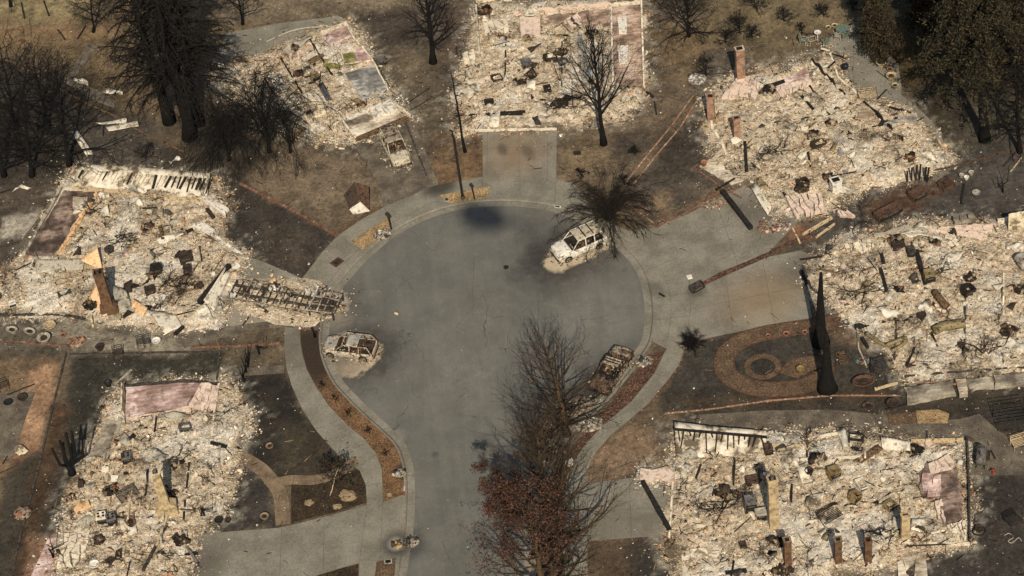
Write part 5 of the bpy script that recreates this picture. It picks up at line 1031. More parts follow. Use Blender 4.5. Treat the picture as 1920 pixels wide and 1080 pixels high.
bare_tree('black burned tree at the top edge left of the head house of the court', (812, 117), (795, -55), .26, 26, .36, dict(BUSH, kids=(5, 5), el=.5), 2, clear=.2)
# brown tree over the wreck and the big red-leaved tree in the foreground
rt, tips, pth, H = bare_tree('brown bare tree arching over the collapsed car wreck', (1064, 815), (1026, 645), .22, 32, .45, dict(UPR, kids=(4, 4), el=.35), 3, ('bark_brown', 'twig_brown'), clear=.08)
leaves(rt, tips, 'red_leaf', 300, .05, random.Random(3), .2, 'withered_leaves', keep=lambda q: .5 if q.x < 2 else .1)
b = MB(); tp = []; r_ = random.Random(77); g = P(1064, 815)
for j in range(11):
    a = j * .6; grow(b, g + Vector((0, 0, 1.2)), Vector((math.cos(a), math.sin(a), r_.uniform(.5, 1.3))), r_.uniform(3.0, 5.5), .05, 2, r_, dict(UPR, kids=(4, 4)), tp)
b.build('low_branches', 'twig_brown', rt)
rt, tips, pth, H = bare_tree('large tree with withered red leaves at the near end of the street', (1046, 1050), (1004, 805), .32, 54, .35, dict(UPR, kids=(6, 5), el=.4, wig=.13), 5, ('bark_brown', 'twig_brown'), clear=.14)
x0, z0 = P(1046, 1050).x, 2.0
leaves(rt, tips, ['red_leaf', 'red_leaf', 'brown_needles'], 6500, .075, random.Random(5), .17, 'red_leaves', keep=lambda q: max(0, min(1, 1.15 - (q.x - x0 + 1.4) * .5 - max(0, q.z - 4.5) * .35)))
rt2, tips2, pth2, H2 = bare_tree('second red-leaved tree at the near edge behind the large one', (1030, 1150), (990, 945), .30, 34, .36, dict(UPR, kids=(6, 5), el=.4, wig=.13), 6, ('bark_brown', 'twig_brown'), clear=.14)
leaves(rt2, tips2, ['red_leaf', 'red_leaf', 'brown_needles'], 6500, .075, random.Random(6), .18, 'red_leaves', keep=lambda q: max(0, min(1, 1.2 - (q.x - x0 + .5) * .35)))
def weeper(label, base, n, H, spread, seed, mats=('bark_black', 'twig_dark'), name='burned_shrub', group=None, droop=.45, side=30, spring=0.0, cat='shrub', r0=.05, tw=.5):
    """many stems from one root arching outward, each with fine side twigs"""
    r = random.Random(seed); g = P(*base); root = wempty(name, label, cat, g, group); s = MB(); b = MB()
    for j in range(n):
        az = j * 2.399 + r.uniform(-.3, .3); el = r.uniform(.55, 1.45); d = Vector((math.cos(az) * math.cos(el), math.sin(az) * math.cos(el), math.sin(el))); L = H * r.uniform(.75, 1.2) * (1 + spread * (1.3 - el) * .3); p = g + Vector((r.gauss(0, .12), r.gauss(0, .12), spring * r.random())); path = [p.copy()]; m = 9
        for i in range(m):
            out = Vector((d.x, d.y, 0)); d = (d + rvec(r, .13) + Vector((0, 0, -droop * (i / m) * (1.4 - el * .6))) + out * spread * .05).normalized(); p = p + d * (L / m)
            if p.z < .08: p.z = .08
            path.append(p.copy())
        s.tube(path, [r0 * (1 - .8 * i / m) + .008 for i in range(m + 1)], 4, cap=False)
        for q in range(side):
            t = .25 + .75 * r.random(); f = t * m; i = min(int(f), m - 1); a = path[i].lerp(path[i + 1], f - i); ax = (path[i + 1] - path[i]).normalized(); e = (ax + rvec(r, .6)).normalized(); l = L * tw * r.uniform(.15, .4); k = [a.copy()]
            for w in range(3): e = (e + Vector((0, 0, -droop * .5)) + rvec(r, .1)).normalized(); a = a + e * l / 3; k.append(a.copy())
            b.tube(k, [.012, .010, .008, .006], 3, cap=False)
    s.build('stems', mats[0], root); b.build('twigs', mats[1], root); return root
weeper('round burned shrub with fanned brown twigs beside the white burned-out vehicle', (1143, 410), 95, 4.6, .8, 11, ('twig_dark', 'twig_dark'), droop=.44, side=30, r0=.017, tw=.55)
_WP = dict(kids=(7, 6), wig=.14, up=.0, droop=.40, ang=(.3, .9), el=.95, minr=.014, seg=8, t0=.15)
def drooper(label, base, n, H, spread, seed, mats, name, droop, side, cat, r0, tw): bare_tree(label, base, (base[0] - H * 2.0, base[1] - H * 10.5), r0 * 2.2, int(n * .75), 1.05, _WP, seed, mats, name, clear=.18)
drooper('tall weeping burned tree with hanging black twigs right of the big black conifers', (505, 285), 46, 9.5, 1.1, 12, ('bark_black', 'twig_black'), 'weeping_tree', .78, 34, 'tree', .07, .6)
drooper('weeping burned tree hanging over the lawn below the big black conifers', (430, 300), 36, 6.6, 1.1, 13, ('bark_black', 'twig_black'), 'weeping_tree', .75, 34, 'tree', .06, .6)
drooper('weeping burned tree nearest the house behind the beige van', (545, 285), 22, 5.6, 1.0, 14, ('bark_black', 'twig_black'), 'weeping_tree', .75, 28, 'tree', .05, .6)
def conifer(label, base, top, r0, nb, blen, seed, mats, needles=None, nn=0, ns=.2, z0f=.09, droop=.25, group=None, name='burned_conifer', clear_side=None, kids=9):
    r = random.Random(seed); g = P(*base); root = wempty(name, label, 'tree', g, group); v = ttop(base, top) if top[1] is not None else g; H = (v - g).length; k = 12
    path = [g.lerp(v, i / k) + Vector((r.gauss(0, .04), r.gauss(0, .04), 0)) * (i > 0) for i in range(k + 1)]; trunk_tube(path, r0, r0 * .2, root, mats[0], 12, 1.35)
    b = MB(); tips = []
    for j in range(nb):
        t = z0f + (.98 - z0f) * ((j + r.random()) / nb); f = t * k; i = min(int(f), k - 1); q = path[i].lerp(path[i + 1], f - i); az = j * 2.399 + r.uniform(-.5, .5); L = blen * (1.05 - .8 * (t - z0f) / (1 - z0f)) * r.uniform(.6, 1.2)
        d = Vector((math.cos(az), math.sin(az), r.uniform(-.1, .35))); pt = [q.copy()]; m = 6
        for w in range(m):
            d = (d + rvec(r, .1) + Vector((0, 0, -droop * (w / m)))).normalized(); q = q + d * L / m; pt.append(q.copy())
        b.tube(pt, [.09 * r0 + .045 * (1 - w / m) for w in range(m + 1)], 4, cap=False)
        for w in range(kids):
            tt = .2 + .8 * r.random(); ff = tt * m; i2 = min(int(ff), m - 1); a = pt[i2].lerp(pt[i2 + 1], ff - i2); e = ((pt[i2 + 1] - pt[i2]).normalized() + rvec(r, .5) + Vector((0, 0, -.25))).normalized(); l = L * r.uniform(.15, .38); c = a + e * l * .5; e2 = (e + rvec(r, .25) + Vector((0, 0, -.3))).normalized(); t3 = c + e2 * l * .5
            b.tube([a, c, t3], [.026, .018, .010], 3, cap=False); tips += [(c, e), (t3, e2)]
    b.build('branches', mats[1], root)
    if needles: leaves(root, tips, needles, nn, ns, r, ns * 1.25, 'needles', slim=.3)
    return root
conifer('thick black burned conifer, leftmost trunk of the big group at the top left', (318, 228), (205, -150), .5, 130, 5.2, 21, ('bark_black', 'twig_black'), 'black_needles', 9000, .10, .22, group='big black conifers', kids=12)
conifer('thick black burned conifer, front trunk of the big group at the top left', (356, 258), (262, -140), .56, 130, 5.0, 22, ('bark_black', 'twig_black'), 'black_needles', 9000, .10, .26, group='big black conifers', kids=12)
conifer('thick black burned conifer, right rear trunk of the big group at the top left', (372, 232), (300, -150), .48, 120, 4.8, 23, ('bark_black', 'twig_black'), 'black_needles', 7000, .10, .24, group='big black conifers', kids=12)
conifer('tall dark conifer still holding olive needles at the top right corner', (1846, 262), (1818, -150), .42, 150, 4.4, 24, ('bark_black', 'twig_black'), ['olive_needles', 'brown_needles', 'olive_needles', 'black_needles'], 30000, .15, .34, .35, name='scorched_conifer', kids=12)
conifer('dark conifer with olive needles partly out of frame at the right edge', (1935, 180), (1915, -170), .36, 120, 4.0, 25, ('bark_black', 'twig_black'), ['olive_needles', 'brown_needles', 'black_needles'], 22000, .15, .2, .35, name='scorched_conifer', kids=11)
conifer('slim dark conifer behind the patio with the garden table', (1655, 108), (1632, -60), .24, 100, 2.0, 26, ('bark_black', 'twig_black'), ['olive_needles', 'brown_needles', 'black_needles'], 26000, .13, .04, .25, name='scorched_conifer', kids=10)
for i, (b_, t_, s_) in enumerate([((1742, 60), (1726, -110), 1.8), ((1890, 90), (1870, -140), 3.4)]):
    conifer(['dark narrow conifer at the top edge between the two larger ones', 'dark conifer behind the tall one in the top right corner'][i], b_, t_, .22, 90, s_, 27 + i, ('bark_black', 'twig_black'), ['brown_needles', 'black_needles', 'olive_needles'], 20000, .14, .08, .3, name='scorched_conifer', kids=9)
conifer('bare burned conifer with thin black branches right of the tall olive one', (1912, 285), (1900, 60), .2, 90, 3.0, 29, ('bark_black', 'twig_black'), None, 0, .1, .15, .35, kids=12)
bare_tree('large black burned shrub tree at the top edge right of the pink garage floor', (1292, 68), (1285, -15), .13, 34, .62, dict(BUSH, kids=(5, 5), el=.25, wig=.2), 31, ('bark_black', 'twig_black'), 'burned_shrub', clear=.04)
SH = [((1388, 62), 26, 2.6, 'spiky black burned shrub left of the tallest brick chimney'), ((1360, 80), 18, 1.7, 'low black burned shrub between the large shrub and the tallest brick chimney'), ((1420, 20), 18, 2.2, 'black burned shrub at the top edge above the tallest brick chimney'), ((1324, 142), 16, 2.6, 'small burned shrub leaning left on the dirt by the pale ash spot'), ((1470, 40), 16, 1.8, 'low dark shrub on the slope left of the garden table'), ((1545, 30), 18, 1.6, 'low dark shrub on the slope behind the garden chairs'), ((1410, 70), 14, 1.5, 'small dark shrub behind the tallest brick chimney'), ((1505, 62), 14, 1.3, 'small dark shrub just left of the garden chairs'), ((1600, 20), 14, 1.5, 'low dark shrub left of the slim conifer'),
      ((272, 297), 12, 2.0, 'small leafless burned shrub in the grey yard below the big conifers'), ((1092, 330), 16, 1.0, 'short black stubble hedge end by the concrete driveway at the head of the court'), ((1190, 290), 12, 1.1, 'little burned shrub along the brick edging left of the dark lawn'), ((1170, 345), 14, 1.1, 'little burned shrub at the lower end of the brick edging')]
for i, (b_, n_, h_, lb) in enumerate(SH): bare_tree(lb, b_, (b_[0] - 3 + 5 * math.sin(i * 2.3), b_[1] - h_ * 12), .045, n_, .75, dict(BUSH, kids=(5, 5), el=.2, wig=.24), 40 + i, ('twig_black', 'twig_black'), 'burned_shrub', clear=.04)
LT = [((130, 310), (105, 150), 'crooked black burned tree at the left edge above the fallen roof strip'), ((60, 330), (40, 190), 'black burned tree at the left edge with wide twisted limbs'), ((30, 240), (0, 90), 'black burned tree cut by the left edge'), ((90, 240), (60, 110), 'black burned tree behind the crooked one at the left edge'), ((8, 330), (-30, 200), 'lowest black burned tree at the left edge')]
for i, (b_, t_, lb) in enumerate(LT): bare_tree(lb, b_, t_, .20, 22, .55, dict(BUSH, kids=(5, 4), el=.15, wig=.26, minr=.014), 60 + i, ('bark_black', 'twig_black'), clear=.1)
for i, (b_, t_, lb) in enumerate([((20, 12), (10, -60), 'burned tree standing out of the top left corner'), ((175, 60), (165, -40), 'burned tree at the top edge left of the big conifers'), ((455, 45), (440, -60), 'burned tree at the top edge right of the big conifers'), ((1290, 20), (1275, -90), 'burned tree at the top edge right of the head house')]):
    bare_tree(lb, b_, t_, .12, 22, .42, dict(BUSH, kids=(6, 5), el=.3, wig=.18), 70 + i, ('bark_black', 'twig_black'), clear=.15)
# round shrub by the walk, small scorched tree in the bark bed
weeper('small round burned shrub at the corner of the right walk', (1296, 648), 60, 1.0, .6, 90, ('twig_black', 'twig_black'), droop=.1, side=20, r0=.012, tw=1.0)
rt, tips, p_, h_ = bare_tree('small scorched tree with dark leaf clumps in the bark bed by the left driveway', (619, 929), (634, 880), .05, 14, .5, dict(UPR, kids=(4, 3), el=.4), 91, ('pale_wood', 'twig_brown'), clear=.3)
leaves(rt, tips, ['black_needles', 'black_needles', 'brown_needles'], 420, .10, random.Random(4), .12, 'scorched_leaves')
# cut black stump with five bare limbs
def stump(label, base, ends, r0, name='burned_stump'):
    g = P(*base); root = wempty(name, label, 'stump', g); b = MB(); b.tube([g, g + Vector((0, 0, .5)), g + Vector((-.1, 0, 1.1))], [r0 * 1.4, r0, r0 * .95], 9); b.build('trunk', 'bark_black', root, True)
    for e in ends:
        v = ttop(base, e); m = (g + v) / 2 + Vector(((v.x - g.x) * .25, -.2, -.2)); s = MB(); s.tube([g + Vector((-.05, 0, .9)), m, v], [r0 * .6, r0 * .5, r0 * .38], 7); s.build('limb', 'bark_black', root, True)
stump('black burned stump with five bare limbs left of the house with the tan chimney', (135, 888), [(98, 838), (112, 826), (124, 814), (134, 813), (153, 818)], .26)
def snag(label, base, top, r0, name='charred_snag', sp=0, group=None):
    g = P(*base); v = ttop(base, top); root = wempty(name, label, 'burned tree', g, group); k = 9; b = MB(); r = random.Random(int(base[0])); pth = [g.lerp(v, i / k) + Vector((r.gauss(0, .03), r.gauss(0, .03), 0)) * (i > 0) for i in range(k + 1)]
    b.tube(pth, [r0 * (1.5 - .5 * min(1, i / 2)) * (1 - .8 * i / k) + .02 for i in range(k + 1)], 12); b.build('trunk', 'bark_black', root, True)
    for i in range(sp):
        t = .35 + .6 * i / sp; q = g.lerp(v, t); a = i * 2.4; s = MB(); s.bar(q, q + Vector((math.cos(a) * .7, math.sin(a) * .7, .35)), .03); s.build('branch_stub', 'char', root)
snag('front one of two tapering black trunks beside the looped garden path', (1551, 728), (1549, 626), .56, sp=3); snag('rear one of two tapering black trunks beside the looped garden path', (1539, 643), (1538, 512), .50, sp=4)
snag('thin leaning black sapling left of the driveway at the head of the court', (872, 285), (846, 136), .10, 'charred_sapling', 22)
for i, (b_, t_) in enumerate([((458, 716), (447, 688)), ((462, 698), (452, 668)), ((465, 688), (459, 652)), ((456, 706), (462, 676)), ((466, 682), (464, 648))]): snag('thin black burned stem in the cluster left of the pale path to the motorhome', b_, t_, .05, 'charred_sapling', group='black stems left of the pale path')
for i, (b_, t_, s_) in enumerate([((486, 664), (494, 636), 'forked little black stem standing by the brick edging left of the walk')]): stump(s_, b_, [t_, (482, 650), (500, 634)], .06)
for i, (b_, e, lb) in enumerate([((384, 970), [(398, 930), (372, 950), (405, 945)], 'small forked burned stem right of the tan chimney'), ((100, 1045), [(92, 1005), (118, 990), (96, 1030)], 'black forked burned stem at the near left beside the rose patio'), ((1880, 360), [(1892, 310), (1870, 330)], 'forked black stem in the dark yard at the right edge'), ((590, 632), [(588, 622), (592, 620)], 'tiny black stem at the head of the orange gravel bed')]): stump(lb, b_, e, .07)
# ------------------------------------------------------------------ loose things
def tag(o, label, cat, group=None):
    o['label'] = label; o['category'] = cat
    if group: o['group'] = group
    return o
def gz(px, py):
    p = P(px, py)
    for k, poly in HOUSES.items():
        if float(sdf(BED[k][0], np.array([p.x]), np.array([p.y]))[0]) > -.4: return max(bz(k, p), .01)
    return 0.015
def beam(name, label, cat, a, b, w, mat, h=None, za=None, zb=None, group=None):
    h = h or w; za = gz(*a) + h * .4 if za is None else za; zb = gz(*b) + h * .4 if zb is None else zb; p, q = P(*a, za), P(*b, zb); m = MB(); k = max(2, int((q - p).length / .6)); r = random.Random(int(a[0] * 7 + a[1])); prev = p
    pts = [p.lerp(q, i / k) + Vector((0, 0, r.uniform(-.02, .02))) for i in range(k + 1)]; d = (q - p).normalized(); s = d.cross(Vector((0, 0, 1))).normalized(); u = s.cross(d); o = len(m.v)
    for i, c in enumerate(pts):
        ww = w / 2 * r.uniform(.8, 1.05); hh = h / 2 * r.uniform(.8, 1.05)
        for x, y in ((-1, -1), (1, -1), (1, 1), (-1, 1)): m.v.append(tuple(c + s * ww * x + u * hh * y))
    for i in range(k):
        for j in range(4): m.face((o + 4 * i + j, o + 4 * i + (j + 1) % 4, o + 4 * i + 4 + (j + 1) % 4, o + 4 * i + 4 + j))
    m.face([o + j for j in range(4)][::-1]); m.face([o + 4 * k + j for j in range(4)])
    return tag(m.build(name, mat, None, at=(p + q) / 2), label, cat, group)
BEAMS = [  # char timbers one can point at
 ((1397, 266), (1400, 322), .28, 'char', 'short thick charred post lying in the ash next to the brick piers'), ((1354, 358), (1408, 428), .42, 'char', 'long thick black beam lying across the right rear driveway'), ((1342, 356), (1378, 335), .16, 'char', 'thin black beam crossing the corner of the brick edging'),
 ((1652, 476), (1657, 494), .30, 'char', 'black timber end beside the fallen pale wall, upper of two in line'), ((1651, 504), (1662, 546), .30, 'char', 'black timber beside the fallen pale wall, lower of two in line'), ((1719, 470), (1735, 532), .34, 'char', 'long black timber leaning beside the tan cabinet'), ((1616, 634), (1627, 652), .28, 'char', 'stubby black timber by the bent olive pipe'), ((1634, 672), (1635, 697), .30, 'char', 'stubby black timber beside the teal fragments'),
 ((1205, 903), (1256, 994), .36, 'char', 'long black garage beam lying at the end of the right near driveway'), ((430, 498), (374, 568), .44, 'char', 'long thick black beam beside the bent white sheet near the motorhome'), ((1490, 392), (1468, 360), .12, 'char', 'thin black stick by the cracked pink slab'), ((350, 436), (362, 430), .3, 'char', 'short charred board at the right side of the house with the brown chimney'),
 ((327, 627), (344, 612), .3, 'char', 'short black board on the pale path left of the motorhome'), ((388, 392), (400, 408), .3, 'rust_dark', 'short dark rusty beam beside the white wall pieces'), ((300, 425), (306, 450), .35, 'scorched_wood', 'scorched wooden post in the ash right of the dark appliance heap'), ((540, 265), (572, 240), .28, 'scorched_wood', 'scorched timber under the weeping trees'), ((592, 278), (608, 252), .25, 'pale_wood', 'pale split plank by the lawn edge near the weeping trees'),
 ((855, 218), (985, 209), .22, 'char', 'long black joist across the front of the house at the head of the court'), ((1015, 67), (1066, 66), .16, 'char', 'thin black joist below the pink wall at the head of the court'), ((1227, 190), (1231, 215), .14, 'char', 'thin black stick on the lawn right of the tall bare tree'), ((1212, 172), (1225, 182), .2, 'char', 'short black timber at the corner of the pink garage floor'),
 ((1540, 95), (1582, 108), .16, 'char', 'thin black rafter at the house corner nearest the garden table'), ((1552, 128), (1566, 115), .14, 'char', 'thin black rafter pointing to the kettle grill'), ((1646, 185), (1662, 168), .10, 'char', 'thin black stick leaning on the patio beside the burned bench'), ((1667, 201), (1708, 212), .18, 'char', 'black rafter along the patio edge'), ((1760, 264), (1785, 305), .16, 'pale_wood', 'pale plank at the tip of the house by the patio'), ((1515, 285), (1520, 312), .2, 'char', 'black stake sticking out of the ash left of the crumpled boiler'),
 ((1503, 180), (1525, 205), .2, 'char', 'short charred wood block in the ash below the rose slab'), ((1530, 445), (1565, 420), .16, 'pale_wood', 'pale plank leaning over the rusty scrap strip'), ((1505, 440), (1560, 408), .22, 'pale_wood', 'long pale plank leaning by the cracked pink slab'), ((1486, 428), (1500, 456), .14, 'pale_wood', 'short pale plank between the two right driveways'),
 ((412, 836), (410, 908), .2, 'galvanised', 'long pale pipe along the right side of the tan chimney house'), ((395, 830), (425, 838), .22, 'char', 'short black beam beside the long pale pipe'), ((318, 955), (293, 1025), .2, 'pale_wood', 'long pale batten in front of the tan chimney'), ((312, 985), (268, 1070), .24, 'char_grey', 'long burned gutter running to the near edge below the tan chimney'), ((350, 1025), (372, 1058), .2, 'grey_metal', 'grey pipe at the corner of the left near driveway'), ((215, 722), (247, 693), .14, 'galvanised', 'pale pole leaning across the dark strip lawn'), ((210, 725), (232, 730), .14, 'galvanised', 'short pale pole by the black pot'),
 ((236, 832), (252, 815), .3, 'char', 'short charred board below the rose floor'), ((130, 945), (152, 940), .3, 'pale_wood', 'pale plank at the left side of the tan chimney house'), ((140, 958), (168, 944), .45, 'peach_plaster', 'pale orange block of wall left of the two stoves'), ((435, 835), (448, 812), .1, 'pale_wood', 'thin pale plank on the dark yard right of the tan chimney house'),
 ((1660, 768), (1750, 745), .1, 'char', 'thin black stick in the strip beside the aggregate paving'), ((1640, 730), (1683, 718), .2, 'pale_wood', 'pale pole beside the rusty tub'), ((1502, 510), (1514, 532), .3, 'char', 'charred post lying at the end of the right driveway'), ((1545, 480), (1500, 487), .12, 'char', 'thin black stick on the right driveway'),
 ((1372, 805), (1374, 848), .14, 'char', 'upright black jamb right of the studded wall'), ((1395, 850), (1460, 835), .2, 'pale_wood', 'pale plank behind the studded wall'), ((1462, 846), (1503, 832), .24, 'pale_wood', 'tan plank behind the house with three piers'), ((1490, 862), (1640, 856), .2, 'plaster', 'long pale beam along the rear room of the house with three piers'), ((1738, 808), (1739, 870), .12, 'char_grey', 'thin upright grey post by the corrugated sheet'), ((1448, 865), (1458, 930), .16, 'pale_wood', 'pale stud behind the tan brick chimney'), ((1622, 1062), (1640, 1040), .1, 'char', 'thin black rod right of the rightmost brick pier'), ((1360, 1075), (1400, 1070), .25, 'char', 'black board at the near edge below the studded wall house'),
 ((126, 200), (141, 170), .1, 'char', 'thin black post standing in the grey yard'), ((157, 220), (176, 198), .12, 'char', 'thin black stick in the grey yard by the pale folded sheets'), ((193, 255), (195, 232), .12, 'char', 'black stake before the pale boards'), ((108, 55), (122, 74), .12, 'char', 'black stick on the orange dirt, left of two'), ((145, 73), (161, 48), .12, 'char', 'black stick on the orange dirt, right of two'), ((40, 5), (46, 34), .14, 'char', 'black post by the top left corner'), ((82, 2), (92, 30), .14, 'char', 'second black post along the top left edge'),
 ((0, 362), (20, 355), .1, 'char', 'black stick at the left edge of the frame'), ((14, 740), (65, 720), .08, 'char', 'thin black rod over the left patio'), ((5, 870), (14, 855), .08, 'char', 'thin black rod on the rust coloured dirt'), ((1802, 382), (1808, 345), .16, 'char', 'black post in the dark yard right of the rusty boxes'), ((1882, 312), (1905, 285), .14, 'rust_dark', 'rusty pole at the far right edge'), ((1895, 322), (1915, 296), .1, 'pale_wood', 'pale stick crossing at the far right edge'), ((1858, 845), (1866, 860), .12, 'char', 'short black stick on the slab by the barrel grill'), ((1236, 550), (1246, 556), .14, 'char', 'small black bar on the walk by the right kerb'), ((430, 40), (438, 48), .1, 'char', 'tiny black stick on the top left patio'),
 ((455, 610), (470, 590), .1, 'char', 'black strut fallen left of the motorhome'), ((548, 606), (560, 578), .18, 'char_grey', 'grey strut fallen beside the motorhome'),
]
for a, b_, w, m_, lb in BEAMS:
    nm_, ct_ = ('charred_beam', 'beam') if m_ in ('char', 'scorched_wood', 'char_grey', 'rust_dark') else ('pole', 'pole') if m_ in ('galvanised', 'grey_metal') else ('plank', 'plank')
    beam(nm_, lb, ct_, a, b_, w, m_)

def appliance(label, cat, c, w, d, h, rz, mat, kind='oven', tilt=0.0, name=None, door='char'):
    g = P(*c, gz(*c) * .5); root = empty(name or cat.replace(' ', '_'), label, cat, g, rz); T = Matrix.Rotation(tilt, 4, 'Y'); r = random.Random(int(c[0]))
    b = MB(); t = .04
    for sz, lo in (((w, d, t), (0, 0, t / 2)), ((w, t, h), (0, d / 2, h / 2)), ((t, d, h), (-w / 2, 0, h / 2)), ((t, d, h), (w / 2, 0, h / 2))): b.box(sz, T @ Matrix.Translation(lo), .0)
    if kind != 'open': b.patch([T @ Vector(q) for q in ((-w / 2, -d / 2, h), (w / 2, -d / 2, h), (w / 2, d / 2, h), (-w / 2, d / 2, h))], 6, 6, lambda u, v: -.07 * math.sin(3.14 * u) * math.sin(3.14 * v) * (1 + .5 * math.sin(5 * u)), .03)
    b.build('case', mat, root)
    f = MB(); f.box((w * .96, .04, h * .62), T @ Matrix.Translation((0, -d / 2, h * .36))); dr = f.build('door', door, root); m = MB(); m.box((w * .6, .04, .04), T @ Matrix.Translation((0, -d / 2 - .04, h * .62))); m.build('handle', 'grey_metal', dr)
    p = MB(); p.box((w * .98, .05, h * .22), T @ Matrix.Translation((0, -d / 2 - .003, h * .85))); p.build('control_panel', mat, root)
    if kind == 'oven':
        for sx in (-.25, .25):
            for sy in (-.22, .22): q = MB(); M = T @ Matrix.Translation((sx * w, sy * d, h + .0)); q.lathe([(.05, -.02), (.1, .0), (.1, .03), (.06, .03)], 10, M); q.build('burner', 'char', root)
    if kind == 'washer': q = MB(); M = T @ Matrix.Translation((0, -d / 2 - .02, h * .42)) @ Matrix.Rotation(math.pi / 2, 4, 'X'); q.lathe([(.14, 0), (.2, .0), (.2, .05), (.14, .05), (.13, -.02)], 14, M); q.build('drum_ring', 'grey_metal', root)
    return root
AP = [('burned grey oven with an open square top left of the tan chimney', 'oven', (240, 866), .75, .65, .9, .1, 'grey_metal', 'oven', 0), ('pale stove, left one of two standing in front of the tan chimney house', 'stove', (192, 978), .75, .65, .85, .1, 'plaster', 'oven', .05), ('grey stove, right one of two standing in front of the tan chimney house', 'stove', (212, 980), .72, .65, .85, .15, 'grey_metal', 'oven', -.05),
 ('dark grey panel appliance right of the rose floor', 'appliance', (346, 806), .9, .6, .5, .3, 'blue_metal', 'open', .3), ('tan cabinet with a pale top behind the two black trunks house', 'cabinet', (1742, 530), .85, .7, 1.3, .05, 'olive_metal', 'x', 0), ('black upturned appliance near the middle of the house behind the two black trunks', 'appliance', (1812, 552), .9, .8, .8, .4, 'char', 'open', .3), ('dark box left of the curved duct', 'appliance', (1728, 600), .6, .6, .6, .5, 'rust_dark', 'x', .2), ('grey box right next to the dark box by the curved duct', 'appliance', (1745, 602), .6, .6, .5, .3, 'galvanised', 'x', -.3),
 ('dark cabinet by the fallen plaster behind the two black trunks house', 'cabinet', (1683, 468), 1.0, .6, .7, .1, 'rust_dark', 'x', .1), ('low dark appliance right of the dark cabinet', 'appliance', (1706, 480), .6, .6, .9, .1, 'char_grey', 'x', .1),
 ('yellow and black washing machine shell in the house with three piers', 'washing machine', (1562, 893), .85, .75, .8, .35, 'yellow_metal', 'washer', .15), ('black and yellow bent appliance right of the tan brick chimney', 'appliance', (1600, 940), .7, .7, .8, .6, 'yellow_metal', 'open', .4), ('tall dark filing cabinet left of the tan brick chimney', 'filing cabinet', (1406, 958), .85, .7, 1.5, .05, 'grey_metal', 'x', .06), ('grey cabinet beside the tall dark filing cabinet', 'cabinet', (1427, 972), .8, .6, .9, .05, 'galvanised', 'x', 0), ('black crate below the charred branches left of the three piers', 'crate', (1393, 1025), .5, .5, .35, .1, 'rust_dark', 'x', 0),
 ('rust brown cabinet upright by the upper left beam of the house with three piers', 'cabinet', (1441, 852), .6, .5, 1.0, .1, 'rust', 'x', 0), ('orange brown chest left of the tan brick chimney', 'chest', (1411, 905), 1.1, .6, .5, .2, 'rust', 'x', .2), ('broken tan box in the ash near the rose slab', 'box', (1668, 952), .8, .7, .5, .6, 'olive_metal', 'open', .2), ('white laundry tub in the centre of the house with three piers', 'tub', (1614, 914), .6, 1.0, .5, .3, 'ash_white', 'open', .1),
 ('brown box standing in the ash near the black wires by the brown chimney', 'cabinet', (282, 552), .75, .6, .8, .3, 'rust_dark', 'x', .1), ('dark brown cabinet below the bent white pieces of the house by the motorhome', 'cabinet', (350, 490), 1.1, .7, .9, .2, 'rust_dark', 'x', 0), ('tall brown cabinet beside the dark brown cabinet near the motorhome', 'cabinet', (352, 515), .6, .6, 1.0, .1, 'rust_dark', 'x', .1), ('dark tall box left of the wire heap in the house by the motorhome', 'cabinet', (291, 516), .8, .6, 1.1, .5, 'char', 'x', .3), ('grey bent appliance in the middle of the house by the motorhome', 'appliance', (297, 476), 1.2, .8, .4, .5, 'grey_metal', 'open', .3), ('small dark box by the fallen peach wall of the house by the motorhome', 'box', (205, 474), .6, .5, .6, .8, 'char_grey', 'x', .2), ('pale crate by the left edge house corner', 'crate', (24, 572), .6, .4, .35, .2, 'ash_white', 'x', 0), ('dark fallen boiler left of the brown brick chimney', 'boiler', (122, 556), 1.1, .5, .5, .25, 'char_grey', 'x', .1),
 ('crumpled dark boiler on the ash of the house beside the patio', 'boiler', (1533, 276), 1.2, .7, .6, .5, 'rust_dark', 'open', .3), ('dark machine behind the cracked pink slab', 'machine', (1505, 350), .9, .7, .7, .4, 'rust_dark', 'open', .1), ('rusty flat tank on the strip between the two right houses', 'tank', (1720, 368), 1.4, .9, .6, .45, 'rust', 'x', .0), ('long rusty chest on the strip between the two right houses', 'chest', (1665, 402), 2.4, .9, .6, .45, 'rust', 'x', .03),
 ('dark television shell in the house at the head of the court', 'television', (917, 196), .8, .5, .5, .05, 'char', 'x', .1), ('grey washing machine at the head of the court', 'washing machine', (986, 125), .8, .7, .7, .3, 'grey_metal', 'washer', .2), ('dark bent cabinet behind the tall bare tree', 'cabinet', (1030, 112), 1.1, .7, .5, .4, 'rust_dark', 'open', .3), ('dark metal shell beside the dark bent cabinet', 'appliance', (1055, 120), .8, .7, .5, .2, 'grey_metal', 'open', .3), ('burned black recliner in the house at the head of the court', 'chair', (931, 150), .9, .8, .4, .3, 'rust_dark', 'open', .2), ('black frame of a chair at the head of the court house', 'chair', (1027, 172), .6, .6, .6, .1, 'char', 'open', 0),
 ('dark open chest beside the blue grey floor', 'chest', (716, 118), .8, .7, .5, .4, 'grey_metal', 'open', .2), ('olive cabinet by the mossy floor squares', 'cabinet', (590, 150), .7, .6, .7, .5, 'olive_metal', 'x', .2), ('low black planter box at the tip of the strip between the right driveways', 'planter', (1307, 541), 1.2, .6, .4, .45, 'char_grey', 'open', 0)]
for lb, cat, c, w, d, h, rz, mt, kd, tl in AP: appliance(lb, cat, c, w, d, h, rz, mt, kd, tl, door='char' if mt not in ('char', 'rust_dark') else 'rust_dark')

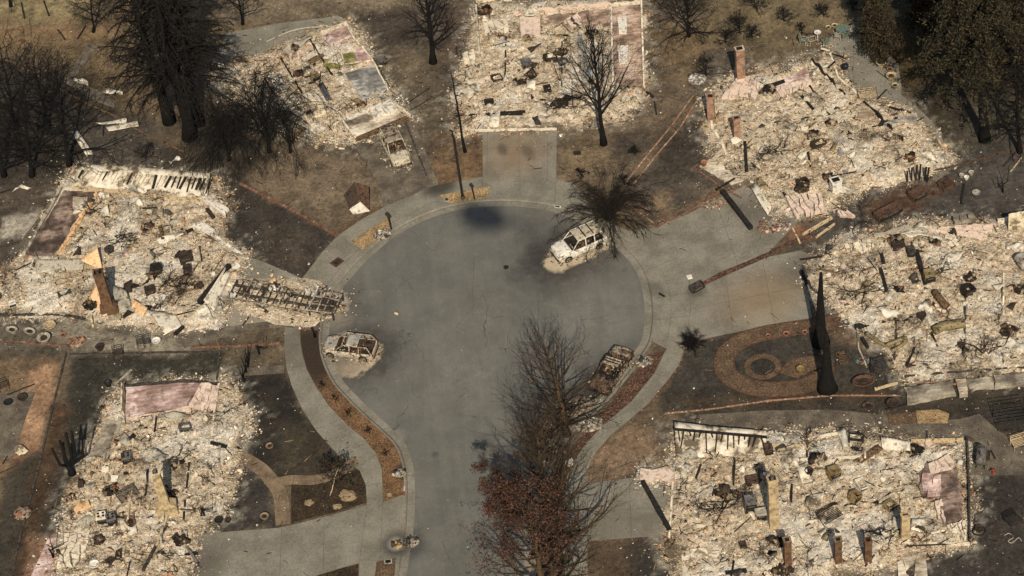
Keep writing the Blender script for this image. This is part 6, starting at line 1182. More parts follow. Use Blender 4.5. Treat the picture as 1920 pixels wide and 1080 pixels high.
def pot(label, c, r, h, mat, cat='pot', name=None, sx=1.0, rz=0.0, soil='dark_mulch', flare=1.15, zg=None):
    g = P(*c, gz(*c) * .6 if zg is None else zg); root = empty(name or cat.replace(' ', '_'), label, cat, g, rz); b = MB(); b.lathe([(r * .7, 0), (r * .95, h * .6), (r * flare * .95, h * .92), (r * flare, h * .93), (r * flare, h), (r * .95, h), (r * .9, h * .8)], 18, None, sx, 1); b.build('shell', mat, root, True)
    s = MB(); s.lathe([(r * .9, h * .78), (.01, h * .84)], 14, None, sx, 1); s.build('soil', soil, root); return root
POTS = [('galvanised oval tub, left of two in the left yard', (24, 622), .5, .35, 'galvanised', 'tub', .62, 1.0), ('galvanised oval tub, right of two in the left yard', (57, 625), .5, .35, 'galvanised', 'tub', .62, 1.0), ('round cream basin behind the black planter in the left yard', (94, 613), .48, .3, 'pot_tan', 'basin', 1, 0), ('large round planter with black soil and a pale rim in the left yard', (84, 639), .5, .5, 'galvanised', 'planter', 1, 0), ('small terracotta bowl right of the large round planter', (119, 630), .22, .2, 'terracotta', 'pot', 1, 0), ('pale ring shaped basin below the wire chairs', (294, 642), .33, .3, 'ash_white', 'basin', 1, 0),
 ('black glazed pot by the corner of the rose floor', (204, 724), .25, .45, 'black_plastic', 'pot', 1, 0), ('dark round pot on the left patio', (43, 748), .38, .3, 'rust_dark', 'pot', 1, 0), ('black round lid lying on the left patio', (16, 755), .34, .12, 'black_plastic', 'lid', 1, 0), ('wide wooden barrel planter nearest the slim conifer on the patio', (1652, 124), .42, .55, 'pot_tan', 'planter', 1, 0), ('wide wooden barrel planter below the terracotta pot on the patio', (1671, 149), .42, .55, 'pot_tan', 'planter', 1, 0), ('terracotta pot between the two barrel planters on the patio', (1668, 134), .24, .35, 'terracotta', 'pot', 1, 0), ('small tan pot at the curved edge of the patio', (1678, 163), .28, .28, 'pot_tan', 'pot', 1, 0), ('tiny tan pot left of the barrel planters on the patio', (1637, 116), .2, .22, 'pot_tan', 'pot', 1, 0),
 ('tan bowl behind the round garden table, left of two', (1553, 54), .24, .24, 'pot_tan', 'pot', 1, 0), ('tan bowl behind the round garden table, right of two', (1565, 51), .28, .28, 'pot_tan', 'pot', 1, 0), ('white bucket left of the three at the edge of the dark right yard', (1803, 332), .2, .3, 'galvanised', 'bucket', 1, 0), ('white bucket lying nearest of the three at the edge of the dark right yard', (1812, 336), .2, .3, 'ash_white', 'bucket', 1, 0), ('dark rimmed bucket right of the three at the edge of the dark right yard', (1821, 327), .22, .3, 'galvanised', 'bucket', 1, 0), ('pale ring bowl alone in the dark right yard', (1830, 363), .3, .2, 'galvanised', 'bowl', 1, 0),
 ('rusty oval tub behind the two black trunks garden', (1619, 720), .55, .45, 'rust', 'tub', 1.5, .1), ('rusty fire bowl beside the aggregate paving', (1628, 764), .42, .22, 'rust', 'fire bowl', 1, 0), ('dark burned barrel right of the rusty fire bowl', (1673, 762), .42, .5, 'rust_dark', 'barrel', 1, 0), ('terracotta pot on the orange garden path, left of two', (1474, 629), .24, .3, 'terracotta', 'pot', 1, 0), ('dark terracotta pot on the garden path by the rear trunk', (1509, 626), .2, .3, 'terracotta', 'pot', 1, 0), ('small terracotta pot at the head of the looped path', (1440, 632), .18, .25, 'terracotta', 'pot', 1, 0), ('terracotta urn at the corner of the brick edging by the porch', (1320, 311), .26, .5, 'terracotta', 'urn', 1, 0),
 ('little yellow bird bath bowl inside the looped path', (1501, 698), .3, .5, 'yellow_metal', 'bird bath', 1, 0), ('blue ring valve in the ash near the front trunk', (1588, 608), .2, .12, 'blue_metal', 'valve', 1, 0), ('rust coloured oval tub right of the two stoves', (246, 982), .35, .35, 'scorched_wood', 'tub', 1.6, 1.9), ('dark bin lid leaning at the right of the tan chimney', (411, 978), .3, .25, 'char', 'bin', 1, 0), ('brown pot on the dark yard right of the tan chimney', (428, 978), .22, .2, 'rust_dark', 'pot', 1, 0), ('white toilet bowl at the near left of the tan chimney house', (178, 1062), .36, .35, 'ash_white', 'toilet', 1, 0), ('dark bin behind the wire chairs of the left yard', (188, 655), .32, .4, 'rust_dark', 'bin', 1, 0), ('tan stump like pot on the dark left lawn', (506, 838), .28, .2, 'rock', 'pot', 1, 0), ('low dark pot below the pale path bend', (497, 972), .3, .35, 'rock', 'pot', 1, 0), ('brown drum standing behind the corner of the house with three piers', (1517, 890), .3, .55, 'rust_dark', 'drum', 1, 0), ('dark pot at the outer wall of the house with three piers', (1836, 995), .3, .3, 'rust_dark', 'pot', 1, 0), ('grey drum at the left rear of the left near house', (196, 968), .3, .3, 'galvanised', 'drum', 1, 0)]
for lb, c, r_, h, mt, cat, sx, rz in POTS: pot(lb, c, r_, h, mt, cat, None, sx, rz, 'dark_mulch' if cat in ('planter', 'pot', 'tub', 'barrel') else 'char' if cat in ('bin', 'lid', 'drum', 'fire bowl') else mt)

# ---- things of the street
g = P(949, 501, -.12); rt = empty('manhole_cover', 'round dark manhole cover in the middle of the asphalt', 'manhole cover', g); b = MB(); b.lathe([(.2, 0), (.2, .012), (.16, .012)], 24); b.build('lid', 'char', rt); b = MB(); b.lathe([(.25, 0), (.25, .008), (.2, .008)], 24); b.build('ring', 'char_grey', rt)
def mailbox(label, base, top, boxw, cat='mailbox'):
    h = HT(base[0], base[1], top[1]); g = P(*base, .02); rt = empty('mailbox', label, cat, g, .4); b = MB(); b.bar((0, 0, 0), (-.08, .05, h - .2), .12); b.build('post', 'char', rt); b = MB(); b.lathe([(.01, 0), (.14, .0), (.15, .1), (.15, boxw), (.14, boxw + .03)], 10, Matrix.Translation((-.08, -boxw / 2 + .05, h - .1)) @ Matrix.Rotation(-math.pi / 2, 4, 'X')); b.build('box', 'rust_dark', rt)
mailbox('burned mailbox on a black post by the tan gravel bed left of the court', (734, 430), (720, 402), .5); mailbox('small burned mailbox by the gravel strip at the head of the court', (890, 373), (890, 346), .35)
def pole(label, base, top, r0):
    g = P(*base); v = ttop(base, top); rt = wempty('street_lamp', label, 'lamp post', g); b = MB(); b.tube([g.lerp(v, i / 8) for i in range(9)], [r0 * (1 - .35 * i / 8) for i in range(9)], 10); b.build('pole', 'char', rt, True); b = MB(); b.tube([v, v + Vector((-.25, .1, .12))], .07, 8); b.build('arm', 'char', rt); b = MB(); b.tube([g, g + Vector((0, 0, .3))], [r0 * 1.7, r0 * 1.3], 10); b.build('foot', 'char_grey', rt)
    for i in range(7): s = MB(); q = g.lerp(v, .55 + .06 * i); a = 2.2 + i; s.bar(q, q + Vector((math.cos(a) * .55, math.sin(a) * .4, -.12)), .025); s.build('hanging_wire', 'char', rt)
pole('scorched black lamp post at the head of the court', (868, 372), (848, 246), .12)
def flat_box(name, label, cat, px, z, h, frame, inner):
    q = W(px); rt = wempty(name, label, cat, sum(q, Vector()) / 4); b = MB(); b.prism(q, z, z + h); b.build('frame', frame, rt); c = sum(q, Vector()) / 4; b = MB(); b.prism([c + (p - c) * .72 for p in q], z, z + h + .012); b.build('lid', inner, rt)
flat_box('utility_cover', 'square rusty utility cover in the left rear walk', 'utility cover', [(618, 494), (634, 482), (646, 490), (630, 502)], .0, .05, 'rust', 'rust_dark'); flat_box('utility_cover', 'small grey utility cover in the gravel strip by the lamp post', 'utility cover', [(833, 372), (840, 370), (842, 377), (835, 379)], .0, .05, 'galvanised', 'rust_dark')
flat_box('utility_cover', 'dark open meter cover at the near end of the left walk', 'utility cover', [(720, 1051), (735, 1049), (735, 1057), (721, 1058)], .0, .08, 'galvanised', 'black_plastic'); flat_box('utility_cover', 'small dark utility cover on the lawn left of the tall bare tree', 'utility cover', [(1074, 284), (1089, 283), (1090, 290), (1076, 291)], -.03, .06, 'rust_dark', 'char')
b = MB(); rt = wempty('drain_inlet', 'pale storm drain inlet in the kerb below the round shrub', 'drain', P(1046, 388)); q = W([(1040, 385), (1052, 387), (1051, 391), (1039, 389)]); b.prism(q, 0, .04); b.build('slab', 'ash_white', rt); b = MB(); b.prism([p.lerp(sum(q, Vector()) / 4, .35) for p in q], 0, .05); b.build('slot', 'char', rt)
# tilted rusty shed of sheet metal on the lawn edge
rt = wempty('metal_shelter', 'folded rusty metal shelter tipped over on the left rear lawn', 'metal shelter', P(672, 385)); A, B_, Cc, D_ = P(648, 378), P(690, 393), P(693, 345, .3), P(668, 340)
b = MB(); b.patch([P(665, 342, 1.9), P(691, 350, 1.9), P(693, 394, .1), P(672, 372, .6)], 6, 8, lambda u, v: .02 * math.sin(25 * u), .03); b.build('rusty_side', 'rust', rt); b = MB(); b.patch([P(664, 341, 1.9), P(674, 372, .6), P(655, 392, .1), P(644, 366, .8)], 6, 6, lambda u, v: .06 * math.sin(4 * u + 3 * v), .03); b.build('dark_side', 'rust_dark', rt); b = MB(); b.patch([P(655, 393, .1), P(675, 378, .5), P(694, 396, .1), P(662, 402, .05)], 6, 4, lambda u, v: .04 * math.sin(6 * u + 3 * v), .03); b.build('pale_panel', 'white_sheet', rt)
# melted bins and ash lumps
def lump(name, label, cat, c, r_, h, n, pal, zg=0.0, seed=1, sx=1.3):
    g = P(*c, zg); rs = np.random.RandomState(seed); rt = wempty(name, label, cat, g); b = MB(); b.lathe([(r_ * 1.1, 0), (r_ * .9, h * .35), (r_ * .5, h * .6), (.02, h * .65)], 14, Matrix.Translation(g), sx, 1); b.build('heap', 'ash_rubble' if False else 'burnt_ash', rt, True)
    a = rs.uniform(0, 6.283, n); q = r_ * np.sqrt(rs.rand(n)); x = g.x + q * np.cos(a) * sx; y = g.y + q * np.sin(a); z = zg + h * (1 - q / r_) * .7 + .03
    v, f = chunks(x, y, z, np.clip(np.exp(rs.normal(-1.9, .5, n)), .05, .4), rs.uniform(.2, .8, n), rs, .6); arr_mesh('fragments', v - np.array(g), f, ['fragments'], col=np.repeat(pick(rs, n, pal), 6, 0), parent=rt, kind='stuff'); return rt
PALG = [(4, '#8d8678'), (3, '#b0a898'), (3, '#3a352d'), (2, '#5d5548')]; PALD = [(5, '#1f1a15'), (3, '#3a3026'), (2, '#5d4a35'), (2, '#8a7a60'), (1, '#6d4128')]
lump('melted_bin', 'melted bin in grey ash at the near corner of the tan gravel bed', 'melted bin', (717, 440), .6, .35, 60, PALG, .02, 1); lump('melted_bin', 'melted bin in grey ash on the orange gravel by the left kerb', 'melted bin', (749, 888), .36, .2, 40, [(4, '#7d776a'), (2, '#9a9284'), (4, '#35312b')], .02, 2); lump('melted_bin', 'tan melted bin on the left near driveway edge', 'melted bin', (744, 1022), .3, .25, 40, [(3, '#a58c60'), (2, '#4a3d2b')], .01, 3); lump('melted_bin', 'pale melted bin on the asphalt by the left near driveway', 'melted bin', (771, 1016), .45, .2, 50, [(4, '#7d776a'), (2, '#9a9284'), (4, '#35312b')], -.12, 4)
lump('scrap_heap', 'scrap heap between the collapsed wreck and the dark saloon', 'scrap heap', (1085, 760), .9, .5, 120, PALD, -.1, 5); lump('scrap_heap', 'scrap heap under the brown bare tree nearest the street', 'scrap heap', (1035, 850), .9, .4, 120, PALD, -.1, 6); lump('scrap_heap', 'pale scrap heap under the right branches of the brown tree', 'scrap heap', (1105, 795), .8, .35, 100, PALG, .02, 7); lump('rock', 'white boulder under the red-leaved tree', 'rock', (1067, 869), .3, .35, 4, PALG, .02, 8, 1.2)
lump('scrap_heap', 'grey debris mound where the left kerb meets the motorhome', 'scrap heap', (605, 545), .5, .2, 60, PALG, .0, 9); lump('scrap_heap', 'ash mound at the corner of the bark bed by the right kerb', 'scrap heap', (1207, 678), .55, .3, 60, PALG, .0, 10)
for i, (c, r_, lb) in enumerate([((653, 930), .62, 'large tan boulder in the bark bed'), ((633, 950), .36, 'small round tan boulder in the bark bed'), ((580, 943), .34, 'flat tan boulder in the bark bed'), ((731, 928), .24, 'grey stone at the end of the orange gravel')]):
    r = random.Random(i); b = MB(); g = P(*c); bm = bmesh.new(); bmesh.ops.create_icosphere(bm, subdivisions=3, radius=r_)
    for v in bm.verts: v.co = Vector((v.co.x * 1.15, v.co.y * .9, max(v.co.z, -.1) * .8)) * (1 + .22 * (float(vnoise(np.array([v.co.x * 3 / r_ + 7 * i]), np.array([v.co.y * 3 / r_ + v.co.z * 3 / r_]), i)[0]) - .5) * 2)
    b.add([v.co for v in bm.verts], [[v.index for v in f.verts] for f in bm.faces]); bm.free(); o = b.build('rock', 'rock'); o.location = g; tag(o, lb, 'rock')
for i, (c, n_) in enumerate([((603, 722), 5), ((628, 748), 4), ((654, 775), 7), ((690, 808), 9), ((722, 852), 6)]): weeper(['first tiny charred tuft on the orange gravel from the estate car', 'second tiny charred tuft on the orange gravel from the estate car', 'third tiny charred tuft on the orange gravel from the estate car', 'widest charred tuft on the orange gravel', 'last tiny charred tuft on the orange gravel, near the melted bin'][i], c, 10 + n_, .35, 1, 300 + i, ('twig_black', 'twig_black'), 'charred_tuft', None, .2, 12, cat='plant', r0=.012)
b = MB(); g = P(758, 924); rt = wempty('marker_stake', 'red and white marker stake lying along the left kerb', 'marker', g); b.tube([P(758, 912, .05), P(758, 921, .05)], .04, 6); b.build('white_part', 'ash_white', rt); b = MB(); b.tube([P(758, 921, .05), P(758, 929, .05)], .042, 6); b.build('red_part', 'red_paint', rt)
# ---- brick edging, collapsed fence lines
def edging(name, label, cat, px, h, t, mat, seed=1):
    rt = wempty(name, label, cat, P(*px[0])); wall(rt, px, h * .6, t * .75, mat, 'course', .5, seed); return rt
ED = [('brick edging along the lawn left of the court', [(450, 345), (520, 380), (590, 418), (632, 444)], .3, .3, 'red_brick'), ('left line of the double brick edging beside the dark right lawn', [(1172, 345), (1215, 290), (1260, 235), (1300, 180)], .2, .16, 'old_brick'), ('right line of the double brick edging beside the dark right lawn', [(1186, 348), (1232, 290), (1275, 240), (1308, 188)], .2, .16, 'old_brick'), ('outer brick edging around the corner of the dark right lawn', [(1160, 372), (1198, 398), (1232, 424), (1290, 400), (1345, 372), (1400, 345)], .25, .2, 'red_brick'), ('inner brick edging around the corner of the dark right lawn', [(1172, 362), (1205, 388), (1238, 410), (1290, 388), (1350, 358)], .2, .16, 'red_brick'), ('brick edging of the porch by the terracotta urn', [(1362, 278), (1325, 302), (1300, 314), (1350, 350), (1390, 372)], .3, .18, 'red_brick'),
      ('brick edging across the left yard below the tubs', [(-20, 636), (40, 642), (80, 646), (124, 648), (132, 652)], .25, .2, 'red_brick'), ('brick edging along the strip left of the left walk', [(360, 652), (440, 650), (532, 644)], .3, .2, 'red_brick'), ('brick edging along the yard between the looped path and the near right house', [(1246, 776), (1330, 768), (1440, 752), (1560, 742), (1690, 742)], .2, .16, 'old_brick'), ('brick edging of the right planting strip', [(1287, 650), (1272, 690), (1255, 714), (1218, 762), (1200, 772)], .15, .14, 'brown_brick'), ('concrete edging across the yard at the right edge', [(1700, 712), (1800, 722), (1930, 710)], .2, .18, 'old_brick')]
for i, (lb, px, h, t, mt) in enumerate(ED): edging('brick_edging', lb, 'edging', px, h, t, mt, 200 + i)
FE = [('collapsed fence line running down from the left edge to the pale boards', [(-20, 98), (60, 135), (120, 172), (170, 198), (225, 222)]), ('collapsed fence line from the pale boards to the lawn', [(235, 232), (280, 255), (345, 285)]), ('collapsed fence line at the right between the two houses', [(1745, 322), (1800, 310), (1860, 292), (1930, 270)]), ('burned fence line along the left near strip', [(125, 660), (100, 760), (72, 880), (40, 1000), (20, 1090)]), ('burned fence line above the dark strip lawn', [(130, 664), (260, 662), (412, 660)]), ('burned fence line at the right of the dark strip lawn', [(412, 660), (407, 712)]), ('burned fence base along the left far house', [(700, 108), (745, 190), (800, 330)])]
for i, (lb, px) in enumerate(FE): edging('fence_remains', lb, 'fence', px, .22, .2, ['scorched_wood', 'scorched_wood', 'rust', 'char_grey', 'char_grey', 'char_grey', 'char_grey'][i], 230 + i)
edging('planting_strip', 'narrow strip of rubble and charred plants between the two right driveways', 'planting strip', [(1312, 536), (1360, 512), (1430, 482), (1520, 440)], .18, .6, 'brown_bark', 250)
def sheet_thing(name, label, cat, px, z, mat, amp, seed, lift=(0, 0, 0, 0), ribs=0, nu=8, nv=4): return bent(None, px, z, mat, amp, nu, nv, seed, name, ribs, lift, None, dict(label=label, category=cat))
sheet_thing('folded_sheet', 'folded pale sheet on the path bend, left of two', 'metal sheet', [(136, 150), (152, 148), (165, 152), (164, 161)], .2, 'white_sheet', .35, 1); sheet_thing('folded_sheet', 'folded pale sheet on the dirt, right of two', 'metal sheet', [(190, 172), (208, 163), (230, 172), (224, 176)], .25, 'white_sheet', .45, 2)
sheet_thing('curved_panel', 'curved pale panel lying in the dark left yard', 'metal sheet', [(136, 254), (147, 248), (174, 286), (163, 293)], .2, 'white_sheet', .25, 3, (.3, .3, 0, 0)); sheet_thing('board', 'long pale boards beside the big black conifers, front one', 'board', [(198, 238), (258, 226), (260, 236), (204, 246)], .15, 'white_sheet', .08, 4); sheet_thing('board', 'pale board lying across behind the front one near the conifers', 'board', [(178, 230), (238, 222), (236, 230), (190, 234)], .2, 'white_sheet', .1, 5)
sheet_thing('folded_sheet', 'bent white sheet at the left edge above the dark pink floor', 'metal sheet', [(22, 358), (40, 346), (60, 353), (42, 352)], .15, 'white_sheet', .3, 6); sheet_thing('folded_sheet', 'crumpled white sheet right of the small burned shrub', 'metal sheet', [(316, 300), (336, 293), (340, 298), (320, 308)], .15, 'ash_white', .3, 7)
sheet_thing('wall_panel', 'tall cream shed wall leaning at the right edge', 'wall panel', [(1889, 432), (1990, 412), (1990, 425), (1890, 436)], .2, 'cream_paint', .03, 8, (1.9, 1.9, 0, 0), ribs=8); sheet_thing('paper_sheet', 'pale flat sheet on the right driveway apron', 'sheet', [(1286, 515), (1296, 513), (1299, 522), (1290, 524)], .04, 'white_sheet', .02, 9)
sheet_thing('long_hull', 'cream boat shaped shell on the rust coloured dirt at the left', 'shell', [(24, 842), (38, 832), (54, 848), (36, 854)], .2, 'cream_paint', .3, 10); sheet_thing('duct_sheet', 'long grey sheet over the ash by the patio', 'metal sheet', [(1548, 118), (1556, 120), (1530, 142), (1522, 140)], .4, 'white_sheet', .1, 11)
def tube_thing(name, label, cat, pts, r_, mat, n=8, z=None):
    q = [P(x, y, (gz(x, y) + r_ if z is None else z)) for x, y in pts]; q = [Vector(v) for v in catmull([tuple(v) for v in q], 4)]; at = q[len(q) // 2].copy(); b = MB(); b.tube(q, r_, n); return tag(b.build(name, mat, None, True, at=at), label, cat)
tube_thing('bent_pipe', 'bent olive pipe at the front of the house behind the two black trunks', 'pipe', [(1624, 624), (1645, 640), (1662, 646), (1685, 638), (1698, 633), (1693, 646), (1672, 658)], .17, 'olive_metal'); tube_thing('duct', 'fat curved tan duct in the house behind the two black trunks', 'duct', [(1752, 620), (1768, 612), (1785, 610), (1808, 606)], .38, 'olive_metal', 12)
tube_thing('water_heater', 'rusty fallen water heater in the house behind the two black trunks', 'water heater', [(1753, 548), (1762, 560), (1776, 576)], .30, 'scorched_wood', 14); tube_thing('hose', 'black hose coil at the outer wall of the near right house', 'hose', [(1826, 990), (1838, 986), (1848, 994), (1842, 1003), (1828, 1002), (1824, 994), (1836, 988)], .06, 'char'); tube_thing('hose', 'white hose loops at the right edge', 'hose', [(1883, 1004), (1892, 1000), (1900, 1008), (1890, 1014), (1898, 1018), (1910, 1008), (1916, 1016)], .03, 'galvanised')
tube_thing('gutter', 'long pale gutter across the upper left patio', 'gutter', [(500, 78), (540, 60), (575, 52), (625, 50)], .08, 'galvanised'); tube_thing('cable', 'dangling cable across the yard between the head house and the van house', 'cable', [(762, 195), (790, 175), (808, 163)], .04, 'char'); tube_thing('cable', 'second cable beside the dangling one', 'cable', [(768, 207), (795, 192), (810, 180)], .04, 'char')
tube_thing('water_tank', 'crumpled steel tank at the right edge behind the two black trunks house', 'tank', [(1912, 480), (1918, 490), (1926, 500)], .5, 'bare_metal', 12)
tube_thing('rail', 'long thin rail at the far end of the near right house', 'rail', [(1700, 1024), (1760, 1021), (1812, 1018)], .05, 'char'); tube_thing('pipe', 'long thin rusty pipe on the ash right of the duct', 'pipe', [(1795, 642), (1825, 648), (1842, 662)], .07, 'rust_dark')
# barrel grill, kettle grill, hydrant-like valve
rt = empty('barrel_grill', 'grey barrel grill standing on the slab right of the near right house', 'grill', P(1839, 868), -.3); M = Matrix.Translation((0, 0, .95)) @ Matrix.Rotation(math.pi / 2, 4, 'X'); b = MB(); b.lathe([(.05, -.75), (.36, -.75), (.38, -.7), (.38, .7), (.36, .75)], 18, M); b.build('drum', 'grey_metal', rt, True)
for sx in (-.25, .25):
    for sy in (-.55, .55): b = MB(); b.bar((sx, sy, .7), (sx * 1.3, sy, 0), .06); b.build('leg', 'char', rt)
b = MB(); b.lathe([(.08, 0), (.09, .5), (.07, .5)], 10, Matrix.Translation((0, -.45, 1.25))); b.build('stove_pipe', 'grey_metal', rt); b = MB(); b.bx(.5, 0, .95, .3, 1.0, .04); b.build('shelf', 'rust_dark', rt)
rt = empty('kettle_grill', 'round black kettle grill on the patio', 'grill', P(1585, 136)); b = MB(); b.lathe([(.05, .45), (.25, .55), (.32, .75), (.31, .85), (.2, 1.0), (.04, 1.06)], 16); b.build('kettle', 'black_plastic', rt, True)
for k in range(3): a = k * 2.09; b = MB(); b.bar((.2 * math.cos(a), .2 * math.sin(a), .55), (.32 * math.cos(a), .32 * math.sin(a), 0), .04); b.build('leg', 'grey_metal', rt)
rt = empty('standpipe', 'small red standpipe on the slab at the right edge', 'standpipe', P(1862, 890)); b = MB(); b.lathe([(.06, 0), (.06, .5), (.11, .5), (.11, .6), (.03, .64)], 10); b.build('pipe', 'red_paint', rt); b = MB(); b.bar((-.25, 0, .5), (.25, .05, .5), .07); b.build('spout', 'red_paint', rt)
# garden furniture
def chair(label, c, rz, seat, frame):
    rt = empty('garden_chair', label, 'chair', P(*c, .015), rz)
    for sx in (-.26, .26):
        b = MB(); b.tube([(sx, -.25, 0), (sx, -.25, .62), (sx, .2, .66)], .025, 5); b.build('arm_frame', frame, rt); b = MB(); b.tube([(sx, .28, 0), (sx, .22, .42), (sx, .36, 1.0)], .025, 5); b.build('rear_leg', frame, rt)
    b = MB(); b.patch([(-.26, -.26, .44), (.26, -.26, .44), (.26, .24, .42), (-.26, .24, .42)], 4, 4, lambda u, v: -.03 * math.sin(3.14 * u), .02); b.build('seat', seat, rt); b = MB(); b.patch([(-.26, .24, .45), (.26, .24, .45), (.26, .38, 1.0), (-.26, .38, 1.0)], 4, 4, lambda u, v: .03 * math.sin(3.14 * u), .02); b.build('backrest', seat, rt); return rt
chair('garden chair with a green backrest, leftmost on the patio', (1506, 82), 1.2, 'green_metal', 'galvanised'); chair('garden chair with a green seat in front of the small table', (1547, 84), 3.3, 'green_metal', 'galvanised'); chair('pale garden chair left of the round green table', (1572, 73), 2.6, 'galvanised', 'galvanised'); chair('pale garden chair right of the round green table', (1593, 63), -1.4, 'galvanised', 'galvanised'); chair('pale garden chair in front of the round green table', (1583, 74), 3.4, 'green_metal', 'galvanised')
rt = empty('round_table', 'round green garden table with a pot on it', 'table', P(1580, 66, .015)); b = MB(); b.lathe([(.62, .70), (.64, .72), (.64, .74), (.02, .745)], 24); b.build('tabletop', 'green_metal', rt)
for k in range(4): a = k * 1.57 + .4; b = MB(); b.bar((.4 * math.cos(a), .4 * math.sin(a), .7), (.48 * math.cos(a), .48 * math.sin(a), 0), .04); b.build('leg', 'galvanised', rt)
pot('small terracotta pot standing on the round green table', (1580, 66), .1, .16, 'terracotta', zg=.765)
rt = empty('side_table', 'bare rectangular table frame between the two green chairs', 'table', P(1524, 82, .015), .2); b = MB()
for a, c in (((-.4, -.3, .6), (.4, -.3, .6)), ((-.4, .3, .6), (.4, .3, .6)), ((-.4, -.3, .6), (-.4, .3, .6)), ((.4, -.3, .6), (.4, .3, .6))): b.bar(a, c, .06)
b.build('frame', 'galvanised', rt)
for sx in (-.38, .38):
    for sy in (-.28, .28): b = MB(); b.bar((sx, sy, .6), (sx, sy, 0), .05); b.build('leg', 'galvanised', rt)
rt = empty('bowl', 'shallow white bowl on a stand behind the small table frame', 'bowl', P(1533, 70, .015)); b = MB(); b.lathe([(.06, 0), (.05, .5), (.3, .58), (.33, .64), (.28, .62), (.02, .57)], 16); b.build('basin', 'ash_white', rt, True)
def frame_thing(name, label, cat, c, rz, w, d, h, mat, bars=5, slat=None):
    rt = empty(name, label, cat, P(*c, gz(*c) * .7), rz)
    for sx in (-1, 1): b = MB(); b.tube([(sx * w / 2, -d / 2, 0), (sx * w / 2, -d / 2, h * .55), (sx * w / 2, d / 2, h * .5), (sx * w / 2, d / 2 + .12, h), (sx * w / 2, d / 2, 0)], .03, 5); b.build('side_frame', mat, rt)
    for k in range(bars): y = -d / 2 + d * k / (bars - 1); b = MB(); b.bar((-w / 2, y, h * .52), (w / 2, y, h * .52), .05, .03); b.build('slat', slat or mat, rt)
    for k in range(3): b = MB(); b.bar((-w / 2, d / 2 + .12 * (k + 1) / 3, h * (.6 + .19 * k)), (w / 2, d / 2 + .12 * (k + 1) / 3, h * (.6 + .19 * k)), .05, .03); b.build('back_slat', slat or mat, rt)
frame_thing('bench', 'burned wooden bench on the patio edge', 'bench', (1627, 185), .0, 1.6, .6, .9, 'char', 5, 'pale_wood'); frame_thing('swing_frame', 'black slatted swing seat frame at the right edge', 'swing seat', (1895, 790), .0, 2.4, 1.6, 1.6, 'char', 6); frame_thing('wire_chair', 'tan wire chair at the right edge below the swing seat', 'chair', (1912, 835), .2, 1.2, .7, .8, 'pale_wood', 6); frame_thing('wire_chair', 'bare wire chair left of two beside the pale ring basin', 'chair', (264, 648), .1, .5, .5, .9, 'char_grey', 5); frame_thing('wire_chair', 'bare wire chair right of two beside the pale ring basin', 'chair', (277, 647), .1, .5, .5, .9, 'char_grey', 5); frame_thing('wire_cart', 'wire cart standing on the path above the dark strip lawn', 'cart', (223, 668), .1, .8, .6, .9, 'rust_dark', 6); frame_thing('wire_chair', 'black wire chair on the left patio', 'chair', (8, 728), .3, .8, .6, .8, 'char', 5); frame_thing('wire_basket', 'black wire basket in the dark yard at the right edge', 'basket', (1900, 980), .4, 1.0, .8, .7, 'char', 7); frame_thing('wire_rack', 'rusty wire rack on the strip between the two right houses', 'rack', (1776, 352), .5, 1.2, .6, .8, 'rust', 6); frame_thing('bed_frame', 'bare bed springs right of the tan chimney oven', 'bed frame', (241, 930), .5, 1.6, 1.0, .4, 'char_grey', 9); frame_thing('bed_frame', 'bare bed frame in the centre of the near right house', 'bed frame', (1556, 968), .45, 1.6, 1.1, .4, 'rust_dark', 9); frame_thing('wire_cage', 'wire cage by the teal fragments', 'cage', (1650, 690), .1, 1.1, .9, .6, 'char_grey', 9); frame_thing('wooden_crate', 'brown wooden crate beside the front black trunk', 'crate', (1579, 676), .1, .6, 1.0, .4, 'scorched_wood', 7)
lump('teal_fragments', 'small heap of teal fragments by the stubby black timber', 'fragments', (1618, 676), .4, .12, 22, [(2, '#3d7a80'), (2, '#7d4a35'), (3, '#4a4136')], .0, 20); lump('pot_stack', 'toppled stack of broken terracotta pots at the near left', 'pots', (42, 962), .65, .4, 50, [(5, '#7a523d'), (3, '#8d624a'), (2, '#523a2c')], .0, 21, 1.0); lump('brick_heap', 'heap of orange bricks at the path fork in the left yard', 'brick heap', (142, 642), .55, .25, 50, [(5, '#805a44'), (3, '#94684c')], .0, 22); lump('brick_heap', 'broken bricks strewn at the brick edging by the long black beam', 'brick heap', (1335, 385), .7, .04, 30, [(5, '#80604c'), (3, '#b39d88')], .0, 23, 1.8); lump('brick_heap', 'red bricks strewn by the driveway corner under the cracked slab', 'brick heap', (1450, 425), .9, .05, 50, [(5, '#7a5845'), (3, '#b39684')], .0, 24, 1.6)
lump('ash_spot', 'white ash spot on the dirt left of the tallest brick chimney', 'ash heap', (1308, 148), .8, .12, 60, [(5, '#a8a296'), (2, '#8a8478')], -.04, 25, 1.0)
